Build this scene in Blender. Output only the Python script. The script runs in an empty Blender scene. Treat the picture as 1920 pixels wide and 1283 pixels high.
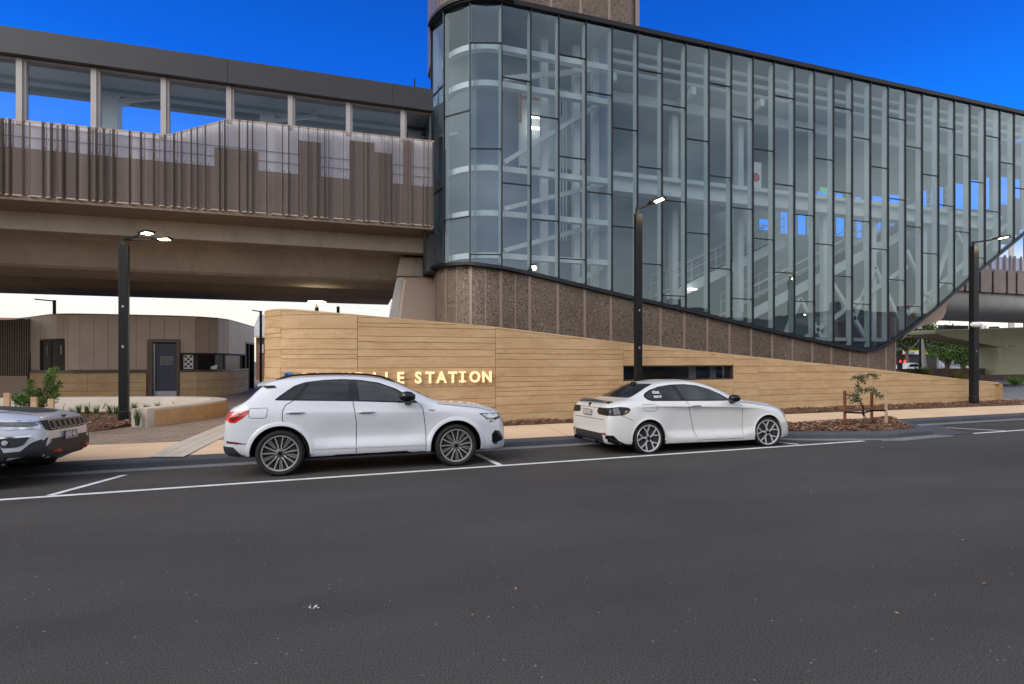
import bpy, bmesh, math, random
from mathutils import Vector, Matrix
from mathutils.bvhtree import BVHTree
sc = bpy.context.scene
COL = sc.collection
R = math.radians
# ---------------------------------------------------------------- camera
F, YH, CH, TH = 980.0, 678.0, 1.70, R(16.6)      # focal length (px of the 1920 px photo), horizon row, eye height, yaw
S_, C_ = math.sin(TH), math.cos(TH)
cd = bpy.data.cameras.new("camera"); cam = bpy.data.objects.new("camera", cd); COL.objects.link(cam)
cam.location = (0, 0, CH); cam.rotation_euler = (R(90), 0, -TH)
cd.sensor_width = 36; cd.lens = F / 1920 * 36; cd.shift_y = (YH - 641.5) / 1920
cd.clip_start = .05; cd.clip_end = 6000
sc.camera = cam
# ---------------------------------------------------------------- sky: blue in front, pale cloud elsewhere
SUN_EL, SUN_AZ = R(34), R(236)
w = bpy.data.worlds.new("World"); sc.world = w; w.use_nodes = True
nt = w.node_tree; N = nt.nodes; Lk = nt.links
for n in list(N): N.remove(n)
def wn(t, **k):
    n = N.new(t)
    for a, b in k.items(): setattr(n, a, b)
    return n
out = wn('ShaderNodeOutputWorld'); bgs = wn('ShaderNodeBackground'); bgc = wn('ShaderNodeBackground'); add = wn('ShaderNodeAddShader')
sky = wn('ShaderNodeTexSky', sky_type='NISHITA', sun_disc=False, sun_elevation=SUN_EL, sun_rotation=SUN_AZ)
gate = wn('ShaderNodeMixRGB'); bgs.inputs[1].default_value = .05
tc = wn('ShaderNodeTexCoord'); sep = wn('ShaderNodeSeparateXYZ'); Lk.new(tc.outputs['Generated'], sep.inputs[0])
def mapr(src, a, b, c, d, smooth=True):
    m = wn('ShaderNodeMapRange', interpolation_type='SMOOTHSTEP' if smooth else 'LINEAR')
    Lk.new(src, m.inputs[0]); m.inputs[1].default_value = a; m.inputs[2].default_value = b; m.inputs[3].default_value = c; m.inputs[4].default_value = d
    return m.outputs[0]
def wmath(op, a, b):
    m = wn('ShaderNodeMath', operation=op)
    for i, q in enumerate((a, b)):
        if isinstance(q, (int, float)): m.inputs[i].default_value = q
        else: Lk.new(q, m.inputs[i])
    return m.outputs[0]
hl2 = wmath('POWER', wmath('ADD', wmath('ADD', wmath('MULTIPLY', sep.outputs['X'], sep.outputs['X']), wmath('MULTIPLY', sep.outputs['Y'], sep.outputs['Y'])), .0001), .5)
front = mapr(wmath('DIVIDE', wmath('ADD', wmath('MULTIPLY', sep.outputs['X'], .2857), wmath('MULTIPLY', sep.outputs['Y'], .9583)), hl2), .45, .69, 0, 1)
low = mapr(sep.outputs['Z'], .11, .2, 0, 1)
blue_amt = wmath('MULTIPLY', front, low)
ramp = wn('ShaderNodeValToRGB'); Lk.new(sep.outputs['Z'], ramp.inputs[0])
ce = ramp.color_ramp.elements
ce[0].position = .12; ce[0].color = (.0, .27, .95, 1); ce[1].position = .62; ce[1].color = (.0, .055, .38, 1)
e = ce.new(.28); e.color = (.0, .21, .95, 1); e = ce.new(.45); e.color = (.0, .105, .62, 1)
ns = wn('ShaderNodeTexNoise'); ns.inputs['Scale'].default_value = 2.2; ns.inputs['Detail'].default_value = 6; ns.inputs['Roughness'].default_value = .55
mp = wn('ShaderNodeMapping'); mp.inputs['Scale'].default_value = (1, 1, 2.4); Lk.new(tc.outputs['Generated'], mp.inputs[0]); Lk.new(mp.outputs[0], ns.inputs['Vector'])
cr = wn('ShaderNodeValToRGB'); Lk.new(ns.outputs[0], cr.inputs[0])
c2 = cr.color_ramp.elements
c2[0].position = .38; c2[0].color = (.36, .40, .50, 1); c2[1].position = .64; c2[1].color = (1.08, 1.06, 1.05, 1)
hz = mapr(sep.outputs['Z'], 0.0, .30, 1, 0)
mixh = wn('ShaderNodeMixRGB'); Lk.new(hz, mixh.inputs[0]); Lk.new(cr.outputs[0], mixh.inputs[1]); mixh.inputs[2].default_value = (.68, .58, .50, 1)
mixb = wn('ShaderNodeMixRGB'); Lk.new(blue_amt, mixb.inputs[0]); Lk.new(mixh.outputs[0], mixb.inputs[1]); Lk.new(ramp.outputs[0], mixb.inputs[2])
Lk.new(wmath('MULTIPLY', blue_amt, .92), gate.inputs[0]); Lk.new(sky.outputs[0], gate.inputs[1]); gate.inputs[2].default_value = (0, .1, .9, 1); Lk.new(gate.outputs[0], bgs.inputs[0])
Lk.new(mixb.outputs[0], bgc.inputs[0]); bgc.inputs[1].default_value = 1.0
Lk.new(bgs.outputs[0], add.inputs[0]); Lk.new(bgc.outputs[0], add.inputs[1]); Lk.new(add.outputs[0], out.inputs[0])
# ---------------------------------------------------------------- sun (soft, behind thin cloud, from behind the camera)
sl = bpy.data.lights.new("sun", 'SUN'); sl.energy = 1.5; sl.angle = R(34); sl.color = (1, .96, .9)
sun = bpy.data.objects.new("sun", sl); COL.objects.link(sun)
sdir = Vector((math.sin(SUN_AZ) * math.cos(SUN_EL), math.cos(SUN_AZ) * math.cos(SUN_EL), math.sin(SUN_EL)))
sun.rotation_euler = sdir.to_track_quat('Z', 'Y').to_euler()
vs = sc.view_settings; vs.view_transform = 'Standard'; vs.look = 'None'; vs.exposure = .27; vs.gamma = 1; vs.use_curve_mapping = False
sc.cycles.max_bounces = 10; sc.cycles.transparent_max_bounces = 24; sc.cycles.caustics_reflective = False; sc.cycles.caustics_refractive = False
sc.cycles.sample_clamp_indirect = 4; sc.cycles.use_denoising = True
# ---------------------------------------------------------------- photograph measurements -> points in the world
def atY(px, py, Y):
    u = (px - 960) / F; d = Y / (C_ - u * S_)
    return Vector(((S_ + u * C_) * d, Y, CH + (YH - py) * d / F))
def rX(px): return math.tan(TH + math.atan((px - 960) / F))        # X/Y of a column
def gnd(px, py, z=0):
    d = F * (CH - z) / (py - YH); u = (px - 960) / F
    return Vector(((S_ + u * C_) * d, (C_ - u * S_) * d, z))
def pxof(X, Y):
    d = X * S_ + Y * C_
    return 960 + F * (X * C_ - Y * S_) / d, d
def zat(X, Y, py): return CH + (YH - py) * pxof(X, Y)[1] / F
def lerp(tab, x):
    if x <= tab[0][0]: return tab[0][1]
    for (a, b), (c, d) in zip(tab, tab[1:]):
        if x <= c: return b + (d - b) * (x - a) / (c - a) if c > a else d
    return tab[-1][1]
# ---------------------------------------------------------------- mesh builder
class MB:
    def __init__(s): s.v = []; s.f = []; s.m = []; s.uv = None; s.fuv = []
    def add(s, vs, fs, mi=0, uvs=None):
        b = len(s.v); s.v += [tuple(p) for p in vs]
        for i, f in enumerate(fs):
            s.f.append([b + k for k in f]); s.m.append(mi); s.fuv.append(uvs[i] if uvs else None)
        return s
    def box(s, x0, x1, y0, y1, z0, z1, mi=0):
        vs = [(x, y, z) for z in (z0, z1) for y in (y0, y1) for x in (x0, x1)]
        return s.add(vs, [(0, 2, 3, 1), (4, 5, 7, 6), (0, 1, 5, 4), (2, 6, 7, 3), (0, 4, 6, 2), (1, 3, 7, 5)], mi)
    def bar(s, p, q, w, h, mi=0, up=(0, 0, 1)):
        p = Vector(p); q = Vector(q); d = (q - p).normalized(); up = Vector(up)
        if abs(d.dot(up)) > .99: up = Vector((0, 1, 0))
        a = d.cross(up).normalized(); b = a.cross(d).normalized()
        vs = [c + a * (i * w / 2) + b * (j * h / 2) for c in (p, q) for i, j in ((-1, -1), (1, -1), (1, 1), (-1, 1))]
        return s.add(vs, [(3, 2, 1, 0), (4, 5, 6, 7), (0, 1, 5, 4), (1, 2, 6, 5), (2, 3, 7, 6), (3, 0, 4, 7)], mi)
    def tube(s, pts, r, n=8, mi=0, cap=True):
        pts = [Vector(p) for p in pts]; rs = r if isinstance(r, (list, tuple)) else [r] * len(pts)
        base = len(s.v); prev = None
        for i, p in enumerate(pts):
            d = (pts[min(i + 1, len(pts) - 1)] - pts[max(i - 1, 0)]).normalized()
            if prev is None: a = d.orthogonal().normalized()
            else: a = (prev - d * prev.dot(d)).normalized()
            prev = a; b = d.cross(a)
            for k in range(n):
                t = 2 * math.pi * k / n; s.v.append(tuple(p + (a * math.cos(t) + b * math.sin(t)) * rs[i]))
        for i in range(len(pts) - 1):
            for k in range(n):
                k2 = (k + 1) % n; s.f.append([base + i * n + k, base + i * n + k2, base + (i + 1) * n + k2, base + (i + 1) * n + k]); s.m.append(mi); s.fuv.append(None)
        if cap:
            s.f.append([base + k for k in range(n)][::-1]); s.m.append(mi); s.fuv.append(None)
            s.f.append([base + (len(pts) - 1) * n + k for k in range(n)]); s.m.append(mi); s.fuv.append(None)
        return s
    def lathe(s, prof, n=32, axis='z', c=(0, 0, 0), mi=0, close=False):
        base = len(s.v); c = Vector(c)
        for r, h in prof:
            for k in range(n):
                t = 2 * math.pi * k / n; a, b = r * math.cos(t), r * math.sin(t)
                p = {'z': (a, b, h), 'y': (a, h, b), 'x': (h, a, b)}[axis]; s.v.append(tuple(c + Vector(p)))
        m = len(prof)
        for i in range(m if close else m - 1):
            j = (i + 1) % m
            for k in range(n):
                k2 = (k + 1) % n; s.f.append([base + i * n + k, base + i * n + k2, base + j * n + k2, base + j * n + k]); s.m.append(mi); s.fuv.append(None)
        return s
    def prism(s, poly, off, mi=0):
        """poly: 3D outline, off: extrusion vector"""
        n = len(poly); off = Vector(off); vs = [Vector(p) for p in poly]; vs2 = [p + off for p in vs]
        fs = [list(range(n)), list(range(n, 2 * n))[::-1]] + [[(i + 1) % n, i, n + i, n + (i + 1) % n] for i in range(n)]
        return s.add(vs + vs2, fs, mi)
    def build(s, name, mats, parent=None, smooth=None, local=False, bevel=0, recalc=True):
        me = bpy.data.meshes.new(name)
        off = Vector((0, 0, 0))
        if parent is not None and not local:
            p = parent
            while p is not None: off += p.location; p = p.parent
        me.from_pydata([tuple(Vector(p) - off) for p in s.v], [], s.f)
        for m in (mats if isinstance(mats, (list, tuple)) else [mats]): me.materials.append(m)
        if any(s.m): me.polygons.foreach_set('material_index', s.m)
        if any(u is not None for u in s.fuv):
            ul = me.uv_layers.new(name='UVMap'); k = 0
            for fi, f in enumerate(s.f):
                for j in range(len(f)):
                    if s.fuv[fi]: ul.data[k].uv = s.fuv[fi][j]
                    k += 1
        me.validate(clean_customdata=False)
        if recalc:
            bm = bmesh.new(); bm.from_mesh(me); bmesh.ops.recalc_face_normals(bm, faces=bm.faces); bm.to_mesh(me); bm.free()
        if smooth is not None:
            me.polygons.foreach_set('use_smooth', [True] * len(me.polygons)); me.set_sharp_from_angle(angle=R(smooth))
        o = bpy.data.objects.new(name, me); COL.objects.link(o); o.parent = parent
        if bevel:
            b = o.modifiers.new('bevel', 'BEVEL'); b.width = bevel; b.segments = 2; b.limit_method = 'ANGLE'; b.angle_limit = R(40)
        return o
def tag(o, label=None, cat=None, group=None, kind=None):
    if label: o['label'] = label
    if cat: o['category'] = cat
    if group: o['group'] = group
    if kind: o['kind'] = kind
    return o
def thing(name, label, cat, loc=(0, 0, 0), rz=0, group=None):
    o = bpy.data.objects.new(name, None); COL.objects.link(o); o.location = loc; o.rotation_euler = (0, 0, rz); o.empty_display_size = .3
    return tag(o, label, cat, group)
def dup(root, loc, rz=None, label=None):
    def cp(o, par):
        c = o.copy(); COL.objects.link(c); c.parent = par
        for ch in list(o.children): cp(ch, c)
        return c
    r = cp(root, None); r.location = loc
    if rz is not None: r.rotation_euler = (0, 0, rz)
    if label: r['label'] = label
    return r
# ---------------------------------------------------------------- materials
MC = {}
def newmat(name):
    m = bpy.data.materials.new(name); m.use_nodes = True; n = m.node_tree.nodes; return m, n, m.node_tree.links, n['Principled BSDF']
def rgb(c): return (c[0], c[1], c[2], 1)
def pm(name, c, rough=.6, metal=0, var=.12, scale=4, bump=0, bscale=60, coat=0, c2=None, stretch=(1, 1, 1), spec=.5, emit=0, detail=5):
    if name in MC: return MC[name]
    m, n, l, b = newmat(name)
    b.inputs['Roughness'].default_value = rough; b.inputs['Metallic'].default_value = metal; b.inputs['Specular IOR Level'].default_value = spec
    b.inputs['Coat Weight'].default_value = coat; b.inputs['Coat Roughness'].default_value = .03
    tc = n.new('ShaderNodeTexCoord'); mp = n.new('ShaderNodeMapping'); mp.inputs['Scale'].default_value = stretch; l.new(tc.outputs['Object'], mp.inputs[0])
    if var or c2:
        t = n.new('ShaderNodeTexNoise'); t.inputs['Scale'].default_value = scale; t.inputs['Detail'].default_value = detail; l.new(mp.outputs[0], t.inputs['Vector'])
        r = n.new('ShaderNodeValToRGB'); l.new(t.outputs[0], r.inputs[0])
        a = c2 if c2 else [q * (1 - var) for q in c]; d = c if c2 else [min(1, q * (1 + var)) for q in c]
        r.color_ramp.elements[0].position = .32; r.color_ramp.elements[0].color = rgb(a); r.color_ramp.elements[1].position = .68; r.color_ramp.elements[1].color = rgb(d)
        l.new(r.outputs[0], b.inputs['Base Color'])
    else: b.inputs['Base Color'].default_value = rgb(c)
    if bump:
        t2 = n.new('ShaderNodeTexNoise'); t2.inputs['Scale'].default_value = bscale; t2.inputs['Detail'].default_value = 4; l.new(mp.outputs[0], t2.inputs['Vector'])
        bp = n.new('ShaderNodeBump'); bp.inputs['Strength'].default_value = bump; bp.inputs['Distance'].default_value = .01; l.new(t2.outputs[0], bp.inputs['Height']); l.new(bp.outputs[0], b.inputs['Normal'])
    if emit: b.inputs['Emission Color'].default_value = rgb(c); b.inputs['Emission Strength'].default_value = emit
    MC[name] = m; return m
def mx(n, l, fac, a, b):
    m = n.new('ShaderNodeMixRGB')
    for i, q in enumerate((fac, a, b)):
        if isinstance(q, (int, float)): m.inputs[i].default_value = q
        elif isinstance(q, tuple): m.inputs[i].default_value = rgb(q)
        else: l.new(q, m.inputs[i])
    return m.outputs[0]
def noise(n, l, vec, scale, detail=4, rough=.5, dist=0):
    t = n.new('ShaderNodeTexNoise'); t.inputs['Scale'].default_value = scale; t.inputs['Detail'].default_value = detail; t.inputs['Roughness'].default_value = rough; t.inputs['Distortion'].default_value = dist
    if vec: l.new(vec, t.inputs['Vector'])
    return t.outputs[0]
def mr(n, l, src, a, b, c=0, d=1):
    m = n.new('ShaderNodeMapRange'); l.new(src, m.inputs[0]); m.inputs[1].default_value = a; m.inputs[2].default_value = b; m.inputs[3].default_value = c; m.inputs[4].default_value = d; return m.outputs[0]
def mt(n, l, op, a, b=0):
    m = n.new('ShaderNodeMath'); m.operation = op
    for i, q in enumerate((a, b)):
        if isinstance(q, (int, float)): m.inputs[i].default_value = q
        else: l.new(q, m.inputs[i])
    return m.outputs[0]
def vecmap(n, l, src, sc_=(1, 1, 1)):
    mp = n.new('ShaderNodeMapping'); mp.inputs['Scale'].default_value = sc_; l.new(src, mp.inputs[0]); return mp.outputs[0]
def bumpn(n, l, b, h, st, dist=.01):
    bp = n.new('ShaderNodeBump'); bp.inputs['Strength'].default_value = st; bp.inputs['Distance'].default_value = dist; l.new(h, bp.inputs['Height']); l.new(bp.outputs[0], b.inputs['Normal'])
# asphalt: dark aggregate with pale chips
def m_asphalt():
    m, n, l, b = newmat('asphalt'); tc = n.new('ShaderNodeTexCoord').outputs['Object']
    big = noise(n, l, vecmap(n, l, tc, (.6, 1.6, 1)), .35, 3, .6); mid = noise(n, l, tc, 3, 5, .6); fine = noise(n, l, tc, 95, 4, .8); gr = noise(n, l, tc, 190, 2, .7)
    c = mx(n, l, mr(n, l, big, .3, .7), (.048, .044, .041), (.070, .065, .060))
    c = mx(n, l, mt(n, l, 'MULTIPLY', mr(n, l, mid, .5, .75), .35), c, (.068, .063, .058))
    f = mt(n, l, 'MULTIPLY', mr(n, l, fine, .36, .64, .45, 1.6), 1)
    h = n.new('ShaderNodeHueSaturation'); l.new(c, h.inputs['Color']); l.new(f, h.inputs['Value']); c = h.outputs[0]
    h2 = n.new('ShaderNodeHueSaturation'); l.new(c, h2.inputs['Color']); l.new(mr(n, l, gr, .3, .7, .6, 1.45), h2.inputs['Value']); c = h2.outputs[0]
    v = n.new('ShaderNodeTexVoronoi'); v.inputs['Scale'].default_value = 26; l.new(tc, v.inputs['Vector'])
    sepc = n.new('ShaderNodeSeparateColor'); l.new(v.outputs['Color'], sepc.inputs[0])
    chip = mt(n, l, 'MULTIPLY', mt(n, l, 'LESS_THAN', v.outputs['Distance'], .15), mt(n, l, 'GREATER_THAN', sepc.outputs[0], .93))
    c = mx(n, l, mt(n, l, 'MULTIPLY', chip, mr(n, l, sepc.outputs[1], 0, 1, .15, .8)), c, (.36, .35, .34))
    rust = mt(n, l, 'MULTIPLY', mr(n, l, noise(n, l, tc, 1.3, 6, .6), .66, .78), .35)
    c = mx(n, l, rust, c, (.10, .065, .05))
    l.new(c, b.inputs['Base Color']); b.inputs['Roughness'].default_value = .9; b.inputs['Specular IOR Level'].default_value = .15
    bumpn(n, l, b, mt(n, l, 'ADD', fine, gr), .12, .006); return m
def m_concrete(name, c1, c2, joints=None, speck=.0, bump=.25, scale=1.2, stain=.25):
    if name in MC: return MC[name]
    m, n, l, b = newmat(name); tc = n.new('ShaderNodeTexCoord').outputs['Object']
    c = mx(n, l, mr(n, l, noise(n, l, tc, scale, 7, .62), .3, .7), c1, c2)
    c = mx(n, l, mt(n, l, 'MULTIPLY', mr(n, l, noise(n, l, vecmap(n, l, tc, (1.2, 1.2, .25)), 2.6, 6, .65), .52, .8), stain), c, tuple(q * .45 for q in c1))
    h = n.new('ShaderNodeHueSaturation'); l.new(c, h.inputs['Color']); l.new(mr(n, l, noise(n, l, tc, 90, 3, .7), .3, .7, 1 - .12 - speck, 1.12 + speck), h.inputs['Value']); c = h.outputs[0]
    l.new(c, b.inputs['Base Color']); b.inputs['Roughness'].default_value = .85; b.inputs['Specular IOR Level'].default_value = .3
    bumpn(n, l, b, noise(n, l, tc, 55, 5, .7), bump); MC[name] = m; return m
def m_sand(name='sand_board_concrete', k=1.0):
    m, n, l, b = newmat(name); tc = n.new('ShaderNodeTexCoord').outputs['UV']
    g1 = noise(n, l, vecmap(n, l, tc, (.8, 7, 1)), 2.2, 7, .65, .6); g2 = noise(n, l, vecmap(n, l, tc, (2, 40, 1)), 3, 4, .6, .3)
    blot = noise(n, l, vecmap(n, l, tc, (.7, 1.6, 1)), 1.1, 4, .6)
    c = mx(n, l, mr(n, l, blot, .33, .67), (.47 * k, .30 * k, .152 * k), (.60 * k, .41 * k, .228 * k))
    c = mx(n, l, mt(n, l, 'MULTIPLY', mr(n, l, g1, .5, .72), .55), c, (.34 * k, .185 * k, .075 * k))
    c = mx(n, l, mt(n, l, 'MULTIPLY', mr(n, l, g2, .55, .7), .3), c, (.26 * k, .15 * k, .07 * k))
    st = noise(n, l, vecmap(n, l, tc, (1.2, 14, 1)), 1.4, 6, .7)
    c = mx(n, l, mt(n, l, 'MULTIPLY', mr(n, l, st, .59, .72), .6), c, (.16, .11, .07))
    c = mx(n, l, mt(n, l, 'MULTIPLY', mr(n, l, noise(n, l, vecmap(n, l, tc, (1, 3, 1)), 5, 5, .7), .62, .8), .3), c, (.30, .26, .20))
    big = noise(n, l, tc, .45, 5, .65); c = mx(n, l, mt(n, l, 'MULTIPLY', mr(n, l, big, .45, .75), .35), c, (.62, .47, .30))
    l.new(c, b.inputs['Base Color']); b.inputs['Roughness'].default_value = .82; b.inputs['Specular IOR Level'].default_value = .3
    bumpn(n, l, b, mt(n, l, 'ADD', g1, mt(n, l, 'MULTIPLY', noise(n, l, vecmap(n, l, tc, (6, 60, 1)), 4, 4, .7), .6)), .35, .012); return m
def m_worm(name='perforated_bronze'):
    m, n, l, b = newmat(name); tc = n.new('ShaderNodeTexCoord').outputs['Object']
    q = noise(n, l, tc, 12.5, 1.2, .5, 1.1)
    d = mt(n, l, 'ABSOLUTE', mt(n, l, 'SUBTRACT', mt(n, l, 'FRACT', mt(n, l, 'MULTIPLY', q, 7)), .5))
    hole = mr(n, l, d, .19, .25)
    c = mx(n, l, hole, (.022, .016, .013), mx(n, l, mr(n, l, noise(n, l, tc, .5, 3), .35, .65), (.24, .17, .125), (.31, .235, .18)))
    l.new(c, b.inputs['Base Color']); b.inputs['Roughness'].default_value = .42; b.inputs['Metallic'].default_value = .35
    bumpn(n, l, b, hole, .5, .01); return m
def m_glass(name, tint, refl, rough=.01, ior=1.5, wav=.12):
    if name in MC: return MC[name]
    m = bpy.data.materials.new(name); m.use_nodes = True; n = m.node_tree.nodes; l = m.node_tree.links; n.clear()
    o = n.new('ShaderNodeOutputMaterial'); t = n.new('ShaderNodeBsdfTransparent'); t.inputs[0].default_value = rgb(tint)
    g = n.new('ShaderNodeBsdfGlossy'); g.inputs[0].default_value = (.80, .95, .98, 1); g.inputs['Roughness'].default_value = rough; fr = n.new('ShaderNodeFresnel'); ge = n.new('ShaderNodeNewGeometry'); l.new(mr(n, l, ge.outputs['Backfacing'], 0, 1, ior, 1 / ior), fr.inputs[0])
    bp = n.new('ShaderNodeBump'); bp.inputs['Strength'].default_value = wav; bp.inputs['Distance'].default_value = .02; l.new(noise(n, l, n.new('ShaderNodeTexCoord').outputs['Object'], .9, 2, .5), bp.inputs['Height']); l.new(bp.outputs[0], g.inputs['Normal'])
    a = mt(n, l, 'MINIMUM', mt(n, l, 'ADD', mt(n, l, 'MULTIPLY', fr.outputs[0], 1.3), refl), 1.0); ms = n.new('ShaderNodeMixShader'); l.new(a, ms.inputs[0]); l.new(t.outputs[0], ms.inputs[1]); l.new(g.outputs[0], ms.inputs[2]); l.new(ms.outputs[0], o.inputs[0])
    MC[name] = m; return m
def m_mulch():
    m, n, l, b = newmat('mulch'); tc = n.new('ShaderNodeTexCoord').outputs['Object']
    q = noise(n, l, vecmap(n, l, tc, (1, 1.8, 1)), 55, 4, .75)
    c = mx(n, l, mr(n, l, q, .35, .65), (.045, .02, .012), (.26, .125, .065)); c = mx(n, l, mr(n, l, noise(n, l, tc, 2.5, 4), .45, .7, 0, .5), c, (.17, .12, .08))
    l.new(c, b.inputs['Base Color']); b.inputs['Roughness'].default_value = .95; bumpn(n, l, b, q, 1, .05); return m
def m_paver():
    m, n, l, b = newmat('stone_pavers'); tc = n.new('ShaderNodeTexCoord').outputs['Object']
    v = n.new('ShaderNodeTexBrick'); v.inputs['Scale'].default_value = 1.0; v.inputs['Brick Width'].default_value = .45; v.inputs['Row Height'].default_value = .16; v.inputs['Mortar Size'].default_value = .008
    v.inputs['Color1'].default_value = (.235, .175, .13, 1); v.inputs['Color2'].default_value = (.33, .25, .185, 1); v.inputs['Mortar'].default_value = (.09, .065, .05, 1); l.new(tc, v.inputs['Vector'])
    c = mx(n, l, mt(n, l, 'MULTIPLY', mr(n, l, noise(n, l, vecmap(n, l, tc, (1, 2.5, 1)), 6, 6, .7), .4, .7), .5), v.outputs[0], (.13, .10, .08))
    l.new(c, b.inputs['Base Color']); b.inputs['Roughness'].default_value = .8; bumpn(n, l, b, noise(n, l, tc, 40, 5, .7), .5, .01); return m
def m_path():
    m, n, l, b = newmat('peach_concrete'); tc = n.new('ShaderNodeTexCoord').outputs['Object']
    c = mx(n, l, mr(n, l, noise(n, l, tc, .8, 6, .6), .3, .7), (.62, .43, .27), (.72, .52, .34))
    c = mx(n, l, mt(n, l, 'MULTIPLY', mr(n, l, noise(n, l, tc, 140, 2, .7), .55, .7), .35), c, (.36, .25, .17))
    sx = n.new('ShaderNodeSeparateXYZ'); l.new(tc, sx.inputs[0]); fr = mt(n, l, 'FRACT', mt(n, l, 'DIVIDE', mt(n, l, 'ADD', sx.outputs[0], 100), 1.9))
    c = mx(n, l, mt(n, l, 'LESS_THAN', fr, .008), c, (.22, .15, .10))
    c = mx(n, l, mt(n, l, 'MULTIPLY', mr(n, l, noise(n, l, tc, 2.2, 7, .7), .62, .8), .3), c, (.36, .27, .2))
    l.new(c, b.inputs['Base Color']); b.inputs['Roughness'].default_value = .85; bumpn(n, l, b, noise(n, l, tc, 200, 3), .2, .004); return m
M = dict(
    asphalt=m_asphalt(), sand=m_sand(), worm=m_worm(), mulch=m_mulch(), paver=m_paver(), path=m_path(),
    kerb=m_concrete('bluestone', (.055, .058, .068), (.085, .09, .102), stain=.2), gutter=m_concrete('gutter_concrete', (.15, .15, .16), (.21, .21, .22)),
    line=m_concrete('road_paint', (.55, .54, .53), (.78, .77, .76), stain=.5, bump=.15, scale=5),
    conc=m_concrete('viaduct_concrete', (.32, .275, .225), (.43, .375, .31), stain=.45, scale=.6), concr=m_concrete('grey_concrete', (.40, .385, .36), (.50, .48, .45), stain=.3, scale=.7),
    concw=m_concrete('pale_seat_concrete', (.46, .40, .33), (.56, .50, .42), stain=.25),
    olive=m_concrete('olive_pier_concrete', (.46, .45, .28), (.54, .52, .34), stain=.2, scale=.4),
    black=pm('black_steel', (.007, .007, .008), .42, .1, .2, 6, spec=.35), blk2=pm('charcoal_fascia', (.038, .036, .039), .45, .3, .06, 1.2), darkgap=pm('dark_void', (.01, .01, .01), .8, 0, 0),
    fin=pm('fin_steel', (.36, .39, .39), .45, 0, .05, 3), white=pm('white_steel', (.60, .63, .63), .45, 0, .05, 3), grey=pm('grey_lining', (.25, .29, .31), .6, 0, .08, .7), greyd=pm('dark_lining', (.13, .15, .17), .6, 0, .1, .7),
    floor=pm('concourse_floor', (.32, .33, .33), .5, 0, .1, 1), pinkbeige=pm('beige_cladding', (.36, .26, .20), .45, .1, .05, .8),
    mull=pm('mullion_black', (.010, .013, .018), .35, .3, 0), post=pm('glazing_post', (.40, .37, .36), .5, .1, .06, 2),
    bronze=pm('bronze_panel', (.40, .31, .245), .42, .25, .07, 1.1), bronzed=pm('dark_bronze_panel', (.12, .085, .062), .35, .35, .1, 1.5), seam=pm('panel_seam', (.035, .025, .02), .7, 0, 0), bseam=pm('bronze_joint', (.27, .205, .165), .4, .3, .05, 2),
    soff=pm('soffit_panel', (.25, .19, .145), .5, .1, .05, 1), glass=m_glass('station_glass', (.72, .79, .81), .05), glass2=m_glass('canopy_glass', (.9, .93, .95), .0),
    milky=pm('milky_panel', (.80, .80, .90), .5, 0, .03, 2), lampw=pm('lamp_glow', (1, .82, .5), .4, 0, 0, emit=9), tube=pm('tube_glow', (1, .97, .9), .4, 0, 0, emit=4),
    warm=pm('sign_letter_glow', (1, .76, .42), .4, 0, 0, emit=.42), blue=pm('sign_blue', (.01, .15, .50), .4, 0, 0), offw=pm('off_white', (.75, .73, .7), .5, 0, .05), navy=pm('navy_door', (.045, .05, .075), .45, 0, .05), alu=pm('aluminium', (.5, .5, .5), .35, .8, .05),
    wood=pm('timber_stake', (.50, .33, .20), .8, 0, .2, 8, bump=.3, bscale=40), redwood=pm('stained_stake', (.17, .055, .025), .8, 0, .4, 8), bark=pm('bark', (.14, .10, .075), .9, 0, .35, 12, bump=.6, bscale=40),
)
# ================================================================ GROUND, ROAD, KERB, PATHS
def Yw(X): return 8.12 + .042 * X           # painted parking line
def Yk(X): return 10.30 + .042 * X          # kerb face
def Yp(X): return 12.02 + .04 * X           # back of the footpath
def zroad(X, Y): return -.04 * max(0, min(Y, Yk(X)) - Yw(X))
def sheet(name, rows, mat, kind='structure', z=0, **k):
    """rows: list of rows of (x,y,z)"""
    mb = MB(); n = len(rows[0])
    vs = [p for r in rows for p in r]
    fs = [(i * n + j, i * n + j + 1, (i + 1) * n + j + 1, (i + 1) * n + j) for i in range(len(rows) - 1) for j in range(n - 1)]
    mb.add(vs, fs); o = mb.build(name, mat); tag(o, kind=kind, **k); return o
XS = [-70, -30, -15, -6, 0, 6, 12, 20, 30, 60, 140]
sheet('terrain', [[(x, y, -.32) for x in (-2500, 2500)] for y in (-2500, 2500)], pm('terrain_soil', (.09, .09, .085), .9, 0, .2, .05))
sheet('road', [[(x, -13.5, 0) for x in XS], [(x, Yw(x), 0) for x in XS], [(x, Yk(x) + .02, zroad(x, 99)) for x in XS]], M['asphalt'])
sheet('side_road', [[(27.5, 11.2, .012), (44, 11.9, .012)], [(27.5, 20, .012), (44, 20, .012)], [(31, 90, .012), (55, 90, .012)]], m_concrete('pale_asphalt', (.16, .16, .17), (.21, .21, .22)))
def strip(name, pts, w, mat, dz=.004, kind='structure'):
    mb = MB()
    for a, b in zip(pts, pts[1:]):
        a = Vector(a); b = Vector(b); d = (b - a).normalized(); nrm = Vector((-d.y, d.x, 0)) * w / 2
        mb.add([a - nrm, b - nrm, b + nrm, a + nrm], [(0, 1, 2, 3)])
    for i, p in enumerate(mb.v): mb.v[i] = (p[0], p[1], zroad(p[0], p[1]) + dz)
    return tag(mb.build(name, mat), kind=kind)
strip('road_marking', [(x, Yw(x), 0) for x in (-40, -20, -8, 0, 5, 10.4)], .1, M['line'])
strip('road_marking', [(x, Yw(x), 0) for x in (13.9, 20, 30)], .1, M['line'])
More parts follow.
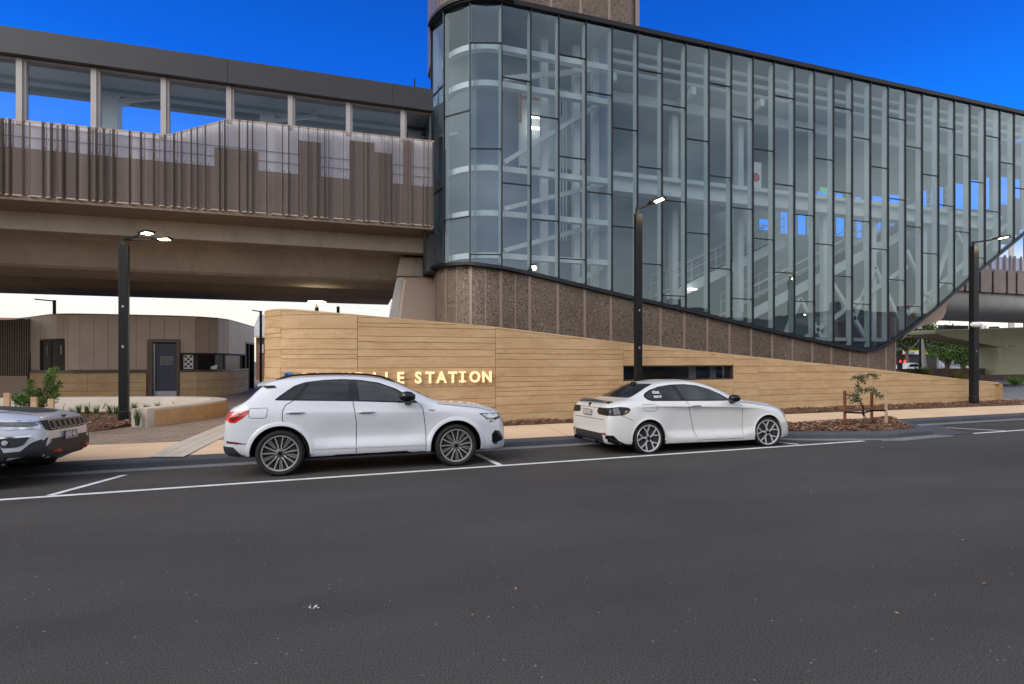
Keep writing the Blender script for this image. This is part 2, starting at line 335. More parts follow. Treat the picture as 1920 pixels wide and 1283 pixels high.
for a, b in (((93, 931), (234, 888)), ((938, 874), (893, 849)), ((1497, 834.5), (1450, 829)), ((1884, 809), (1744, 798.5))):
    strip('parking_tick', [gnd(a[0], a[1], -.01), gnd(b[0], b[1], -.03)], .1, M['line'], .006)
strip('side_road_marking', [gnd(1884, 740, 0), gnd(2100, 742, 0)], .14, M['line'], .02)
# gutter + kerb
OUT = [(8.6, 10.66), (9.45, 9.42), (11.25, 8.66), (12.85, 8.84), (14.8, 10.92)]
KP = [(-70, Yk(-70)), (-20, Yk(-20)), (0, Yk(0))] + OUT + [(20, Yk(20)), (26, Yk(26)), (27.2, 12.3), (27.6, 14), (28, 22), (31, 60)]
def offs(P, d):
    o = []
    for i, p in enumerate(P):
        a = Vector(P[max(i - 1, 0)]); b = Vector(P[min(i + 1, len(P) - 1)]); t = (b - a).normalized(); nn = Vector((-t.y, t.x))
        if 0 < i < len(P) - 1:
            t1 = (Vector(p) - a).normalized(); k = max(.5, nn.dot(Vector((-t1.y, t1.x))))
        else: k = 1
        o.append((p[0] + nn.x * d / k, p[1] + nn.y * d / k))
    return o
gi, go_ = offs(KP, .01), offs(KP, -.34)
sheet('gutter', [[(x, y, zroad(x, y) + .005) for x, y in go_], [(x, y, zroad(x, y) + .005) for x, y in gi]], M['gutter'])
kr = []
for d, h in ((0, -.06), (.012, .095), (.035, .125), (.06, .132), (.27, .134), (.28, -.06)):
    kr.append([(x, y, zroad(*q) + h) for (x, y), q in zip(offs(KP, d), KP)])
kb = sheet('kerb', kr, M['kerb'])
mb = MB()                                             # joints between the bluestone blocks
for a, b in zip(KP, KP[1:]):
    a = Vector(a); b = Vector(b); L = (b - a).length; t = (b - a) / L; n_ = Vector((-t.y, t.x)); s = .4
    while s < L and a.x + t.x * s > -12 and a.x < 26:
        p = a + t * s; z = zroad(p.x, p.y)
        mb.prism([(p.x - n_.x * .002 - t.x * .004, p.y - n_.y * .002 - t.y * .004, z), (p.x + t.x * .004 - n_.x * .002, p.y + t.y * .004 - n_.y * .002, z), (p.x + t.x * .004 + n_.x * .26, p.y + t.y * .004 + n_.y * .26, z + .1), (p.x - t.x * .004 + n_.x * .26, p.y - t.y * .004 + n_.y * .26, z + .1)], (0, 0, .036)); s += 1.2
    if a.x < -20: continue
tag(mb.build('kerb_joint', M['darkgap']), kind='structure')
sheet('bluestone_apron', [[(12.9, 8.70, .009), (13.3, 9.4, -.018), (14.6, 10.5, -.064)], [(13.9, 8.66, .009), (14.2, 9.3, -.010), (15.6, 10.6, -.064)]], M['kerb'])
def ztop(X): return zroad(X, 99) + .134
px_ = [-70, -30, -12, -4, 0, 5, 8.6, 12, 14.8, 20, 26.3]
sheet('footpath', [[(x, Yk(x) + .275, ztop(x) + .002) for x in px_], [(x, Yp(x), .10) for x in px_], [(x, Yp(x) + 3.2, .10) for x in px_]], M['path'])
# stone paved forecourt under the viaduct, drawn 4 mm above the path's own back edge
plaza = sheet('plaza', [[(x, max(Yp(x), 11.9), .104) for x in (-70, -30, -12, -4, 0, 1.5)], [(x, 60, .104) for x in (-70, -30, -12, -4, 0, 1.5)]], M['paver'])
sheet('station_ground', [[(1.5, 12.6, .098), (26.9, 13.4, .098)], [(1.5, 60, .098), (27.4, 60, .098)]], M['paver'])
a, b, c, d = gnd(278, 857, .06), gnd(345, 856.5, .06), gnd(560, 760, .106), gnd(470, 775, .106)
mb = MB()
def tact(u, v): p = a.lerp(b, u).lerp(d.lerp(c, u), v); p.z = max(.062, .108 if p.y > Yp(p.x) else .062 + .044 * (p.y - Yk(p.x) - .28) / 1.45 + .004); return p
n = 24
for i in range(n):
    v0, v1 = i / n, (i + .97) / n
    for j in range(3): mb.add([tact(j / 3 + .004, v0), tact((j + .97) / 3, v0), tact((j + .97) / 3, v1), tact(j / 3 + .004, v1)], [(0, 1, 2, 3)])
tag(mb.build('tactile_paving', M['concw']), kind='structure')
# mulch beds (mounded sheet + loose bark chips)
random.seed(4)
def bed(name, label, front, back, n=60, rows=8, h=.10, z0=.10, chips=2600, cs=1.0):
    F0 = [Vector(p) for p in front]; B0 = [Vector(p) for p in back]
    def along(P, t):
        L = [0]
        for a, b in zip(P, P[1:]): L.append(L[-1] + (b - a).length)
        q = t * L[-1]
        for i in range(len(P) - 1):
            if q <= L[i + 1] + 1e-6: return P[i].lerp(P[i + 1], (q - L[i]) / (L[i + 1] - L[i]))
        return P[-1]
    def pt(u, v):
        p = along(F0, u).lerp(along(B0, u), v); e = min(v, 1 - v, u * 6, (1 - u) * 6); hh = h * min(1, max(0, e) * 6) ** .6
        return Vector((p.x, p.y, z0 + hh * (.75 + .25 * math.sin(p.x * 3 + p.y * 2)) + .004))
    mb = MB(); vs = [pt(i / n, j / rows) for j in range(rows + 1) for i in range(n + 1)]
    mb.add(vs, [(j * (n + 1) + i, j * (n + 1) + i + 1, (j + 1) * (n + 1) + i + 1, (j + 1) * (n + 1) + i) for j in range(rows) for i in range(n)])
    for _ in range(chips):
        u = random.random(); v = random.uniform(.01, .99); p = pt(u, v); a = random.uniform(0, math.pi); l_ = random.uniform(.02, .06) * cs; w_ = random.uniform(.007, .016) * cs; t = random.uniform(-.6, .6)
        dx = Vector((math.cos(a) * l_, math.sin(a) * l_, t * l_ * .6)); dy = Vector((-math.sin(a) * w_, math.cos(a) * w_, random.uniform(-.5, .5) * w_)); p.z += random.uniform(.004, .03)
        mb.add([p - dx - dy, p + dx - dy, p + dx + dy, p - dx + dy], [(0, 1, 2, 3)], random.choice((1, 1, 2, 3)))
    return tag(mb.build(name, [M['mulch'], pm('chip_red', (.22, .09, .045), .9, 0, .3, 20), pm('chip_dark', (.08, .04, .025), .9, 0, .3, 20), pm('chip_pale', (.34, .22, .13), .9, 0, .3, 20)], recalc=False), label, kind='stuff')
# ================================================================ SAND-COLOURED BOARD-MARKED WALL
WP = [(-2.40, 18.5), (-2.40, 17), (-2.33, 15.3), (-2.12, 14.3), (-1.55, 13.5), (-.6, 13.1), (.6, 13.0), (2.2, 13.02), (3.6, 13.12), (5.5, 13.35), (9, 13.8), (12, 14.08), (15, 14.28), (20, 14.45), (24.3, 14.5), (24.75, 14.62), (24.9, 14.9)]
def catmull(P, n=10):
    P = [Vector(p) for p in P]; o = []
    for i in range(len(P) - 1):
        p0, p1, p2, p3 = P[max(i - 1, 0)], P[i], P[i + 1], P[min(i + 2, len(P) - 1)]
        for k in range(n):
            t = k / n; o.append(.5 * ((2 * p1) + (p2 - p0) * t + (2 * p0 - 5 * p1 + 4 * p2 - p3) * t * t + (3 * p1 - p0 - 3 * p2 + p3) * t ** 3))
    return o + [P[-1]]
WC = catmull(WP, 12); WS = [0]
for a, b in zip(WC, WC[1:]): WS.append(WS[-1] + (b - a).length)
def wpt(s):
    s = min(max(s, 0), WS[-1]); lo = 0
    for i in range(len(WS) - 1):
        if WS[i + 1] >= s: lo = i; break
    t = (s - WS[lo]) / max(1e-9, WS[lo + 1] - WS[lo]); p = WC[lo].lerp(WC[lo + 1], t); a = WC[max(lo - 1, 0)]; b = WC[min(lo + 2, len(WC) - 1)]; d = (b - a).normalized()
    return p, Vector((d.y, -d.x))          # point, outward normal (towards the road)
def s_at_px(px):
    best = min(((abs(pxof(wpt(s)[0].x, wpt(s)[0].y)[0] - px), s) for s in [i * WS[-1] / 900 for i in range(901)] if wpt(s)[0].y < 15.0)); return best[1]
TOPY = [(495, 582), (515, 579.5), (530, 579), (560, 580.5), (600, 584), (670, 590), (928, 613), (1175, 643), (1375, 665), (1480, 676), (1640, 692), (1813, 712), (1865, 716.5), (1880, 719)]
def wtop(s):
    p, _ = wpt(s); px, d = pxof(p.x, p.y)
    if p.x < -2.1: px = 497; p = Vector((-2.15, 14.4)); d = pxof(p.x, p.y)[1]
    return CH + (YH - lerp(TOPY, px)) * d / F
stw = thing('boundary_wall', 'long sand coloured board marked wall falling in height to the right, carrying the raised station name', 'wall', (3, 13, .1))
joints_px = [528, 670, 928, 1168, 1375, 1421, 1640, 1855]
js = [0] + [s_at_px(p) for p in joints_px] + [WS[-1]]
random.seed(11)
LV = [.10, .32, .55, .80, 1.02, 1.29, 1.545, 1.80, 2.02, 2.28, 2.52, 2.78, 3.05, 3.4]
zw0, zw1 = zat(*wpt(s_at_px(1270))[0], 713), zat(*wpt(s_at_px(1270))[0], 685.5)
def wallstrip(mb, s0, s1, z0, z1, off, mi, uvo):
    k = max(2, int((s1 - s0) / .16)); ss = [s0 + (s1 - s0) * i / k for i in range(k + 1)]; vs = []; uv = []
    for s in ss:
        p, n = wpt(s); t = wtop(s) - .004; a, b = min(z0, t), min(z1, t); q = p + n * off; b2 = b
        vs += [(q.x, q.y, a), (q.x, q.y, b2), (p.x - n.x * .03, p.y - n.y * .03, a), (p.x - n.x * .03, p.y - n.y * .03, b2)]; uv += [(s + uvo, a + uvo * 3.1), (s + uvo, b2 + uvo * 3.1)]
    fs = []; us = []
    for i in range(k):
        o = i * 4
        if abs(vs[o][2] - vs[o + 1][2]) < 1e-4 and abs(vs[o + 4][2] - vs[o + 5][2]) < 1e-4: continue
        fs += [(o, o + 4, o + 5, o + 1), (o + 1, o + 5, o + 7, o + 3), (o + 2, o + 6, o + 4, o)]
        u0, u1, u2, u3 = uv[i * 2], uv[i * 2 + 2], uv[i * 2 + 3], uv[i * 2 + 1]; us += [(u0, u1, u2, u3), (u3, u2, u2, u3), (u0, u1, u1, u0)]
    e = k * 4
    for o in (0, e): fs.append((o, o + 1, o + 3, o + 2)); us.append(((uvo, 0),) * 4)
    mb.add(vs, fs, mi, us)
for j, (a, b) in enumerate(zip(js, js[1:])):
    mb = MB(); lv = [LV[0]] + [z + (0 if abs(z - 1.545) < .01 else random.uniform(-.05, .05)) for z in LV[1:]]
    ext = []
    for z0, z1 in zip(lv, lv[1:]):
        ext.append(z0)
        if z1 - z0 > .22 and random.random() < .3: ext.append((z0 + z1) / 2 + random.uniform(-.02, .02))
    ext.append(lv[-1])
    if j == 4: ext = [z for z in ext if z < zw0 - .08] + [zw0, zw1] + [z for z in ext if z > zw1 + .1]
    for z0, z1 in zip(ext, ext[1:]):
        if j == 4 and abs(z0 - zw0) < 1e-6: continue
        wallstrip(mb, a + .006, b - .006, z0 + .005, z1 - .005, random.uniform(0, .014), 0, random.uniform(0, 40))
    mb.build('wall_panel', M['sand'], stw, recalc=True)
# core and coping
mb = MB(); k = 260; ss = [WS[-1] * i / k for i in range(k + 1)]
jw = (js[4], js[5])
def core(s0, s1, z0, z1, mi=0):
    n = max(2, int((s1 - s0) / .2)); P = [s0 + (s1 - s0) * i / n for i in range(n + 1)]; vs = []
    for s in P:
        p, nn = wpt(s); t = wtop(s) - .01
        for o, z in ((-.012, min(z0, t)), (-.012, min(z1, t)), (-.40, min(z0, t)), (-.40, min(z1, t))): vs.append((p.x + nn.x * o, p.y + nn.y * o, z))
    fs = []
    for i in range(n):
        o = i * 4; fs += [(o, o + 4, o + 5, o + 1), (o + 3, o + 7, o + 6, o + 2), (o + 1, o + 5, o + 7, o + 3), (o, o + 2, o + 6, o + 4)]
    fs += [(0, 1, 3, 2), (n * 4, n * 4 + 2, n * 4 + 3, n * 4 + 1)]; mb.add(vs, fs, mi)
core(0, jw[0], -.1, 9); core(jw[0], jw[1], -.1, zw0); core(jw[0], jw[1], zw1, 9); core(jw[1], WS[-1], -.1, 9)
mb.build('wall_core', pm('sand_core', (.30, .20, .11), .9, 0, .2, 3), stw)
mb = MB(); vs = []; us = []
prof = [(.012, -.035), (.006, -.008), (-.02, .004), (-.38, .004), (-.41, -.012), (-.412, -.05)]
for s in ss:
    p, nn = wpt(s); t = wtop(s)
    for o, z in prof: vs.append((p.x + nn.x * o, p.y + nn.y * o, t + z)); us.append((s, o * 2))
n = len(prof); fs = [(i * n + j, (i + 1) * n + j, (i + 1) * n + j + 1, i * n + j + 1) for i in range(k) for j in range(n - 1)]
mb.add(vs, fs, 0, [tuple(us[q] for q in f) for f in fs]); mb.build('coping', M['sand'], stw, smooth=40)
# slot window in the wall
wn_ = MB(); wg = MB(); p0, n0 = wpt(jw[0]); p1, n1 = wpt(jw[1])
def wp3(s, o, z): p, nn = wpt(s); return Vector((p.x + nn.x * o, p.y + nn.y * o, z))
for z0, z1 in ((zw0, zw0 + .035), (zw1 - .035, zw1)): wn_.prism([wp3(jw[0], -.03, z0), wp3(jw[1], -.03, z0), wp3(jw[1], -.03, z1), wp3(jw[0], -.03, z1)], (0, .34, 0))
for s0, s1 in ((jw[0], jw[0] + .04), (jw[1] - .06, jw[1])): wn_.prism([wp3(s0, -.032, zw0 + .03), wp3(s1, -.032, zw0 + .03), wp3(s1, -.032, zw1 - .03), wp3(s0, -.032, zw1 - .03)], (0, .33, 0))
fr = wn_.build('window', pm('brown_frame', (.05, .037, .028), .4, .3, .1), stw)
wg.add([wp3(jw[0], -.12, zw0), wp3(jw[1], -.12, zw0), wp3(jw[1], -.12, zw1), wp3(jw[0], -.12, zw1)], [(0, 1, 2, 3)]); wg.build('pane', m_glass('wall_window_glass', (.6, .58, .56), .10), fr)
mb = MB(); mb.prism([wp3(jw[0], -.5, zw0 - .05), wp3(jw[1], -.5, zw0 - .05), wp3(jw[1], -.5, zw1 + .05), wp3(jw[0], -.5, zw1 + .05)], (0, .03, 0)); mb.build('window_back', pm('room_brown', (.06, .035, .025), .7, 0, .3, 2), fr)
mb = MB(); q = wp3(jw[1] - .55, -.44, zw0); mb.box(q.x, q.x + .22, q.y, q.y + .02, zw0, zw1); q = wp3(jw[1] - 1.3, -.44, zw0); mb.box(q.x - .1, q.x + .16, q.y, q.y + .02, zw0, zw1); mb.build('blind', M['white'], fr)
# raised lettering
def textmesh(txt, size, depth, off=0.0, align='CENTER'):
    c = bpy.data.curves.new('t', 'FONT'); c.body = txt; c.size = size; c.extrude = depth / 2; c.offset = off; c.align_x = align; c.resolution_u = 3
    o = bpy.data.objects.new('t', c); COL.objects.link(o); dg = bpy.context.evaluated_depsgraph_get(); me = bpy.data.meshes.new_from_object(o.evaluated_get(dg)); bpy.data.objects.remove(o); return me
def place_text(name, txt, size, depth, pos, nrm, mat, parent, off=0., sx=1., align='CENTER', label=None):
    """text standing upright, facing nrm; pos is the baseline centre; parented part"""
    me = textmesh(txt, size, depth, off, align); me.materials.clear(); me.materials.append(mat)
    nrm = Vector(nrm).normalized(); x = Vector((0, 0, 1)).cross(nrm).normalized(); y = nrm.cross(x)
    m = Matrix(((x.x * sx, y.x, nrm.x, pos[0]), (x.y * sx, y.y, nrm.y, pos[1]), (x.z * sx, y.z, nrm.z, pos[2]), (0, 0, 0, 1)))
    me.transform(m)
    if parent is not None:
        q = Vector((0, 0, 0)); p = parent
        while p is not None: q += p.location; p = p.parent
        me.transform(Matrix.Translation(-q))
    o = bpy.data.objects.new(name, me); COL.objects.link(o); o.parent = parent; return o
sign = thing('station_sign', 'backlit cream letters spelling PARKDALE STATION on the sand coloured wall, with a round blue emblem', 'sign', (3, 12.9, 1.14))
LETS = [('P', 575), ('A', 598), ('R', 621), ('K', 650), ('D', 677), ('A', 703), ('L', 727), ('E', 750), ('S', 784), ('T', 804.5), ('A', 826), ('T', 847), ('I', 867), ('O', 888.5), ('N', 912)]
for ch, px in LETS:
    s = s_at_px(px); p, n = wpt(s); zb = CH + (YH - (718.6 - (px - 750) * .016)) * pxof(p.x, p.y)[1] / F; nn = Vector((n.x, n.y, 0)); pos = Vector((p.x, p.y, zb)) + nn * .06
    o = place_text('letter', ch, .385, .045, pos, nn, M['warm'], sign, off=.013, sx=.93)
    if ch == 'I':
        t = Vector((-n.y, n.x, 0))
        for zz in (zb, zb + .235): mb = MB(); mb.bar(pos + t * .085 + Vector((0, 0, zz - zb + .02)), pos - t * .085 + Vector((0, 0, zz - zb + .02)), .04, .045, up=nn); mb.build('serif', M['warm'], o)
s = s_at_px(542.5); p, n = wpt(s); n3 = Vector((n.x, n.y, 0)); zc = CH + (YH - 708.5) * pxof(p.x, p.y)[1] / F; t3 = Vector((-n.y, n.x, 0))
def disc(mb, c, r, n3, t3, th, k=40, r2=None):
    ps = [c + t3 * (r * math.cos(2 * math.pi * i / k)) + Vector((0, 0, r * math.sin(2 * math.pi * i / k))) for i in range(k)]; mb.prism(ps, -n3 * th)
c0 = Vector((p.x, p.y, zc)) + n3 * .07; mb = MB(); disc(mb, c0, .135, n3, t3, .04); em = mb.build('emblem', M['blue'], sign)
mb = MB(); W3 = lambda a, b, d: c0 + t3 * a + Vector((0, 0, b)) + n3 * d
mb.prism([W3(a, b, .012) for a, b in ((-.075, -.06), (-.06, -.075), (.06, -.075), (.075, -.06), (.075, .055), (.06, .07), (-.06, .07), (-.075, .055))], -n3 * .012); mb.build('emblem_face', M['offw'], em)
mb = MB(); mb.prism([W3(a, b, .018) for a, b in ((-.045, -.02), (.045, -.02), (.045, .045), (-.045, .045))], -n3 * .006); mb.build('emblem_window', M['blk2'], em)
mb = MB(); mb.prism([W3(a, b, .021) for a, b in ((-.036, -.008), (.036, -.008), (.036, .03), (-.036, .03))], -n3 * .003); mb.build('emblem_pane', M['offw'], em)

# ================================================================ GLASS STATION BUILDING
stn = thing('station_building', 'tall station building with curved end, glass curtain wall and brown perforated metal base', 'building', (5, 18, .1))
SPC, FA = 1.07, R(.9); CX, CY0, RR = 4.84, 17.5, 2.12
def fac(n, inset=0.0):
    if n >= 0: x, y = CX + n * SPC * math.cos(FA), CY0 + n * SPC * math.sin(FA); nx, ny = math.sin(FA), -math.cos(FA)
    elif n >= -3:
        f = -n * R(30); x, y = CX - RR * math.sin(f), CY0 + RR - RR * math.cos(f); nx, ny = -math.sin(f), -math.cos(f)
    else: x, y = CX - RR + (-n - 3) * SPC * .22, CY0 + RR + (-n - 3) * SPC; nx, ny = -.97, -.2
    return Vector((x - nx * inset, y - ny * inset))
BOTY = [(800, 502), (812, 497), (830, 494), (880, 491), (940, 499), (1000, 511), (1148, 547), (1300, 582), (1450, 619), (1580, 648), (1610, 654), (1628, 655.5), (1645, 653), (1665, 643), (1700, 620), (1760, 572), (1815, 523), (1920, 437), (2000, 370), (2100, 290)]
ZT = 14.15
def zbot(n):
    p = fac(n)
    if n < -2.2: return zat(*fac(-2.2), lerp(BOTY, 822))
    px, d = pxof(p.x, p.y); return CH + (YH - lerp(BOTY, px)) * d / F
NMAX = 29
GV = [M['glass'], m_glass('station_glass_b', (.66, .74, .76), .075), m_glass('station_glass_c', (.76, .82, .84), .035), m_glass('station_glass_d', (.70, .77, .80), .06)]
for n in range(-6, NMAX):
    a, b = fac(n), fac(n + 1); zs0, zs1 = [], []
    k = 6 if 12 <= n <= 24 else (3 if n >= -3 else 1)
    bot = [(a.lerp(b, i / k), max(zbot(n + i / k), .5)) for i in range(k + 1)]
    base = 12.75 - ((n - 5) % 3) * 1.17; jz = []
    z = base + 3.67
    while z > 4:
        if min(q for _, q in bot) + .25 < z < ZT - .3: jz.append(z)
        z -= 3.67
    lv = [ZT] + jz; mb = MB()
    for i, zt in enumerate(lv):
        zb_ = lv[i + 1] if i + 1 < len(lv) else None
        if zb_ is not None and all(q < zb_ for _, q in bot): poly = [(a.x, a.y, zt), (b.x, b.y, zt), (b.x, b.y, zb_), (a.x, a.y, zb_)]; low = None
        else: poly = [(a.x, a.y, zt), (b.x, b.y, zt)] + [(p.x, p.y, min(z_, zt - .01)) for p, z_ in bot[::-1]]; zb_ = None
        mb.add(poly, [list(range(len(poly)))])
        if zb_ is None: break
    pane = mb.build('glass_bay', GV[(n * 7) % 4], stn, recalc=False)
    t = (b - a).normalized(); no = Vector((t.y, -t.x))
    fr = MB()
    zb0 = bot[0][1]; o = Vector((no.x, no.y, 0)) * .02
    fr.bar(Vector((a.x, a.y, zb0)) + o, Vector((a.x, a.y, ZT)) + o, .042, .06, up=(no.x, no.y, 0))
    for z in jz:
        if z > zb0: fr.bar(Vector((a.x, a.y, z)) + o * .6, Vector((b.x, b.y, z)) + o * .6, .045, .035)
    fr.build('mullion', M['mull'], pane)
    # white steel fin behind each mullion
    if n >= -3:
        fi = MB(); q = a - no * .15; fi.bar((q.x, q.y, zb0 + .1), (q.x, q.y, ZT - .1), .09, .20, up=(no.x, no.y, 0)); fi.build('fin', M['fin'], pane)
def ringpts(n0, n1, inset, zf, step=.25):
    k = int((n1 - n0) / step); return [(lambda n: (*fac(n, inset), zf(n)))(n0 + (n1 - n0) * i / k) for i in range(k + 1)]
def ringband(mb, n0, n1, o0, o1, z0, z1, mi=0, step=.25):
    """band between insets o0(outer)..o1(inner), zrange functions"""
    k = int((n1 - n0) / step); vs = []
    for i in range(k + 1):
        n = n0 + (n1 - n0) * i / k; a, b = fac(n, o0), fac(n, o1); za = z0(n) if callable(z0) else z0; zb_ = z1(n) if callable(z1) else z1
        vs += [(a.x, a.y, za), (a.x, a.y, zb_), (b.x, b.y, zb_), (b.x, b.y, za)]
    fs = []
    for i in range(k):
        o = i * 4
        for j in range(4): fs.append((o + j, o + (j + 1) % 4, o + 4 + (j + 1) % 4, o + 4 + j))
    fs += [(0, 1, 2, 3), (k * 4 + 3, k * 4 + 2, k * 4 + 1, k * 4)]; mb.add(vs, fs, mi)
mb = MB(); ringband(mb, -6, NMAX, -.10, .12, ZT, ZT + .17); ringband(mb, -3, .4, -.16, -.101, ZT + .05, ZT + .17); mb.build('roof_edge', M['black'], stn)
mb = MB(); ringband(mb, -6, NMAX, -.05, .16, lambda n: zbot(n) - .12, lambda n: zbot(n) + .012, step=.125); ringband(mb, -3, .6, -.16, -.051, lambda n: zbot(n) - .12, lambda n: zbot(n) - .03, step=.125); mb.build('lower_edge', M['mull'], stn)
# base cladding
NB = (23.6 - CX) / SPC
mb = MB(); ringband(mb, -6, NB, .10, .35, .0, lambda n: zbot(n) - .1, step=.125); bc = mb.build('base_cladding', M['worm'], stn)
e = fac(NB, .1); mb = MB(); mb.box(e.x, e.x + .06, e.y - .012, e.y + 7, 0, zbot(NB) + .9); mb.build('corner_trim', M['bseam'], bc)
mb = MB()
for n in [i * .5 for i in range(-12, int(NB * 2) + 1)]:
    p = fac(n, .1); no = (fac(n, 0) - fac(n, 1)); q = p + no * .004; w_ = .10 if n == int(n) else .04
    if n != int(n) and n > 1: continue
    mb.bar((q.x, q.y, .05), (q.x, q.y, zbot(n) - .12), w_, .02, up=(no.x, no.y, 0))
mb.build('panel_joint', M['bseam'], bc)
# roof deck, end wall and tower above
mb = MB(); mb.add([(*fac(n, .14), ZT + .1) for n in (-6, -3, -2.5, -2, -1.5, -1, -.5, 0, 12, NMAX)] + [(fac(NMAX).x, 26.5, ZT + .1), (CX - RR, 26.5, ZT + .1)], [list(range(12))]); mb.build('roof', M['greyd'], stn)
tw = MB(); tx0, tx1, ty0, ty1, rr = 3.0, 10.62, 18.0, 23.5, .55
def rrect(x0, x1, y0, y1, r, k=6, rl=None):
    o = []
    for cx_, cy_, a0, r_ in ((x0, y0, 180, rl or r), (x1, y0, 270, r), (x1, y1, 0, r), (x0, y1, 90, r)):
        sx = 1 if a0 in (180, 90) else -1; sy = 1 if a0 in (180, 270) else -1
        for i in range(k + 1): t = R(a0 + 90 * i / k); o.append((cx_ + sx * r_ + r_ * math.cos(t), cy_ + sy * r_ + r_ * math.sin(t)))
    return o
pr = rrect(tx0, tx1, ty0, ty1, rr, 8, 1.6); tw.prism([(x, y, ZT + .1) for x, y in pr], (0, 0, 3.6)); two = tw.build('tower_cladding', M['worm'], stn, smooth=30)
mb = MB()
for x in [4.5 + 1.18 * i for i in range(6)]: mb.box(x - .05, x + .05, ty0 - .012, ty0 + .02, ZT + .12, ZT + 3.7)
for i in (0, 1, 3, 4, 6): x, y = pr[i]; mb.box(x - .05, x + .03, y - .04, y + .03, ZT + .12, ZT + 3.7)
mb.box(tx1 - .2, tx1 - .1, ty0 - .0, ty0 + .1, ZT + .12, ZT + 3.7); mb.build('panel_joint', M['bseam'], two)
# ---- interior
def holes_wall(mb, x0, x1, z0, z1, y, holes, th=.12):
    xs = sorted({x0, x1} | {x0 + i for i in range(1, int(x1 - x0))} | {h[0] for h in holes} | {h[1] for h in holes}); zs = sorted({z0, z1} | {h[2] for h in holes} | {h[3] for h in holes})
    for a, b in zip(xs, xs[1:]):
        for c, d in zip(zs, zs[1:]):
            mx_, mz = (a + b) / 2, (c + d) / 2
            if any(h[0] < mx_ < h[1] and h[2] < mz < h[3] for h in holes): continue
            za, zb_ = [zat(q, y, lerp(BOTY, pxof(q, y)[0])) + .05 if pxof(q, y)[0] > 1600 else 0 for q in (a, b)]
            if max(za, zb_) >= d - .01: continue
            mb.add([(a, y, max(c, za)), (b, y, max(c, zb_)), (b, y, d), (a, y, d)], [(0, 1, 2, 3)])
YB = 22.0; holes = []
def hole(p0, p1, y0, y1):
    a = atY(p0, y1, YB); b = atY(p1, y0, YB); holes.append((a.x, b.x, atY((p0 + p1) / 2, y1, YB).z, atY((p0 + p1) / 2, y0, YB).z))
for h in ((1424, 1452, 412, 432), (1464, 1476, 398, 438), (1480, 1492, 392, 440), (1496, 1510, 391, 440), (1514, 1526, 390, 441), (1537, 1558, 393, 441), (1568, 1582, 396, 443), (1606, 1615, 400, 446), (1636, 1661, 404, 437), (1667, 1692, 407, 424)): hole(*h)
for h in ((1532, 1565, 361, 366), (1567, 1580, 363, 370), (1604, 1614, 370, 376), (1636, 1662, 369, 378), (1668, 1692, 366, 384), (1731, 1737, 358, 392), (1746, 1752, 352, 394), (1761, 1768, 351, 394), (1788, 1809, 345, 392), (1818, 1838, 338, 393), (1845, 1855, 333, 392), (1872, 1893, 323, 384), (1900, 1912, 318, 372)): hole(*h)
mb = MB(); holes_wall(mb, 9.3, 46, 3, ZT, YB, holes); bw = mb.build('inner_wall', M['grey'], stn, recalc=False)
mb = MB()                                           # white strips framing the openings
for h in holes: 
    if h[1] - h[0] > .3: mb.box(h[0] - .12, h[0] - .01, YB - .08, YB - .01, h[2] - .3, h[3] + .4)
pass
mb = MB(); mb.box(2.9, 4.65, 20.6, 20.7, 1, ZT); mb.build('end_lining', M['grey'], stn)
mb = MB(); mb.box(4.65, 9.2, 21.0, 21.1, 1, ZT); mb.box(9.2, 9.3, 18.2, 22, 1, ZT); mb.build('shaft_wall', pm('shaft_lining', (.16, .18, .30), .5, 0, .1, .6), stn)
mb = MB(); mb.box(9.3, 46, 18.4, 22, 12.95, 13.05); mb.build('ceiling', M['grey'], stn)
for i, (z, h_, y) in enumerate(((13.75, .12, 18.3), (13.45, .14, 18.5), (13.12, .16, 18.7), (12.35, .42, 19.3))):
    mb = MB(); mb.box(9.35, 46, y, y + .12, z, z + h_); mb.build('ceiling_beam', M['white'], stn)
for z0, h_, y, d_ in ((8.35, .14, 18.35, .5), (8.95, .16, 18.35, .5), (8.48, .48, 18.55, .05)):
    mb = MB(); mb.box(9.35, 31.5, y, y + d_, z0, z0 + h_); mb.build('floor_beam', M['white'], stn)
mb = MB(); mb.box(9.35, 17.0, 18.9, 21.9, 8.95, 9.08); mb.box(17, 31, 18.9, 19.6, 8.95, 9.08); mb.build('floor_slab', M['floor'], stn)
mb = MB(); mb.box(3.2, 23.3, 17.9, 22, 2.6, 2.75); mb.build('floor_slab', M['floor'], stn)
for x in (9.6, 13.2, 16.6): 
    mb = MB(); mb.box(x - .14, x + .14, 19.6, 19.9, max(2.7, zat(x, 19.9, lerp(BOTY, pxof(x, 19.9)[0]))), 13.0); mb.box(x - .1, x + .1, 18.3, 19.6, 12.6, 12.9); mb.build('column', M['white'], stn)
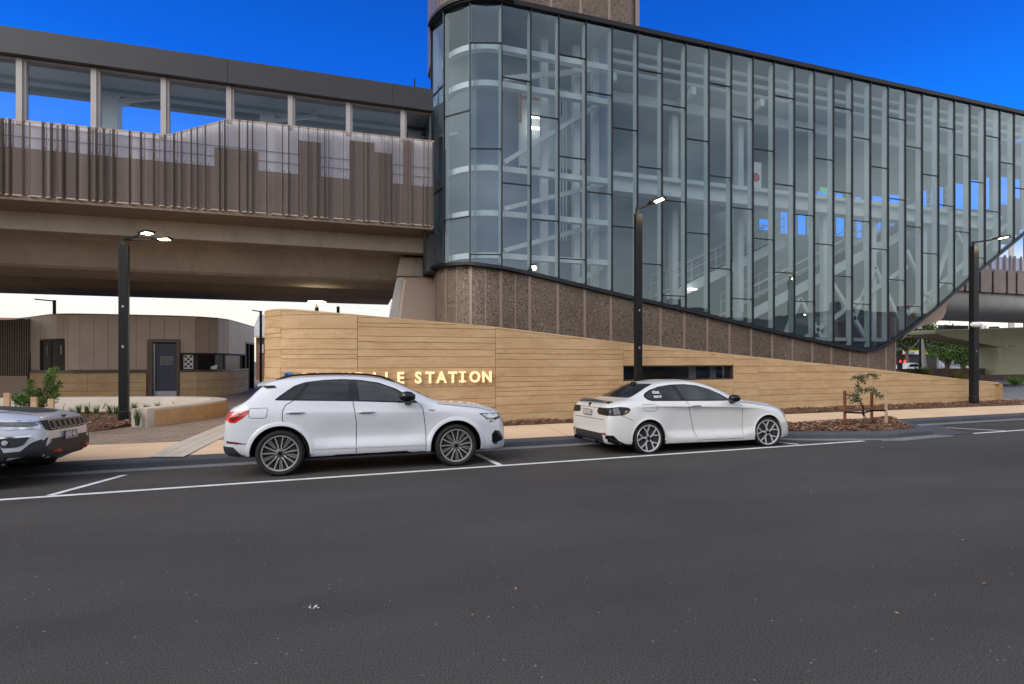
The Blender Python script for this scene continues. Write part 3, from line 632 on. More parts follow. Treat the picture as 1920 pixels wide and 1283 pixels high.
# lift / stair zone: ring beams and braces
for z in (12.75, 11.45, 8.45, 6.85, 5.35):
    mb = MB(); ringband(mb, -3, 4.1, .38, .62, z, z + .2); mb.build('ring_beam', M['white'], stn)
def yz(n, px, py, ins=.75): p = fac(n, ins); return atY(px, py, p.y)
for n0, a, b in ((0, (946, 305), (1148, 180)), (0, (946, 392), (1148, 342)), (0, (946, 470), (1148, 415)), (3, (1080, 530), (1148, 490)), (0, (946, 148), (1148, 128))):
    pa, pb = atY(*a, 18.5), atY(*b, 18.5); mb = MB(); mb.bar(pa, pb, .14, .16); mb.build('brace', M['white'], stn)
for px in (1022, 1082, 1118):
    q = atY(px, 300, 18.75); mb = MB(); mb.box(q.x - .13, q.x + .13, 18.75, 19.0, 4, 14); mb.build('column', M['white'], stn)
for px0, px1, y0, y1, yy in ((975, 1045, 170, 310, 20.2), (1060, 1100, 175, 290, 20.0), (1050, 1100, 225, 315, 19.6)):
    a, b = atY(px0, y1, yy), atY(px1, y0, yy); mb = MB(); mb.box(a.x, b.x, yy, yy + .2, a.z, b.z); mb.build('lift_panel', M['white'], stn)
for px, py in ((1005, 219), (1005, 240)):
    a = atY(px, py, 19.9); mb = MB(); mb.box(a.x - .3, a.x + .3, 19.9, 19.95, a.z - .05, a.z + .05); mb.build('fluorescent_light', M['tube'], stn)
mb = MB()
for px in (1042, 1050, 1056, 1062): q = atY(px, 300, 19.3); mb.tube([(q.x, 19.3, 6.5), (q.x, 19.3, 12.5)], .03, 6)
q = atY(975, 140, 19.8); mb.bar((q.x, 19.8, 11.2), (q.x, 19.8, 13), .12, .1, 1); mb.bar((q.x, 19.8, 12.2), (q.x + 1, 19.8, 12.2), .1, .1, 1); mb.build('lift_rail', [M['white'], pm('red_oxide', (.35, .14, .08), .6, .2, .1)], stn)
# stairs
def flight(p0, p1, yd, rail=True):
    a, b = Vector(p0), Vector(p1); mb = MB(); mb.bar(a, b, .08, .42); mb.bar(a + Vector((0, yd, 0)), b + Vector((0, yd, 0)), .08, .42); st = mb.build('staircase', M['white'], stn)
    n = max(3, int((b.z - a.z) / .17)); tr = MB()
    for i in range(n): q = a.lerp(b, i / n); tr.box(q.x - .02, q.x + (b.x - a.x) / n + .02, q.y + .05, q.y + yd - .05, q.z + .14, q.z + .19); tr.box(q.x, q.x + .02, q.y + .05, q.y + yd - .05, q.z - .02, q.z + .14)
    tr.build('tread', M['greyd'], st)
    if rail:
        for yy in (0, yd):
            r = MB(); o = Vector((0, yy, .2)); r.tube([a + o + Vector((0, 0, 1)), b + o + Vector((0, 0, 1))], .03, 6); r.tube([a + o + Vector((0, 0, .6)), b + o + Vector((0, 0, .6))], .02, 5)
            k = int((b - a).length / 1.2)
            for i in range(k + 1): q = a.lerp(b, i / k) + o; r.tube([q, q + Vector((0, 0, 1))], .02, 5)
            r.build('handrail', M['white'], st)
A, B = atY(1405, 592, 19.2), atY(1775, 395, 19.2); flight(A, B, 1.9)
A, B = atY(1250, 560, 20.3), atY(1470, 455, 20.3); flight(A, B, 1.3)
D0, D1 = atY(1450, 625, 18.6), atY(1890, 430, 18.6)
for (x0, y0), (x1, y1) in (((1465, 645), (1500, 560)), ((1500, 560), (1548, 648)), ((1560, 530), (1630, 645)), ((1600, 600), (1640, 500)), ((1640, 500), (1690, 610)), ((1700, 470), (1745, 575)), ((1745, 560), (1790, 425)), ((1790, 430), (1830, 500)), ((1480, 655), (1700, 500)), ((1700, 590), (1890, 420))):
    mb = MB(); mb.bar(atY(x0, y0, 18.6), atY(x1, y1, 18.6), .12, .17); mb.build('brace', M['white'], stn)
for px in (1548, 1640, 1735, 1790): q = atY(px, 500, 18.7); zz = zat(q.x, 18.7, lerp(BOTY, px)); mb = MB(); mb.box(q.x - .12, q.x + .12, 18.7, 18.9, zz, 8.4); mb.build('column', M['white'], stn)
a = atY(1547, 357, 19.4); mb = MB(); mb.box(a.x - .28, a.x + .28, 19.4, 19.44, a.z - .13, a.z + .13); ex = mb.build('exit_sign', pm('exit_green', (.05, .42, .2), .4, 0, 0, emit=.5), stn)
mb = MB()                                           # running figure and arrow of the exit sign
for s_ in (-.13, .13): mb.box(a.x + s_ - .03, a.x + s_ + .03, 19.39, 19.4, a.z - .07, a.z + .02); mb.box(a.x + s_ - .05, a.x + s_ + .06, 19.39, 19.4, a.z + .03, a.z + .06)
mb.build('exit_symbol', M['offw'], ex)
a = atY(1419, 332, 19.7); mb = MB(); mb.box(a.x - .3, a.x + .3, 19.75, 19.8, a.z - .5, a.z + .7); pn = mb.build('notice_board', M['offw'], stn); mb = MB(); disc(mb, Vector((a.x, 19.74, a.z)), .2, Vector((0, -1, 0)), Vector((1, 0, 0)), .01, 20); mb.build('red_symbol', pm('red', (.5, .03, .03), .5, 0, 0), pn)
for px, py in ((1300, 542), (1518, 590)):
    a = atY(px, py, 20); mb = MB(); mb.box(a.x - .2, a.x + .2, 20, 20.15, a.z - .03, a.z + .03); mb.build('ceiling_light', M['tube'], stn)
# rounded beige underside beyond the glass
mb = MB(); k = 40; vs = []
for i in range(k + 1):
    n = 17.2 + (NMAX - 17.2) * i / k; p = fac(n, .1); zz = zbot(n) - .1; px, d = pxof(p.x, p.y); q = Vector((rX(px) * YB, YB)); vs += [(p.x, p.y, zz), (q.x, q.y, zat(q.x, q.y, lerp(BOTY, px)) - .02)]
mb.add(vs, [(2 * i, 2 * i + 2, 2 * i + 3, 2 * i + 1) for i in range(k)]); mb.build('sloped_soffit', M['pinkbeige'], stn, recalc=False)
ps = [(1688, 640), (1700, 625), (1740, 592), (1776, 560), (1774, 585), (1768, 597), (1755, 605), (1720, 614)]
mb = MB(); mb.prism([atY(x, y, 18.4) for x, y in ps], (0, 3.5, 0)); mb.build('stair_underside', M['pinkbeige'], stn, smooth=50)
# ================================================================ ELEVATED PLATFORM (LEFT) ON ITS CONCRETE VIADUCT
def sx(y, px, py): return zat(rX(px) * y, y, py)
via = thing('viaduct', 'brown concrete railway viaduct crossing above the kiosk on the left', 'viaduct', (-20, 22, 0))
X0, X1 = -46, 1.75
def extr(prof, x0, x1, mb=None, mi=0):
    mb = mb or MB(); mb.prism([(x0, y, z) for y, z in prof], (x1 - x0, 0, 0), mi); return mb
extr([(19.6, 6.36), (19.6, 5.74), (19.68, 5.72), (21.0, 5.86), (26, 5.86), (27.0, 6.0), (32.6, 5.5), (32.6, 6.36)], X0, 2.6).build('deck_slab', M['conc'], via)
extr([(20.8, 5.85), (21.55, 4.98), (21.7, 4.9), (24.1, 4.9), (24.25, 4.98), (25, 5.85)], X0, X1).build('box_girder', M['conc'], via)
extr([(27.2, 5.95), (27.9, 5.02), (28.1, 4.94), (30.7, 4.94), (30.9, 5.02), (31.6, 5.6)], X0, X1).build('box_girder', M['conc'], via)
pier = thing('pier', 'concrete pier with a rounded beige clad base beside the glass building', 'pier', (3, 21, .1))
P3 = lambda px, py, y=20.3: atY(px, py, y)
mb = MB(); mb.prism([P3(751, 481), P3(830, 484), P3(830, 520), P3(744, 518)], (0, 2.6, 0)); mb.build('pier_cap', M['conc'], pier, bevel=.04)
mb = MB(); mb.prism([P3(x, y) for x, y in ((745, 520), (830, 520), (830, 640), (727, 640), (730, 590), (736, 560), (741, 535))], (0, .12, 0)); mb.build('pier_side', M['concr'], pier, bevel=.03)
mb = MB(); mb.prism([P3(x, y, 20.18) for x, y in ((757, 519), (830, 519), (830, 640), (742, 640), (745, 600), (749, 565), (753, 535))], (0, 2.3, 0)); mb.build('beige_casing', M['pinkbeige'], pier, bevel=.12)
mb = MB(); mb.box(2.45, 2.85, 19.2, 21.9, 5.0, 6.35); mb.build('dark_infill', M['blk2'], pier)  # dark box added to close the slit where sky showed through
mb = MB(); mb.box(2.3, 2.36, 18.75, 18.81, 5.2, 6.4); mb.build('downpipe', M['black'], pier)
plat = thing('platform_building', 'elevated platform with dark roof fascia, tall glazing and folded brown perforated screen', 'platform', (-20, 19, 6.4))
extr([(18.45, 11.29), (18.45, 10.54), (18.47, 10.52), (18.66, 10.53), (18.75, 10.62), (21.7, 11.12), (21.7, 11.3)], X0, 2.6).build('roof_fascia', M['blk2'], plat)
mb = MB()
for x in (-3.92, 1.2, -10.5, -17): mb.box(x, x + .012, 18.445, 18.45, 10.56, 11.28)
mb.build('fascia_joint', M['darkgap'], plat)
extr([(18.8, 10.52), (21.7, 11.02), (21.7, 11.06), (18.8, 10.58)], X0, 2.6).build('soffit', M['grey'], plat)
extr([(21.3, 10.72), (21.5, 10.68), (21.5, 11.0), (21.3, 10.95)], X0, 2.6).build('header_beam', M['greyd'], plat)
extr([(20.6, 10.72), (20.9, 10.72), (20.9, 10.85), (20.6, 10.85)], X0, 2.6).build('soffit_beam', M['grey'], plat)
mb = extr([(18.64, 10.49), (18.74, 10.49), (18.74, 10.54), (18.64, 10.54)], X0, 2.6); mb.build('glazing_rail', M['post'], plat)
TOPS = [(-400, 190), (0, 221), (315, 253), (430, 223), (808, 264), (900, 270)]
def topz(x, y):
    px, d = pxof(x, y); return CH + (YH - lerp(TOPS, px)) * d / F
for k in range(0, 14):
    x = rX(757) * 18.7 - .0975 * 18.7 * k; mb = MB(); zl = topz(x, 18.6) - .12; mb.box(x - .115, x + .03, 18.62, 18.74, zl, 10.53); mb.box(x + .03, x + .10, 18.68, 18.8, zl, 10.53); mb.build('glazing_post', M['post'], plat)
    if k: g_ = MB(); g_.add([(x + .1, 18.76, 8.0), (x + 1.71, 18.76, 8.0), (x + 1.71, 18.76, 10.52), (x + .1, 18.76, 10.52)], [(0, 1, 2, 3)]); g_.build('glazing', M['glass2'], plat)
for px in (206, 503, 780):
    x = rX(px) * 20.2; mb = MB(); mb.box(x - .27, x + .2, 20.2, 20.6, 7, 10.5); mb.bar((x + .1, 20.3, 10.1), (x + .1, 21.4, 10.8), .14, .14); mb.bar((x + .2, 20.3, 10.3), (x + 1.6, 20.3, 10.65), .1, .12); mb.build('column', M['white'], plat)
mb = MB(); mb.box(X0, 2.6, 18.6, 18.66, 6.5, 7.90); mb.build('balustrade_panel', pm('balustrade_taupe', (.19, .145, .12), .5, .1, .15, 1.2), plat)
mb = MB(); mb.box(X0, 2.6, 18.5, 22, 6.36, 6.48); mb.build('platform_deck', M['soff'], plat)
SO = MB(); SO.prism([(X0, 18.52, 6.5), (2.6, 18.52, 6.5), (2.6, 19.62, 6.30), (X0, 19.62, 6.30)], (0, 0, -.012)); mb = SO
for i in range(16): x = 2.1 - i * 1.42; mb.prism([(x, 18.52, 6.486), (x + .012, 18.52, 6.486), (x + .012, 19.6, 6.286), (x, 19.6, 6.286)], (0, 0, -.003), 1)
mb.build('soffit_panel', [M['soff'], M['seam']], plat)
# pale panels added to stand in for white sky behind the screen, brown boxes
mm = newmat('pale_sky_stand_in'); mm[3].inputs['Base Color'].default_value = (.95, .93, .94, 1); mm[3].inputs['Roughness'].default_value = .6
tl = mm[1].new('ShaderNodeBsdfTranslucent'); tl.inputs[0].default_value = (.95, .95, 1, 1); ms = mm[1].new('ShaderNodeMixShader'); ms.inputs[0].default_value = .35; mm[2].new(mm[3].outputs[0], ms.inputs[1]); mm[2].new(tl.outputs[0], ms.inputs[2]); mm[2].new(ms.outputs[0], mm[1]['Material Output'].inputs[0])
xs = [X0 + 1.2 * i for i in range(40)]; xs = [x for x in xs if x < rX(815) * 18.64] ; xs.insert(-1, rX(315) * 18.64); xs.insert(-1, rX(430) * 18.64); xs = sorted(xs) + [2.6]
mb = MB(); mb.add([(x, 18.64, 7.9) for x in xs] + [(x, 18.64, max(8, min(topz(x, 18.64) - .03, 10.6))) for x in xs], [(i, i + 1, len(xs) + i + 1, len(xs) + i) for i in range(len(xs) - 1)]); mb.build('pale_sky_panel', mm[0], plat, recalc=False)
mb = MB(); mb.box(X0, 2.5, 18.6, 18.62, 8.55, 8.565); mb.box(X0, 2.5, 18.6, 18.62, 8.22, 8.235); mb.build('screen_rail', M['greyd'], plat)
for px0, px1, y0 in ((402, 484, 276), (560, 602, 263), (655, 702, 263), (702, 735, 285), (756, 772, 262), (271, 322, 250)):
    a, b = atY(px0, y0, 18.6), atY(px1, y0, 18.6)
    if px0 == 271: continue
    mb = MB(); mb.box(a.x, b.x, 18.6, 18.63, 7.9, a.z); mb.build('cabinet', MC['balustrade_taupe'], plat)
# folded perforated screen
m, n, l, b_ = newmat('perforated_screen'); b_.inputs['Base Color'].default_value = (.25, .20, .175, 1); b_.inputs['Roughness'].default_value = .4; b_.inputs['Metallic'].default_value = .4
tr = n.new('ShaderNodeBsdfTransparent'); ms = n.new('ShaderNodeMixShader'); ms.inputs[0].default_value = .74; l.new(b_.outputs[0], ms.inputs[1]); l.new(tr.outputs[0], ms.inputs[2]); l.new(ms.outputs[0], n['Material Output'].inputs[0]); SCRM = m
SCR2 = pm('screen_fold', (.26, .21, .185), .45, .3, .1)
def screen(x0, x1, y, zb, ztf, name, parent, seed, mat, solid=None, amp=.085):
    rnd = random.Random(seed); pts = []; x = x0; out_ = False
    while x < x1:
        w_ = rnd.choice((.05, .07, .09, .12, .22, .3)) if out_ else rnd.choice((.04, .06, .08, .14)); d_ = rnd.uniform(.5, 1) * amp
        pts += [(x, y + (-d_ if out_ else d_)), (x + w_, y + (-d_ if out_ else d_))]; x += w_ + .018; out_ = not out_
    n_ = len(pts); mb = MB(); mb.add([(a, b, zb) for a, b in pts] + [(a, b, ztf(a, b)) for a, b in pts], [(i, i + 1, n_ + i + 1, n_ + i) for i in range(n_ - 1)]); mb.m = [2 if i % 2 else 0 for i in range(n_ - 1)]
    cl = mb
    for i in range(0, n_ - 1, 4):
        (a, b), (c, d) = pts[i], pts[i + 1]; xx = (a + c) / 2; cl.box(xx - .02, xx + .02, min(b, d) - .014, min(b, d) - .002, zb + .09, zb + .13, 1); cl.box(xx - .02, xx + .02, min(b, d) - .014, min(b, d) - .002, 7.9, 7.94, 1)
    o = mb.build(name, [mat, M['bseam'], SCR2], parent, recalc=False)
    rm = MB(); st = [(a, b) for a, b in pts]
    for (a, b), (c, d) in zip(st, st[1:]): rm.bar((a, b, ztf(a, b) - .02), (c, d, ztf(c, d) - .02), .02, .05)
    for (a, b), (c, d) in zip(st, st[1:]): rm.bar((a, b, zb + .01), (c, d, zb + .01), .02, .035)
    rm.build('edge_trim', M['bronze'], o)
    return o
screen(-24, 2.52, 18.45, 6.46, topz, 'perforated_screen', plat, 5, SCRM)
mb = MB(); mb.box(2.5, 2.56, 18.66, 21.9, 6.4, 11.1); mb.build('end_wall', pm('end_glass_dark', (.05, .06, .06), .2, 0, .2), plat)
mb = MB(); q = atY(777, 160, 20); mb.tube([(q.x, 20, 10.8), (q.x, 20, q.z + .25)], .03, 6); mb.build('antenna', M['black'], plat)
# ================================================================ VIADUCT BEYOND THE SIDE STREET (RIGHT)
vr = thing('viaduct', 'grey concrete viaduct on the right with a rounded deck edge and brown parapet screen', 'viaduct', (45, 26, 0))
extr([(23.6, 6.15), (23.5, 5.8), (23.55, 5.4), (23.75, 5.1), (24.2, 4.9), (25.2, 4.78), (28.0, 4.72), (29.3, 5.3), (29.3, 6.15)], 25.5, 90).build('deck_slab', M['concr'], vr, smooth=35)
pan = pm('parapet_taupe', (.30, .235, .205), .45, .15, .12, 1.5)
x = 26.6; random.seed(9)
while x < 60:
    mb = MB(); w_ = random.choice((.7, .95, 1.1)); mb.box(x, x + w_, 23.28, 23.34, 6.12, 7.62); mb.box(x + w_ + .02, x + w_ + .2, 23.36, 23.42, 6.2, 8.6); mb.box(x + w_ * .45, x + w_ * .45 + .12, 23.34, 23.4, 7.5, 8.6)
    mb.build('parapet_panel', pan, vr); x += w_ + .22
mb = MB(); mb.box(26.5, 60, 23.44, 23.5, 6.1, 7.5); mb.build('balustrade_panel', M['bronzed'], vr)
mb = MB(); mb.add([(26.5, 23.47, 7.5), (60, 23.47, 7.5), (60, 23.47, 8.5), (26.5, 23.47, 8.5)], [(0, 1, 2, 3)]); mb.build('pale_sky_panel', mm[0], vr, recalc=False)  # pale sheet added in place of the white sky above the parapet
mb = MB(); mb.box(26, 34, 24.1, 28, 6.15, 6.9); mb.build('track_bed', M['greyd'], vr)
pr_ = thing('pier', 'olive coloured concrete hammerhead pier with a small cream street sign', 'pier', (60, 31, 0))
YP = 30; Q = lambda px, py, y=YP: atY(px, py, y)
pts = [(1755, 619), (2150, 606), (2150, 640), (2060, 668), (1990, 690), (1874, 651), (1817, 640), (1772, 632), (1757, 626)]
mb = MB(); mb.prism([Q(*p) for p in pts], (0, 2.2, 0)); mb.build('pier_cap', M['olive'], pr_, bevel=.06)
mb = MB(); a = Q(1873, 650); b = Q(2030, 660); mb.box(a.x, b.x, YP + .02, YP + 2.1, 0, a.z + 1.0); mb.build('pier_column', M['olive'], pr_, bevel=.3)
mb = MB(); a = Q(1889, 653, YP - .03); b = Q(1906, 647, YP - .03); mb.box(a.x, b.x, YP - .03, YP - .005, a.z, b.z); sp = mb.build('street_sign', pm('cream_sign', (.72, .62, .42), .5, 0, 0), pr_)
place_text('sign_text', 'PARK RD', .36, .004, ((a.x + b.x) / 2, YP - .036, (a.z + b.z) / 2 - .12), (0, -1, 0), M['blk2'], sp, sx=.62)
for px in (1775, 1785, 1800, 1812, 1845, 1870): a = Q(px, 612, 31); mb = MB(); mb.box(a.x - .25, a.x + .25, 31, 31.5, 3.8, 4.7); mb.build('bearing', M['blk2'], pr_)

# ================================================================ LOW BRONZE-CLAD AMENITIES BUILDING (LEFT)
kio = thing('amenities_building', 'low bronze clad station kiosk with sand coloured base, navy door and ticket window', 'building', (-10, 27, .1))
KT = [(-21.5, 36.0), (-17.8, 33.3), (-15.2, 30.2), (-14.6, 29.6), (-12.9, 27.6), (-12.3, 27.0), (-11.5, 26.65), (-10.5, 26.6), (-8.0, 26.6), (-6.9, 26.85), (-6.25, 27.4), (-5.95, 28.3), (-5.85, 30.5), (-5.75, 33.8)]
KTOP = 3.70
def klen(): 
    L = [0]
    for a, b in zip(KT, KT[1:]): L.append(L[-1] + math.dist(a, b))
    return L
KL = klen()
def kpt(s):
    for i in range(len(KT) - 1):
        if s <= KL[i + 1] or i == len(KT) - 2:
            t = (s - KL[i]) / (KL[i + 1] - KL[i]); a, b = Vector(KT[i]), Vector(KT[i + 1]); d = (b - a).normalized(); return a.lerp(b, t), Vector((d.y, -d.x))
def s_of(px):
    best = (9e9, 0)
    for i in range(3000):
        s = KL[-1] * i / 3000; p, _ = kpt(s); e = abs(pxof(p.x, p.y)[0] - px)
        if e < best[0]: best = (e, s)
    return best[1]
def kband(mb, s0, s1, z0, z1, o=0, th=.1, mi=0, uv=False, step=.3):
    k = max(1, int((s1 - s0) / step)); vs = []; us = []
    for i in range(k + 1):
        s = s0 + (s1 - s0) * i / k; p, n = kpt(s); q = p + n * o; r_ = p + n * (o - th); vs += [(q.x, q.y, z0), (q.x, q.y, z1), (r_.x, r_.y, z1), (r_.x, r_.y, z0)]; us += [(s, z0), (s, z1), (s, z1), (s, z0)]
    fs = []
    for i in range(k):
        b = i * 4
        for j in range(4): fs.append((b + j, b + 4 + j, b + 4 + (j + 1) % 4, b + (j + 1) % 4))
    fs += [(0, 1, 2, 3), (4 * k, 4 * k + 3, 4 * k + 2, 4 * k + 1)]; mb.add(vs, fs, mi, [tuple(us[q] for q in f) for f in fs] if uv else None)
sd0, sd1 = s_of(281), s_of(337); sw1 = s_of(462); e0, e1 = s_of(76), s_of(120); r0, r1 = s_of(460), s_of(479)
ZB = 1.22; ZW = 2.06
mb = MB(); segs = [(0, sd0, ZB + .12, KTOP), (sd0, sd1, 2.66, KTOP), (sd1, r0, ZW, KTOP), (r0, r1, 2.72, KTOP), (r1, KL[-1], .1, KTOP)]
random.seed(3)
def clad(s0, s1, z0, z1, w_=.5):
    n = max(1, round((s1 - s0) / w_))
    for i in range(n): kband(cm, s0 + (s1 - s0) * i / n + .006, s0 + (s1 - s0) * (i + 1) / n - .006, z0, z1, o=random.uniform(0, .004), th=.05)
cm = MB(); clad(s_of(127), sd0, ZB + .12, KTOP); clad(sd0, sd1, 2.66, KTOP, .5); clad(sd1, s_of(392), ZW, KTOP, .5); clad(s_of(392), r0, ZW, KTOP, .45); clad(r0, r1, 2.72, KTOP, .45); clad(r1, KL[-1] - .01, .1, KTOP, .45)
clad(s_of(58), e0, ZB + .1, KTOP, 3); clad(e0, e1, 2.62, KTOP, 3); clad(e1, s_of(127), ZB + .1, KTOP, 3); cm.build('cladding', M['bronze'], kio)
mb = MB()
kband(mb, 0, sd0, .05, KTOP - .02, o=-.06, th=.2); kband(mb, sd1, KL[-1], .05, KTOP - .02, o=-.06 - .0, th=.2) if False else None
kband(mb, 0, KL[-1], .05, KTOP - .03, o=-.32, th=.1); kband(mb, 0, sd0, ZB, KTOP - .02, o=-.055, th=.2); kband(mb, sd0, sd1, 2.6, KTOP - .02, o=-.055, th=.2); kband(mb, sd1, r0, ZW - .02, KTOP - .02, o=-.055, th=.2); kband(mb, r0, KL[-1], 2.7, KTOP - .02, o=-.055, th=.2); mb.build('wall_core', M['seam'], kio)
mb = MB(); mb.add([(*kpt(s)[0], KTOP - .04) for s in [KL[-1] * i / 60 for i in range(61)]] + [(-12, 40, KTOP - .04), (-24, 42, KTOP - .04)], [list(range(63))]); mb.build('roof', M['greyd'], kio)
mb = MB(); kband(mb, 0, KL[-1], KTOP, KTOP + .05, o=.02, th=.15); mb.build('parapet_trim', M['bronzed'], kio)
mb = MB(); kband(mb, s_of(60), sd0 - .06, ZB - .02, ZB + .10, o=.04, th=.25); kband(mb, sd1 - .05, r0, ZB + .02, ZB + .10, o=.16, th=.45); mb.build('ledge', M['bronzed'], kio)
mb = MB(); kband(mb, s_of(60), s_of(166), .05, ZB - .03, o=.08, th=.3, uv=True); kband(mb, s_of(166) + .01, sd0 - .12, .05, ZB - .03, o=.08, th=.3, uv=True)
kband(mb, sd1 + .02, r0 - .1, .05, ZB, o=.18, th=.4, uv=True); mb.build('base_wall', M['sand'], kio)
for z in (.42, .78):
    mb = MB(); kband(mb, s_of(60), sd0 - .13, z, z + .012, o=.083, th=.02); kband(mb, sd1 + .03, r0 - .11, z + .03, z + .042, o=.183, th=.02); mb.build('board_joint', M['seam'], kio)
p, n = kpt((sd0 + sd1) / 2); y = p.y
xa, xb = kpt(sd0)[0].x, kpt(sd1)[0].x
mb = MB(); mb.box(xa - .1, xa + .09, y - .03, y + .3, .05, 2.66); mb.box(xb - .09, xb + .03, y - .03, y + .3, .05, 2.66); mb.box(xa, xb, y - .028, y + .3, 2.55, 2.69); fr = mb.build('door_frame', M['bronzed'], kio)
mb = MB(); mb.box(xa + .16, xb - .1, y + .14, y + .2, .12, 2.5); dr = mb.build('door', M['navy'], kio)
mb = MB(); mb.box(xa + .10, xa + .16, y + .1, y + .2, .12, 2.5); mb.box(xa + .16, xb - .1, y + .13, y + .14, .14, .38); mb.build('kick_plate', M['alu'], dr)
mb = MB(); mb.tube([(xb - .17, y + .13, 1.16), (xb - .17, y + .08, 1.16), (xb - .3, y + .08, 1.16)], .014, 6); mb.build('door_handle', M['alu'], dr)
xm = (xa + xb) / 2 + .05
for z, t, hh in ((1.78, 'Staff Only', .13), (1.58, 'No Entry', .13)):
    mb = MB(); mb.box(xm - .24, xm + .24, y + .125, y + .139, z, z + hh); dp = mb.build('door_sign', M['black'], dr)
    mb = MB(); 
    for a in ((xm - .25, xm + .25, z - .012, z), (xm - .25, xm + .25, z + hh, z + hh + .012), (xm - .25, xm - .24, z, z + hh), (xm + .24, xm + .25, z, z + hh)): mb.box(a[0], a[1], y + .122, y + .139, a[2], a[3])
    mb.build('sign_border', M['offw'], dp); place_text('sign_text', t, .10, .002, (xm, y + .122, z + .035), (0, -1, 0), M['offw'], dp)
# ticket window
mb = MB(); kband(mb, sd1 + .02, r0, ZB + .1, ZW, o=-.12, th=.02); wi = mb.build('ticket_window', pm('dark_window', (.012, .013, .015), .3, 0, .5, 1.5, spec=.2), kio)
mb = MB(); kband(mb, sd1, r0, ZW - .05, ZW + .03, o=.012, th=.2)
for px in (372, 404, 424, 455): s = s_of(px); kband(mb, s, s + .05, ZB + .1, ZW, o=-.1, th=.06)
kband(mb, sd1 + .0, s_of(374), ZB + .1, ZW, o=-.1, th=.04); mb.build('window_frame', M['seam'], wi)
sp_, ep_ = s_of(344), s_of(362); mb = MB(); kband(mb, sp_, ep_, 1.36, 2.0, o=-.07, th=.02); ck = mb.build('checker_panel', M['offw'], kio)
mb = MB(); w5 = (ep_ - sp_) / 3.6
for r_ in range(5):
    for c_ in range(3):
        if (r_ + c_) % 2 == 0: s = sp_ + w5 * (.3 + c_); kband(mb, s, s + w5 * .96, 1.42 + r_ * .112, 1.52 + r_ * .112, o=-.064, th=.004)
mb.build('checker_square', M['navy'], ck)
mb = MB(); q, nq = kpt(s_of(384)); mb.prism([(q.x - .25, q.y + .3, ZB + .12), (q.x + .4, q.y + .3, ZB + .12), (q.x + .45, q.y + .3, ZB + .33), (q.x + .1, q.y + .3, ZB + .22)], (0, .05, 0)); mb.build('counter_papers', M['offw'], wi)
# door openings: right end and left pair
mb = MB(); kband(mb, r0 - .03, r0 + .08, .1, 2.75, o=.01, th=.3); kband(mb, r1 - .08, r1 + .02, .1, 2.75, o=.01, th=.3); kband(mb, r0, r1, 2.68, 2.78, o=.01, th=.3); kband(mb, (r0 + r1) / 2, (r0 + r1) / 2 + .1, .1, 2.7, o=-.05, th=.1); mb.build('door_frame', M['black'], kio)
mb = MB(); kband(mb, e0 - .04, e0 + .05, ZB, 2.66, o=.02, th=.3); kband(mb, e1 - .05, e1 + .04, ZB, 2.66, o=.02, th=.3); kband(mb, e0, e1, 2.6, 2.68, o=.02, th=.3); kband(mb, (e0 + e1) / 2 - .12, (e0 + e1) / 2 + .12, ZB, 2.62, o=-.02, th=.2); mb.build('door_frame', M['seam'], kio)
mb = MB(); kband(mb, e0, e1, .1, 2.6, o=-.2, th=.02); mb.build('door', pm('brown_door', (.03, .022, .018), .6, 0, .1), kio)
for s in (e0 + (e1 - e0) * .42, e0 + (e1 - e0) * .93): mb = MB(); kband(mb, s, s + .06, 2.0, 2.4, o=.03, th=.02); mb.build('door_plate', M['grey'], kio)
# slatted screen at the far left
sl_ = thing('slatted_screen', 'dark brown vertical slatted screen wall at the left end of the kiosk', 'screen', (-19, 32, .1))
mb = MB(); A = Vector((-14.3, 29.25)); B = Vector((-19.5, 31.4)); n_ = 46
for i in range(n_):
    q = A.lerp(B, i / n_); w_ = .045; lean = .012 * min(i, 6) / 6
    mb.box(q.x - .028, q.x + .028, q.y - .03, q.y + .05, 1.05, 3.62)
mb.build('slat', pm('slat_brown', (.17, .125, .10), .5, .2, .1), sl_)
mb = MB(); mb.bar((A.x, A.y + .09, 2.3), (B.x, B.y + .09, 2.3), .03, 2.6); mb.build('backing', pm('slat_backing', (.03, .022, .018), .7, 0, .1), sl_)
mb = MB(); mb.prism([(A.x - .10, A.y - .05, 1.0), (A.x + .22, A.y - .05, 1.0), (A.x + .50, A.y - .05, 3.60), (A.x + .16, A.y - .05, 3.60)], (0, .5, 0)); mb.build('corner_fin', M['black'], sl_)
mb = MB(); mb.bar((A.x, A.y, .55), (B.x, B.y, .55), .3, .98); mb.build('base_wall', M['pinkbeige'], sl_)
rf = thing('red_roofed_building', 'long brick red roof rising behind the kiosk at the left edge', 'building', (-40, 52, 0))
mb = MB(); mb.prism([(-62, 50, .0), (-62, 62, 0), (-62, 62, 4.3), (-62, 50, 4.3)], (33, 0, 0)); mb.build('wall', pm('cream_wall', (.5, .47, .42), .8, 0, .1), rf)
mb = MB(); mb.prism([(-63, 49.5, 4.3), (-63, 56, 5.5), (-63, 62.5, 4.3)], (35, 0, 0)); mb.build('roof', pm('brick_red', (.33, .10, .055), .8, 0, .2, 3), rf)
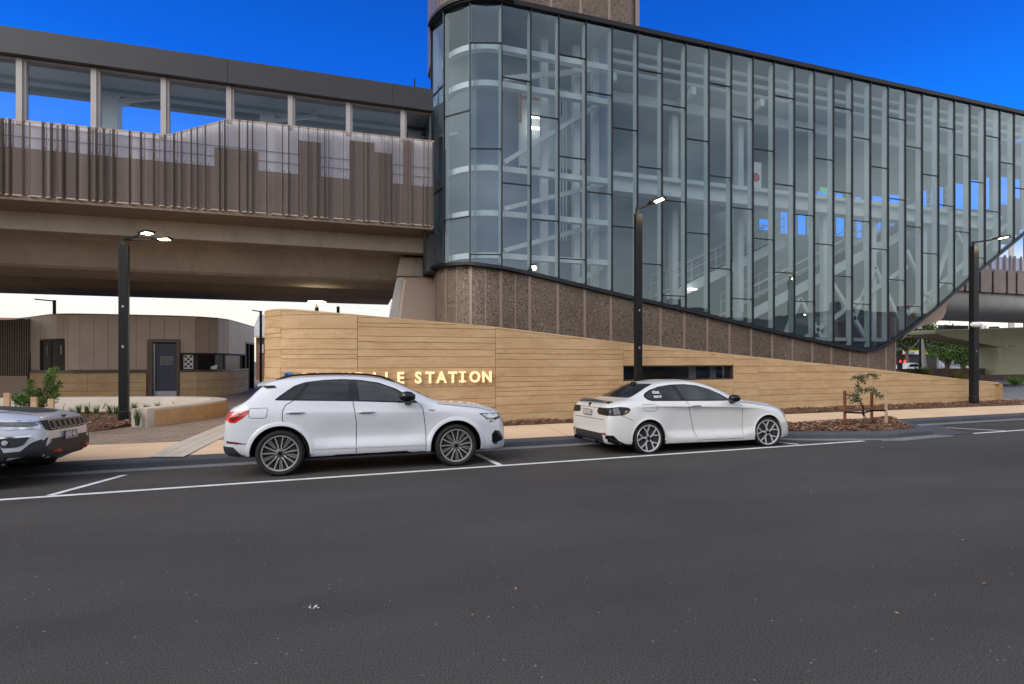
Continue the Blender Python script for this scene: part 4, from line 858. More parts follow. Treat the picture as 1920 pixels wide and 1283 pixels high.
# ================================================================ CURVED SEAT WALL, PLANTING
sw = thing('seat_wall', 'pale concrete seat wall curling round the planting bed in front of the kiosk', 'bench', (-5, 17, .1))
SP = catmull([(-16, 21.3), (-12, 20.6), (-9, 20.15), (-6.6, 19.7), (-5.0, 19.1), (-4.15, 18.2), (-4.0, 17.3), (-4.25, 16.3), (-4.7, 15.4), (-5.05, 14.75)], 8)
def sweep(mb, P, prof, uvs=False, closed=True):
    vs = []; L = 0; us = []
    for i, p in enumerate(P):
        a = P[max(i - 1, 0)]; b = P[min(i + 1, len(P) - 1)]; d = (b - a).normalized(); n = Vector((d.y, -d.x))
        if i: L += (P[i] - P[i - 1]).length
        for o, z in prof: vs.append((p.x + n.x * o, p.y + n.y * o, z)); us.append((z * 3, L) if uvs == 'v' else (L, z))
    k = len(prof); fs = [(i * k + j, (i + 1) * k + j, (i + 1) * k + (j + 1) % k, i * k + (j + 1) % k) for i in range(len(P) - 1) for j in range(k if closed else k - 1)]
    fs += [tuple(range(k)), tuple(range((len(P) - 1) * k, len(P) * k))[::-1]]; mb.add(vs, fs, 0, [tuple(us[q] for q in f) for f in fs] if uvs else None)
mb = MB(); sweep(mb, SP, [(.23, .05), (.23, .53), (.21, .555), (-.21, .555), (-.23, .53), (-.23, .05)]); mb.build('seat_wall_body', M['concw'], sw, smooth=40)
mb = MB(); i0 = 46
def facing(P, side, z0, z1): 
    mb = MB(); sweep(mb, P, [(side * .232, z0), (side * .245, z0 + .01), (side * .245, z1), (side * .232, z1)], uvs='v'); return mb
facing([p for p in SP[44:-3]], -1, .06, .50).build('board_facing', M['sand'], sw)
mb = MB(); random.seed(8)
for i in range(26):
    k = 8 + i * 1.2; q = SP[int(k)].lerp(SP[int(k) + 1], k % 1); d = (SP[int(k) + 1] - SP[int(k)]).normalized(); n = Vector((d.y, -d.x)); base = Vector((q.x + n.x * .236, q.y + n.y * .236, random.uniform(.1, .25))); up = Vector((d.x * random.uniform(-.2, .2), d.y * random.uniform(-.2, .2), random.uniform(.15, .28))); up.z = min(up.z, .52 - base.z)
    mb.bar(base, base + up, .008, .012, up=(n.x, n.y, 0))
mb.build('engraved_line', M['seam'], sw)
bed('mulch_bed', 'brown bark mulch inside the curved seat wall', [(-13, 12.9, 0), (-9, 12.8, 0), (-6.6, 13.35, 0), (-5.6, 14.2, 0), (-5.35, 14.9, 0)], [(-14, 20.6, 0), (-9, 19.85, 0), (-6.8, 19.4, 0), (-4.9, 18.3, 0), (-4.75, 16.5, 0)], h=.07, chips=3600)
bed('mulch_strip', 'reddish bark mulch strip along the foot of the sand coloured wall', [(-1.4, 12.2, 0), (1.5, 12.3, 0), (5, 12.55, 0), (9, 12.7, 0), (14, 12.85, 0), (20, 12.95, 0), (26, 13.1, 0)], [(-1.6, 13.35, 0), (1.5, 12.96, 0), (5, 13.2, 0), (9, 13.7, 0), (14, 14.15, 0), (20, 14.4, 0), (26, 14.6, 0)], n=90, h=.07, chips=5000)
bed('mulch_island', 'bark mulch in the kerbed tree island beside the road', [(9.0, 10.75, 0), (9.75, 9.66, 0), (11.3, 8.98, 0), (12.7, 9.12, 0), (14.2, 10.8, 0)], [(9.02, 10.95, 0), (10.2, 11.0, 0), (11.5, 11.05, 0), (12.9, 11.1, 0), (14.5, 11.1, 0)], n=50, h=.06, z0=.085, chips=3000)
def leafmat(name, c, c2, tr_=.3):
    m, n, l, b = newmat(name); tcn = n.new('ShaderNodeTexCoord').outputs['Object']; q = noise(n, l, tcn, 2.6, 4, .6); q2 = noise(n, l, tcn, 23, 2)
    cc = mx(n, l, mr(n, l, q, .3, .7), c, c2); h = n.new('ShaderNodeHueSaturation'); l.new(cc, h.inputs['Color']); l.new(mr(n, l, q2, .3, .7, .6, 1.45), h.inputs['Value']); l.new(h.outputs[0], b.inputs['Base Color']); b.inputs['Roughness'].default_value = .5
    t = n.new('ShaderNodeBsdfTranslucent'); l.new(h.outputs[0], t.inputs[0]); ms = n.new('ShaderNodeMixShader'); ms.inputs[0].default_value = tr_; l.new(b.outputs[0], ms.inputs[1]); l.new(t.outputs[0], ms.inputs[2]); l.new(ms.outputs[0], n['Material Output'].inputs[0]); return m
L1 = leafmat('leaf_glossy', (.05, .12, .022), (.16, .26, .045)); L2 = leafmat('leaf_dark', (.04, .08, .018), (.09, .15, .03)); L3 = leafmat('leaf_olive', (.06, .075, .035), (.12, .14, .07)); L4 = leafmat('leaf_autumn', (.45, .10, .015), (.55, .33, .03)); LG = leafmat('grass_blade', (.04, .09, .02), (.10, .17, .04)); L5 = leafmat('leaf_yellowgreen', (.16, .17, .02), (.30, .27, .03))
def leaf(mb, p, d, l_, w_, nrm, mi=0):
    d = d.normalized(); s = d.cross(nrm); s = (s.normalized() if s.length > 1e-4 else d.orthogonal()) * w_; m_ = p + d * l_ * .5; t = p + d * l_; s2 = nrm.normalized() * w_ * .3
    mb.add([p, m_ - s + s2, t, m_ + s + s2], [(0, 1, 2, 3)], mi)
def rv(): 
    while True:
        v = Vector((random.uniform(-1, 1), random.uniform(-1, 1), random.uniform(-1, 1)))
        if .05 < v.length < 1: return v
def grass(loc, label, h=.4, n=60, r=.16, group='grass tufts in the mulch bed'):
    mb = MB()
    for _ in range(n):
        a = random.uniform(0, 6.28); d = Vector((math.cos(a), math.sin(a), 0)); b0 = Vector((loc[0], loc[1], loc[2])) + d * random.uniform(0, .05); hh = h * random.uniform(.5, 1); q = random.uniform(.2, 1) * r; s = Vector((-d.y, d.x, 0)) * .006
        p1 = b0 + d * q * .35 + Vector((0, 0, hh * .65)); p2 = b0 + d * q + Vector((0, 0, hh)); mb.add([b0 - s, b0 + s, p1 + s * .8, p1 - s * .8, p2], [(0, 1, 2, 3), (3, 2, 4)])
    t = thing('grass_tuft', label, 'grass', loc, 0, group); mb.build('blades', LG, t, recalc=False)
random.seed(21)
gp = [((135, 783), 'leftmost grass tuft just right of the leafy shrub'), ((163, 777), 'small grass tuft near the back seat wall, third of the bed'), ((181, 777), 'grass tuft left of the tall lamp post'), ((148, 776), 'short grass tuft, second of the bed from the left'), ((205, 776), 'grass tuft close behind the black lamp post'), ((217, 778), 'thick grass tuft touching the lamp post left side'), ((252, 784), 'bushy grass tuft at the open end of the seat wall'), ((258, 798), 'low grass tuft at the foot of the seat wall end block'), ((275, 773), 'grass tuft inside the curve of the seat wall'), ((295, 771), 'rightmost grass tuft inside the seat wall curve')]
for (px, py), lb in gp: q = gnd(px, py, .16); grass((q.x, q.y, .15), lb, h=.34 if px not in (252, 258) else .5, n=60 if px not in (252,) else 120, group='grass tufts in the mulch bed')
# ================================================================ LAMP POSTS
def lamp_head(mb, gm, p, d, tilt=.06, L=.48, W=.25):
    d = Vector(d).normalized(); s = Vector((-d.y, d.x, 0)); t = Vector((0, 0, 1)); q = p + d * L + t * tilt * L * 2
    o = lambda a, b, c: p + d * a + s * b + t * (c + tilt * 2 * a)
    mb.prism([o(0, -.05, 0), o(.12, -W / 2, 0), o(L, -W / 2, 0), o(L, W / 2, 0), o(.12, W / 2, 0), o(0, .05, 0)], t * .055)
    gm.prism([o(.2, -W * .36, -.012), o(L - .05, -W * .36, -.012), o(L - .05, W * .36, -.012), o(.2, W * .36, -.012)], t * .01)
def lamp(px, py, top_py, Y, w_, label, arms, zb=.1, group='black street lamps along the footpath', hl=0):
    x = rX(px) * Y; z1 = zat(x, Y, top_py); t = thing('street_lamp', label, 'street lamp', (x, Y, zb), 0, group)
    mb = MB(); mb.box(x - w_ / 2, x + w_ / 2, Y - w_ * .35, Y + w_ * .35, zb + .05, z1); po = mb.build('post', M['black'], t, bevel=.012)
    mb = MB(); mb.box(x - w_ * .7, x + w_ * .7, Y - w_ * .5, Y + w_ * .5, zb - .02, zb + .07); mb.bar((x - w_ * .55, Y, zb + .2), (x + w_ * .55, Y, zb + .2), w_ * .75, .26); mb.build('base_plate', M['black'], t, bevel=.03)
    mb = MB(); mb.box(x - .022, x + .022, Y - w_ * .35 - .006, Y - w_ * .35 + .002, zb + 1.95, zb + 2.02); mb.box(x - .02, x + .02, Y - w_ * .35 - .006, Y - w_ * .35 + .002, zb + 3.0, zb + 3.05); mb.build('inspection_plate', M['alu'], t)
    mb = MB(); mb.tube([(x - w_ * .15, Y, z1 - .05), (x - w_ * .15, Y, z1 + .17)], .05, 10); mb.build('stub', M['black'], t)
    for d, L in arms:
        d = Vector(d).normalized(); p0 = Vector((x - w_ * .15, Y, z1 + .13)); p1 = p0 + d * L; mb = MB(); mb.bar(p0, p1, .05, .05); ar = mb.build('arm', M['black'], t)
        hm, gm = MB(), MB(); lamp_head(hm, gm, p1, d, .02); h = hm.build('lamp_head', M['black'], t, bevel=.01); g = gm.build('lamp_glow', M['lampw'], h)
        if hl:
            ld = bpy.data.lights.new('street_light', 'POINT'); ld.energy = hl; ld.color = (1, .75, .45); ld.shadow_soft_size = .12
            lo = bpy.data.objects.new('street_light', ld); COL.objects.link(lo); lo.parent = t; lo.location = p1 + d * .35 - Vector((0, 0, .12)) - t.location
    return t
lamp(232.5, 793, 459, 15.9, .21, 'black square lamp post with two lit arms, standing in the mulch bed', [((1, -.28, -.0), .75), ((.95, -1.0, -.0), .9)], hl=25)
lamp(1196.5, 760, 401, 13.0, .2, 'black lamp post behind the white coupe, in front of the slot window', [((.8, -1, .25), .32)], hl=12)
tl_ = lamp(1826, 758, 462, 13.6, .26, 'black lamp post with a white camera near the right end of the sand wall', [((.9, -.75, .12), .55)], hl=12)
X_ = rX(1826) * 13.6; cz = zat(X_, 13.6, 610); mb = MB(); mb.lathe([(.0, -.42), (.05, -.42), (.09, -.36), (.1, -.05), (.085, .04), (0, .04)], 14, 'x', (X_ - .1, 13.35, cz)); cmn = mb.build('security_camera', M['offw'], tl_, smooth=40)
mb = MB(); mb.lathe([(0, -.1), (.05, -.1), (.1, -.03), (.1, .03), (0, .05)], 14, 'z', (X_ - .02, 13.3, cz - .06)); mb.build('camera_dome', M['offw'], cmn, smooth=40)
# distant lamps
def farlamp(px, top, bot, Y, label, armx, name='street_lamp'):
    x = rX(px) * Y; z1 = zat(x, Y, top); t = thing(name, label, 'street lamp', (x, Y, .1)); mb = MB(); mb.tube([(x, Y, .1), (x, Y, z1)], .08, 8); mb.build('post', M['black'], t)
    if armx:
        mb = MB(); mb.bar((x, Y, z1 - .05), (x + armx, Y, z1 + .02), .14, .06); mb.build('lamp_head', M['black'], t)
    return t, x, z1
t, x, z1 = farlamp(102, 563, 600, 34, 'small dark pole lamp seen above the kiosk roof at left', -.85)
t, x, z1 = farlamp(594, 577, 600, 24, 'pole lamp with a glowing ring light showing above the sand coloured wall', 0, 'ring_lamp')
mb = MB(); mb.tube([(x + .33 * math.cos(a), 24 + .33 * math.sin(a), z1 + .22) for a in [i * math.pi / 12 for i in range(25)]], .045, 8); rg = mb.build('ring_light', M['lampw'], t, smooth=60)
mb = MB(); mb.bar((x - .3, 24, z1 + .25), (x + .3, 24, z1 + .25), .05, .03); mb.tube([(x, 24, z1 - .1), (x, 24, z1 + .25)], .05, 8); mb.build('bracket', M['bronze'], t)
farlamp(489, 583, 600, 36, 'thin pole lamp just left of the sand wall end', -.5); farlamp(634, 575, 600, 30, 'short grey pole rising behind the sand wall under the viaduct', 0)
# ================================================================ SAPLINGS AND SHRUB
def stakes(pts, h, mats, parent, w_=.045):
    for (x, y, z), m in zip(pts, mats): mb = MB(); mb.box(x - w_ / 2, x + w_ / 2, y - w_ / 2, y + w_ / 2, z - .05, z + h); mb.build('stake', m, parent)
random.seed(31)
def pt(px, py, Y): return atY(px, py, Y)
YS = 9.95
sap = thing('sapling', 'thin staked sapling with sparse small leaves in the mulch island beside the road', 'tree', tuple(pt(1624, 806, YS)))
for px, y0, y1, m, dy in ((1584, 733, 803, M['redwood'], .15), (1634.5, 735, 799, M['redwood'], .25), (1661.5, 730, 808, M['wood'], -.1)):
    a, b = pt(px, y1, YS + dy), pt(px, y0, YS + dy); mb = MB(); mb.box(a.x - .024, a.x + .024, a.y - .024, a.y + .024, a.z - .05, b.z); mb.build('stake', m, sap)
mb = MB(); P_ = [pt(1584, 773, YS + .12), pt(1602, 774, YS), pt(1620, 774.5, YS), pt(1634, 770, YS + .22), pt(1662, 770, YS - .12)]
for a, b in zip(P_, P_[1:]): mb.bar(a, b, .01, .045)
mb.bar(P_[2] + Vector((-.02, 0, -.06)), P_[2] + Vector((-.05, 0, .2)), .03, .03); mb.build('tie', M['black'], sap)
br = [[(1624, 806), (1622, 790), (1618, 774), (1615, 757), (1608, 744), (1609, 730), (1608, 715), (1613, 706), (1625, 703), (1636, 702), (1645, 707)], [(1628, 792), (1620, 776), (1615, 757)], [(1611, 748), (1603, 741), (1592, 741), (1588, 739)], [(1612, 752), (1601, 750), (1594, 750)], [(1609, 730), (1620, 731), (1632, 730), (1643, 731)], [(1637, 732), (1640, 738), (1652, 743), (1657, 742)], [(1613, 706), (1618, 715), (1623, 718)], [(1612, 708), (1604, 707), (1602, 708)], [(1637, 731), (1637, 715)]]
tb, lb_ = MB(), MB()
for bi, b in enumerate(br):
    P_ = [pt(x, y, YS + .05 * math.sin(i * 1.3 + bi)) for i, (x, y) in enumerate(b)]; tb.tube(P_, [.011 * (1 - .7 * i / len(P_)) + .002 for i in range(len(P_))] if bi < 2 else .004, 5)
    for a, c in zip(P_, P_[1:]):
        if bi in (1, 8) or (bi == 0 and c.z < pt(1615, 745, YS).z): continue
        k = int((c - a).length / .007) + 4
        for _ in range(k): q = a.lerp(c, random.random()) + rv() * random.uniform(.0, .12); leaf(lb_, q, rv() - Vector((0, 0, .3)), random.uniform(.04, .065), .019, rv())
tb.build('trunk', M['bark'], sap); lb_.build('foliage', L3, sap, recalc=False)
# glossy shrub with three stakes, left
YG = 13.6; c0 = pt(72, 775, YG)
shr = thing('shrub', 'glossy green staked shrub in the mulch bed behind the silver car', 'shrub', tuple(c0))
sb, lf = MB(), MB()
for k in range(46):
    px, py = random.choice(((100, 690), (98, 700), (90, 712), (62, 715), (55, 728), (75, 735), (105, 730), (112, 722), (45, 742), (35, 752), (28, 745), (85, 750), (60, 757), (100, 757), (72, 760), (110, 742)))
    tip = pt(px + random.uniform(-9, 9), py + random.uniform(-6, 6), YG + random.uniform(-.4, .4)); base = c0 + Vector((random.uniform(-.08, .08), random.uniform(-.08, .08), .1)); mid = base.lerp(tip, .55) + rv() * .06; sb.tube([base, mid, tip], [.012, .008, .004], 5)
    for j in range(34):
        t = .45 + .55 * random.random() ** .7; q = (base.lerp(mid, t * 2) if t < .5 else mid.lerp(tip, (t - .5) * 2)); d = (tip - mid).normalized() * .5 + rv(); leaf(lf, q, d, random.uniform(.07, .12), .016, rv() + Vector((0, 0, 1)))
sb.build('stem', M['bark'], shr); lf.build('foliage', L1, shr, recalc=False)
for px, y0 in ((13.5, 737), (64, 745), (96, 748)): a = pt(px, 790, YG - .5); b = pt(px, y0, YG - .5); mb = MB(); mb.box(a.x - .05, a.x + .05, a.y - .03, a.y + .03, .05, b.z); mb.build('stake', M['wood'], shr)
# ================================================================ BACKGROUND AT RIGHT
def tree(loc, h, r, label, mats, n=2600, trunk=.3, seed=1, squash=.75, ls=.3, clumps=26, group=None, r0=.25, cat='tree'):
    random.seed(seed); t = thing('tree', label, cat, loc, 0, group); b = Vector(loc); tb = MB(); top = b + Vector((0, 0, h * .55)); tb.tube([b, b + Vector((r * .03, 0, h * .2)), top], [trunk, trunk * .75, trunk * .35], 8)
    cc = b + Vector((0, 0, h - r * squash)); cl = []
    for _ in range(clumps):
        v = rv(); v.z = v.z * .8 + .1; q = cc + Vector((v.x * r, v.y * r, v.z * r * squash)) * .9; cl.append((q, r * random.uniform(r0 * .7, r0 * 1.3))); tb.tube([top.lerp(b, random.uniform(0, .35)), q.lerp(top, .3) , q], [trunk * .3, trunk * .15, .02], 5)
    tb.build('trunk', M['bark'], t); lm = MB()
    for _ in range(n):
        q, rr_ = random.choice(cl); v = rv(); p = q + v.normalized() * rr_ * random.uniform(.45, 1.05); leaf(lm, p, rv(), ls * random.uniform(.6, 1.3), ls * .3, rv() + v, random.choice(range(len(mats))))
    lm.build('crown', mats, t, recalc=False); return t
def at2(px, Y, z=0): return (rX(px) * Y, Y, z)
tree(at2(1700, 44), 7.6, 3.6, 'dark tree behind the green building corner', [L2], 6000, seed=2, ls=.26)
tree(at2(1742, 60), 7.6, 4.6, 'leftmost mid green tree beyond the side street', [L2, L1], 6500, seed=3, ls=.32)
tree(at2(1775, 42), 5.5, 3.4, 'broad green tree behind the small white cars', [L1, L2], 7500, seed=5, ls=.24, squash=.62)
tree(at2(1725, 70), 8.5, 5.5, 'tall dark tree far behind the leaning pole', [L2], 7000, seed=12, ls=.36)
tree(at2(1790, 75), 8.0, 6.5, 'wide far tree filling the gap behind the small cars', [L2, L1], 8000, seed=13, ls=.4, squash=.6)
tree(at2(1805, 46), 5.2, 3.6, 'spreading green tree left of the camera lamp post', [L1, L2], 7500, seed=6, ls=.24, squash=.62)
tree(at2(1852, 55), 5.3, 3.2, 'yellow green tree beneath the olive pier arm', [L5, L1], 4200, seed=7, ls=.26)
tree(at2(1869, 52), 5.4, 2.6, 'orange autumn tree beside the olive pier column', [L4], 3200, seed=8, ls=.26)
# distant fence, shop, signs
wl = thing('boundary_fence', 'pale wall beyond the side street behind the yellow warning sign', 'wall', at2(1850, 60)); mb = MB(); a = at2(1690, 66); b = at2(1990, 66); mb.box(a[0], b[0], 66, 66.3, 0, 2.9); mb.build('fence_panel', pm('pale_fence', (.42, .41, .38), .8, 0, .15, .6), wl)
rt = thing('retaining_wall', 'brown two tier timber retaining wall behind the right end of the sand wall', 'wall', at2(1850, 29))
mw = pm('timber_wall', (.115, .075, .055), .75, 0, .35, 5, stretch=(3, 1, .4))
for (y, z0, z1, xa) in ((29.5, 0, .62, 1745), (31.0, .3, 1.12, 1668)):
    a = at2(xa, y)[0]; mb = MB(); xx = a
    while xx < a + 36: mb.box(xx, xx + .19, y + random.uniform(0, .02), y + .2, z0, z1); xx += .2
    mb.build('wall_board', mw, rt)
tag(sheet('garden_terrain', [[(at2(1640, 29.7)[0], 29.7, .55), (90, 29.7, .55)], [(at2(1640, 31)[0], 31, .6), (90, 31, .6)], [(at2(1640, 31.2)[0], 31.3, 1.0), (90, 31.3, 1.0)], [(at2(1640, 38)[0], 38, .95), (95, 38, .95)]], M['mulch']), kind='structure')
def tuft(px, Y, z, h, label, mat=LG, n=60):
    random.seed(px); mb = MB(); p = Vector(at2(px, Y, z)); t = thing('low_plant', label, 'plant', tuple(p))
    for _ in range(n): d = rv(); d.z = abs(d.z) + .4; leaf(mb, p, d, h * random.uniform(.5, 1.1), h * .05, rv())
    mb.build('foliage', mat, t, recalc=False)
tuft(1797, 29.2, .1, 1.0, 'spiky pale plant in front of the brown timber wall', L5); tuft(1722, 30.6, .6, .9, 'spiky low plant near the end of the timber wall', LG); tuft(1737, 30.2, .6, .8, 'second spiky plant on the timber garden', L5); tuft(1905, 23.5, .1, .8, 'green low plant at the right edge beside the kerb', L1, 90)
kb2 = MB(); kb2.box(39, 80, 24.3, 24.6, 0, .16); tag(kb2.build('kerb', M['kerb']), kind='structure')
tag(sheet('verge', [[(39, 24.6, .15), (80, 24.6, .15)], [(39, 29.6, .15), (80, 29.6, .15)]], M['gutter']), kind='structure')
shop = thing('shop', 'dark corner shop with yellow and white awning signs behind the green building corner', 'shop', at2(1705, 52))
a, b = at2(1672, 52), at2(1760, 52); mb = MB(); mb.box(a[0], b[0], 52, 60, 0, 3.3); mb.build('wall', M['blk2'], shop); 
def at2z(px, py, Y): return atY(px, py, Y)
def board(px0, py0, px1, py1, Y, mat, parent, name='sign_board', th=.1): a = at2z(px0, py1, Y); b = at2z(px1, py0, Y); mb = MB(); mb.box(a.x, b.x, Y, Y + th, a.z, b.z); return mb.build(name, mat, parent)
yel = pm('sign_yellow', (.75, .60, .02), .5, 0, 0); sd_ = board(1694, 657, 1724, 665, 51.5, yel, shop); place_text('sign_text', 'CAFE', .5, .01, tuple(at2z(1709, 664, 51.4)), (0, -1, 0), M['blue'], sd_); board(1695, 660, 1723, 664.5, 51.45, M['offw'], sd_, 'sign_band', .04); board(1728, 657, 1740, 665, 51.5, yel, shop); board(1672, 652, 1700, 657, 51.9, M['grey'], shop, 'awning')
ps_ = thing('pylon_sign', 'blue and red pole sign in front of the trees', 'sign', at2(1758, 50)); board(1757.5, 665, 1759, 697, 50, M['alu'], ps_, 'pole'); board(1751, 657, 1758, 664, 49.9, M['blue'], ps_); board(1759, 657, 1766, 664, 49.9, pm('red', (.5, .03, .03), .5, 0, 0), ps_); board(1751, 664.2, 1766, 667, 49.9, M['offw'], ps_, 'sign_footer')
ws = thing('warning_sign', 'small yellow diamond warning sign on a thin post', 'sign', at2(1848, 45)); c = at2z(1847, 677, 45); mb = MB(); mb.prism([c + Vector((dx, 0, dz)) for dx, dz in ((0, -.38), (.38, 0), (0, .38), (-.38, 0))], (0, .03, 0)); mb.build('sign_face', pm('hi_vis_yellow', (.8, .85, .02), .5, 0, 0), ws); mb = MB(); mb.tube([(c.x, 45.06, 0), (c.x, 45.06, c.z)], .04, 6); mb.build('post', M['alu'], ws)
def pole(px, py0, Y, r, label, mat, name='utility_pole', lean=0, arms=()):
    x = rX(px) * Y; z = zat(x, Y, py0); t = thing(name, label, 'pole', (x, Y, 0)); mb = MB(); mb.tube([(x, Y, 0), (x + lean, Y, z)], [r, r * .8], 10); mb.build('pole', mat, t)
    for dz, L in arms: mb = MB(); mb.box(x + lean - L, x + lean + L, Y - .05, Y + .05, z - dz, z - dz + .08); mb.build('cross_arm', M['blk2'], t)
    return t
pole(1737, 590, 34, .19, 'grey timber utility pole leaning left behind the retaining wall', M['concr'], lean=-1.0); pole(1725, 617, 33, .1, 'slim black pole beside the leaning timber pole', M['black'], arms=((.1, .9),)); pole(1864, 652, 40, .13, 'black post in front of the autumn tree', M['black'])
pole(1896, 430, 40, .28, 'tall timber utility pole rising behind the right parapet screen', M['concr'])
wr = thing('overhead_wires', 'thin overhead wires crossing in front of the distant trees', 'wires', at2(1740, 33))
for (p0, p1) in (((1690, 665, 33), (1725, 635, 33)), ((1690, 645, 33), (1737, 655, 34)), ((1738, 648, 34), (1756, 625, 31)), ((1738, 645, 34), (1870, 668, 50)), ((1690, 630, 34), (1726, 622, 33))):
    a, b = atY(*p0[:2], p0[2]), atY(*p1[:2], p1[2]); mb = MB(); mb.tube([a.lerp(b, i / 6) - Vector((0, 0, .25 * (1 - (i / 3 - 1) ** 2))) for i in range(7)], .02, 4); mb.build('wire', M['concr'], wr)
tlt = thing('traffic_light', 'red lit traffic signal beside the building corner', 'traffic light', at2(1689, 40)); q = at2z(1689, 678, 40); mb = MB(); mb.box(q.x - .25, q.x + .25, 40, 40.2, q.z - .8, q.z + .3); mb.tube([(q.x, 40.1, 0), (q.x, 40.1, q.z)], .06, 6); mb.build('signal_box', M['black'], tlt)
for dx in (-.1, .55): mb = MB(); disc(mb, Vector((q.x + dx, 39.97, q.z + .02)), .13, Vector((0, -1, 0)), Vector((1, 0, 0)), .03, 14); mb.build('red_lamp', pm('red_glow', (1, .04, .02), .4, 0, 0, emit=2.5), tlt)
pole(1921, 445, 60, .2, 'distant dark pole at the right edge', M['black'])
# far low houses beyond the viaduct openings
hs = thing('house', 'grey roofed house glimpsed between kiosk and sand wall', 'house', at2(488, 50)); mb = MB(); a = at2(480, 50)[0]; mb.box(a, a + 6, 50, 58, 0, 3.8); mb.build('wall', pm('brown_brick', (.20, .10, .06), .8, 0, .3, 6), hs); mb = MB(); mb.prism([(a - .4, 49.5, 3.8), (a + 6.4, 49.5, 3.8), (a + 6.4, 54, 6), (a - .4, 54, 6)], (0, 0, .12)); mb.build('roof', M['concr'], hs); board(486, 646, 494, 662, 49.9, M['offw'], hs, 'window')
# the far side of the street, seen only as reflections in the glass; first two added to block bright horizon
for i, (x, wd, h, ro, c) in enumerate(((-82, 20, 6, 2.4, (.25, .2, .17)), (-60, 18, 5, 0, (.3, .28, .26)), (-38, 14, 5, 2.4, (.3, .2, .15)), (-20, 12, 4.2, 2.2, (.42, .38, .33)), (-4, 11, 5.5, 0, (.28, .27, .27)), (9, 13, 4.2, 2.6, (.36, .25, .19)), (25, 16, 7.5, 0, (.24, .17, .14)), (44, 15, 5.2, 2.4, (.4, .38, .35)), (62, 18, 8, 0, (.3, .29, .28)), (84, 18, 5, 2.4, (.33, .22, .17)))):
    lab = ('unseen added long brown warehouse', 'unseen added low grey shop row', 'brown brick shop with a pitched roof', 'cream rendered shop with a hipped roof', 'flat roofed charcoal shop', 'brick house with a tall gable', 'two storey brown brick block with chimneys', 'pale weatherboard house', 'large grey apartment block', 'far red brick cottage')[i]
    hh = thing('shop_building', lab + ' across the road', 'building', (x, -17, 0)); mb = MB(); mb.box(x, x + wd, -28, -17, -.3, h); mb.build('wall', pm('front_wall_%d' % i, c, .8, 0, .15, 2), hh)
    mb = MB()
    if ro: mb.prism([(x - .4, -16.5, h), (x - .4, -28.5, h), (x - .4, -22.5, h + ro)], (wd + .8, 0, 0))
    else: mb.box(x - .15, x + wd + .15, -28.15, -16.85, h, h + .5); mb.box(x + 2, x + 3, -20, -19, h + .5, h + 1.8); mb.box(x + wd - 3, x + wd - 2, -20, -19, h + .5, h + 1.8)
    mb.build('roof', pm('dark_roof', (.06, .05, .05), .7, 0, .2), hh)
    for k in range(int(wd / 3)): mb = MB(); mb.box(x + .8 + k * 3, x + 2.8 + k * 3, -17.0, -16.95, .7, 2.8); mb.build('window', M['mull'], hh)
    mb = MB(); mb.box(x, x + wd, -16.9, -14.6, 3.1, 3.3); mb.build('awning', M['blk2'], hh)
sheet('far_footpath', [[(x, -17, .13) for x in (-70, 140)], [(x, -13.4, .13) for x in (-70, 140)]], M['gutter'])
lamp(0, 0, 0, -13.9, .3, 'twin armed street lamp on the far side of the road', [], zb=.1) if False else None
tl2 = thing('street_lamp', 'twin arm lamp post on the opposite footpath', 'street lamp', (29, -14, 0), 0, None); mb = MB(); mb.box(28.8, 29.2, -14.2, -13.8, 0, 7); mb.build('post', M['black'], tl2)
for s_ in (-1, 1): mb = MB(); mb.bar((29, -14, 7.1), (29 + s_ * 1.6, -14, 7.4), .06, .06); mb.bar((29 + s_ * 1.6, -14, 7.4), (29 + s_ * 2.4, -14, 7.5), .3, .07); mb.build('arm', M['black'], tl2)
# ---- small litter on the road and in the gutter
random.seed(77)
q = gnd(590, 1142, 0); mb = MB()
for _ in range(8): v = rv() * .035; leaf(mb, Vector((q.x + v.x, q.y + v.y, .008)), rv() + Vector((0, 0, .3)), random.uniform(.025, .05), .006, rv())
tag(mb.build('litter', M['offw'], recalc=False), 'crumpled white scrap lying on the asphalt near the bottom of the picture', 'litter')
mb = MB()
for _ in range(420):
    x = random.uniform(-6, 24); y = Yk(x) - abs(random.gauss(0, .12)) - .02 if random.random() < .75 else random.uniform(-1, Yk(x) + 1.6)
    if 8.6 < x < 14.8 and y > 8.4: continue
    z = zroad(x, y) + .012 if y < Yk(x) else ztop(x) + .014; leaf(mb, Vector((x, y, z)), Vector((random.uniform(-1, 1), random.uniform(-1, 1), random.uniform(0, .3))), random.uniform(.02, .05), random.uniform(.006, .014), Vector((0, 0, 1)) + rv() * .4, random.choice((0, 0, 1)))
tag(mb.build('fallen_leaves', [pm('dry_leaf', (.20, .11, .05), .8, 0, .4, 9), pm('yellow_leaf', (.40, .34, .10), .8, 0, .3, 9)], recalc=False), 'scattered dry leaves along the gutter and road', kind='stuff')
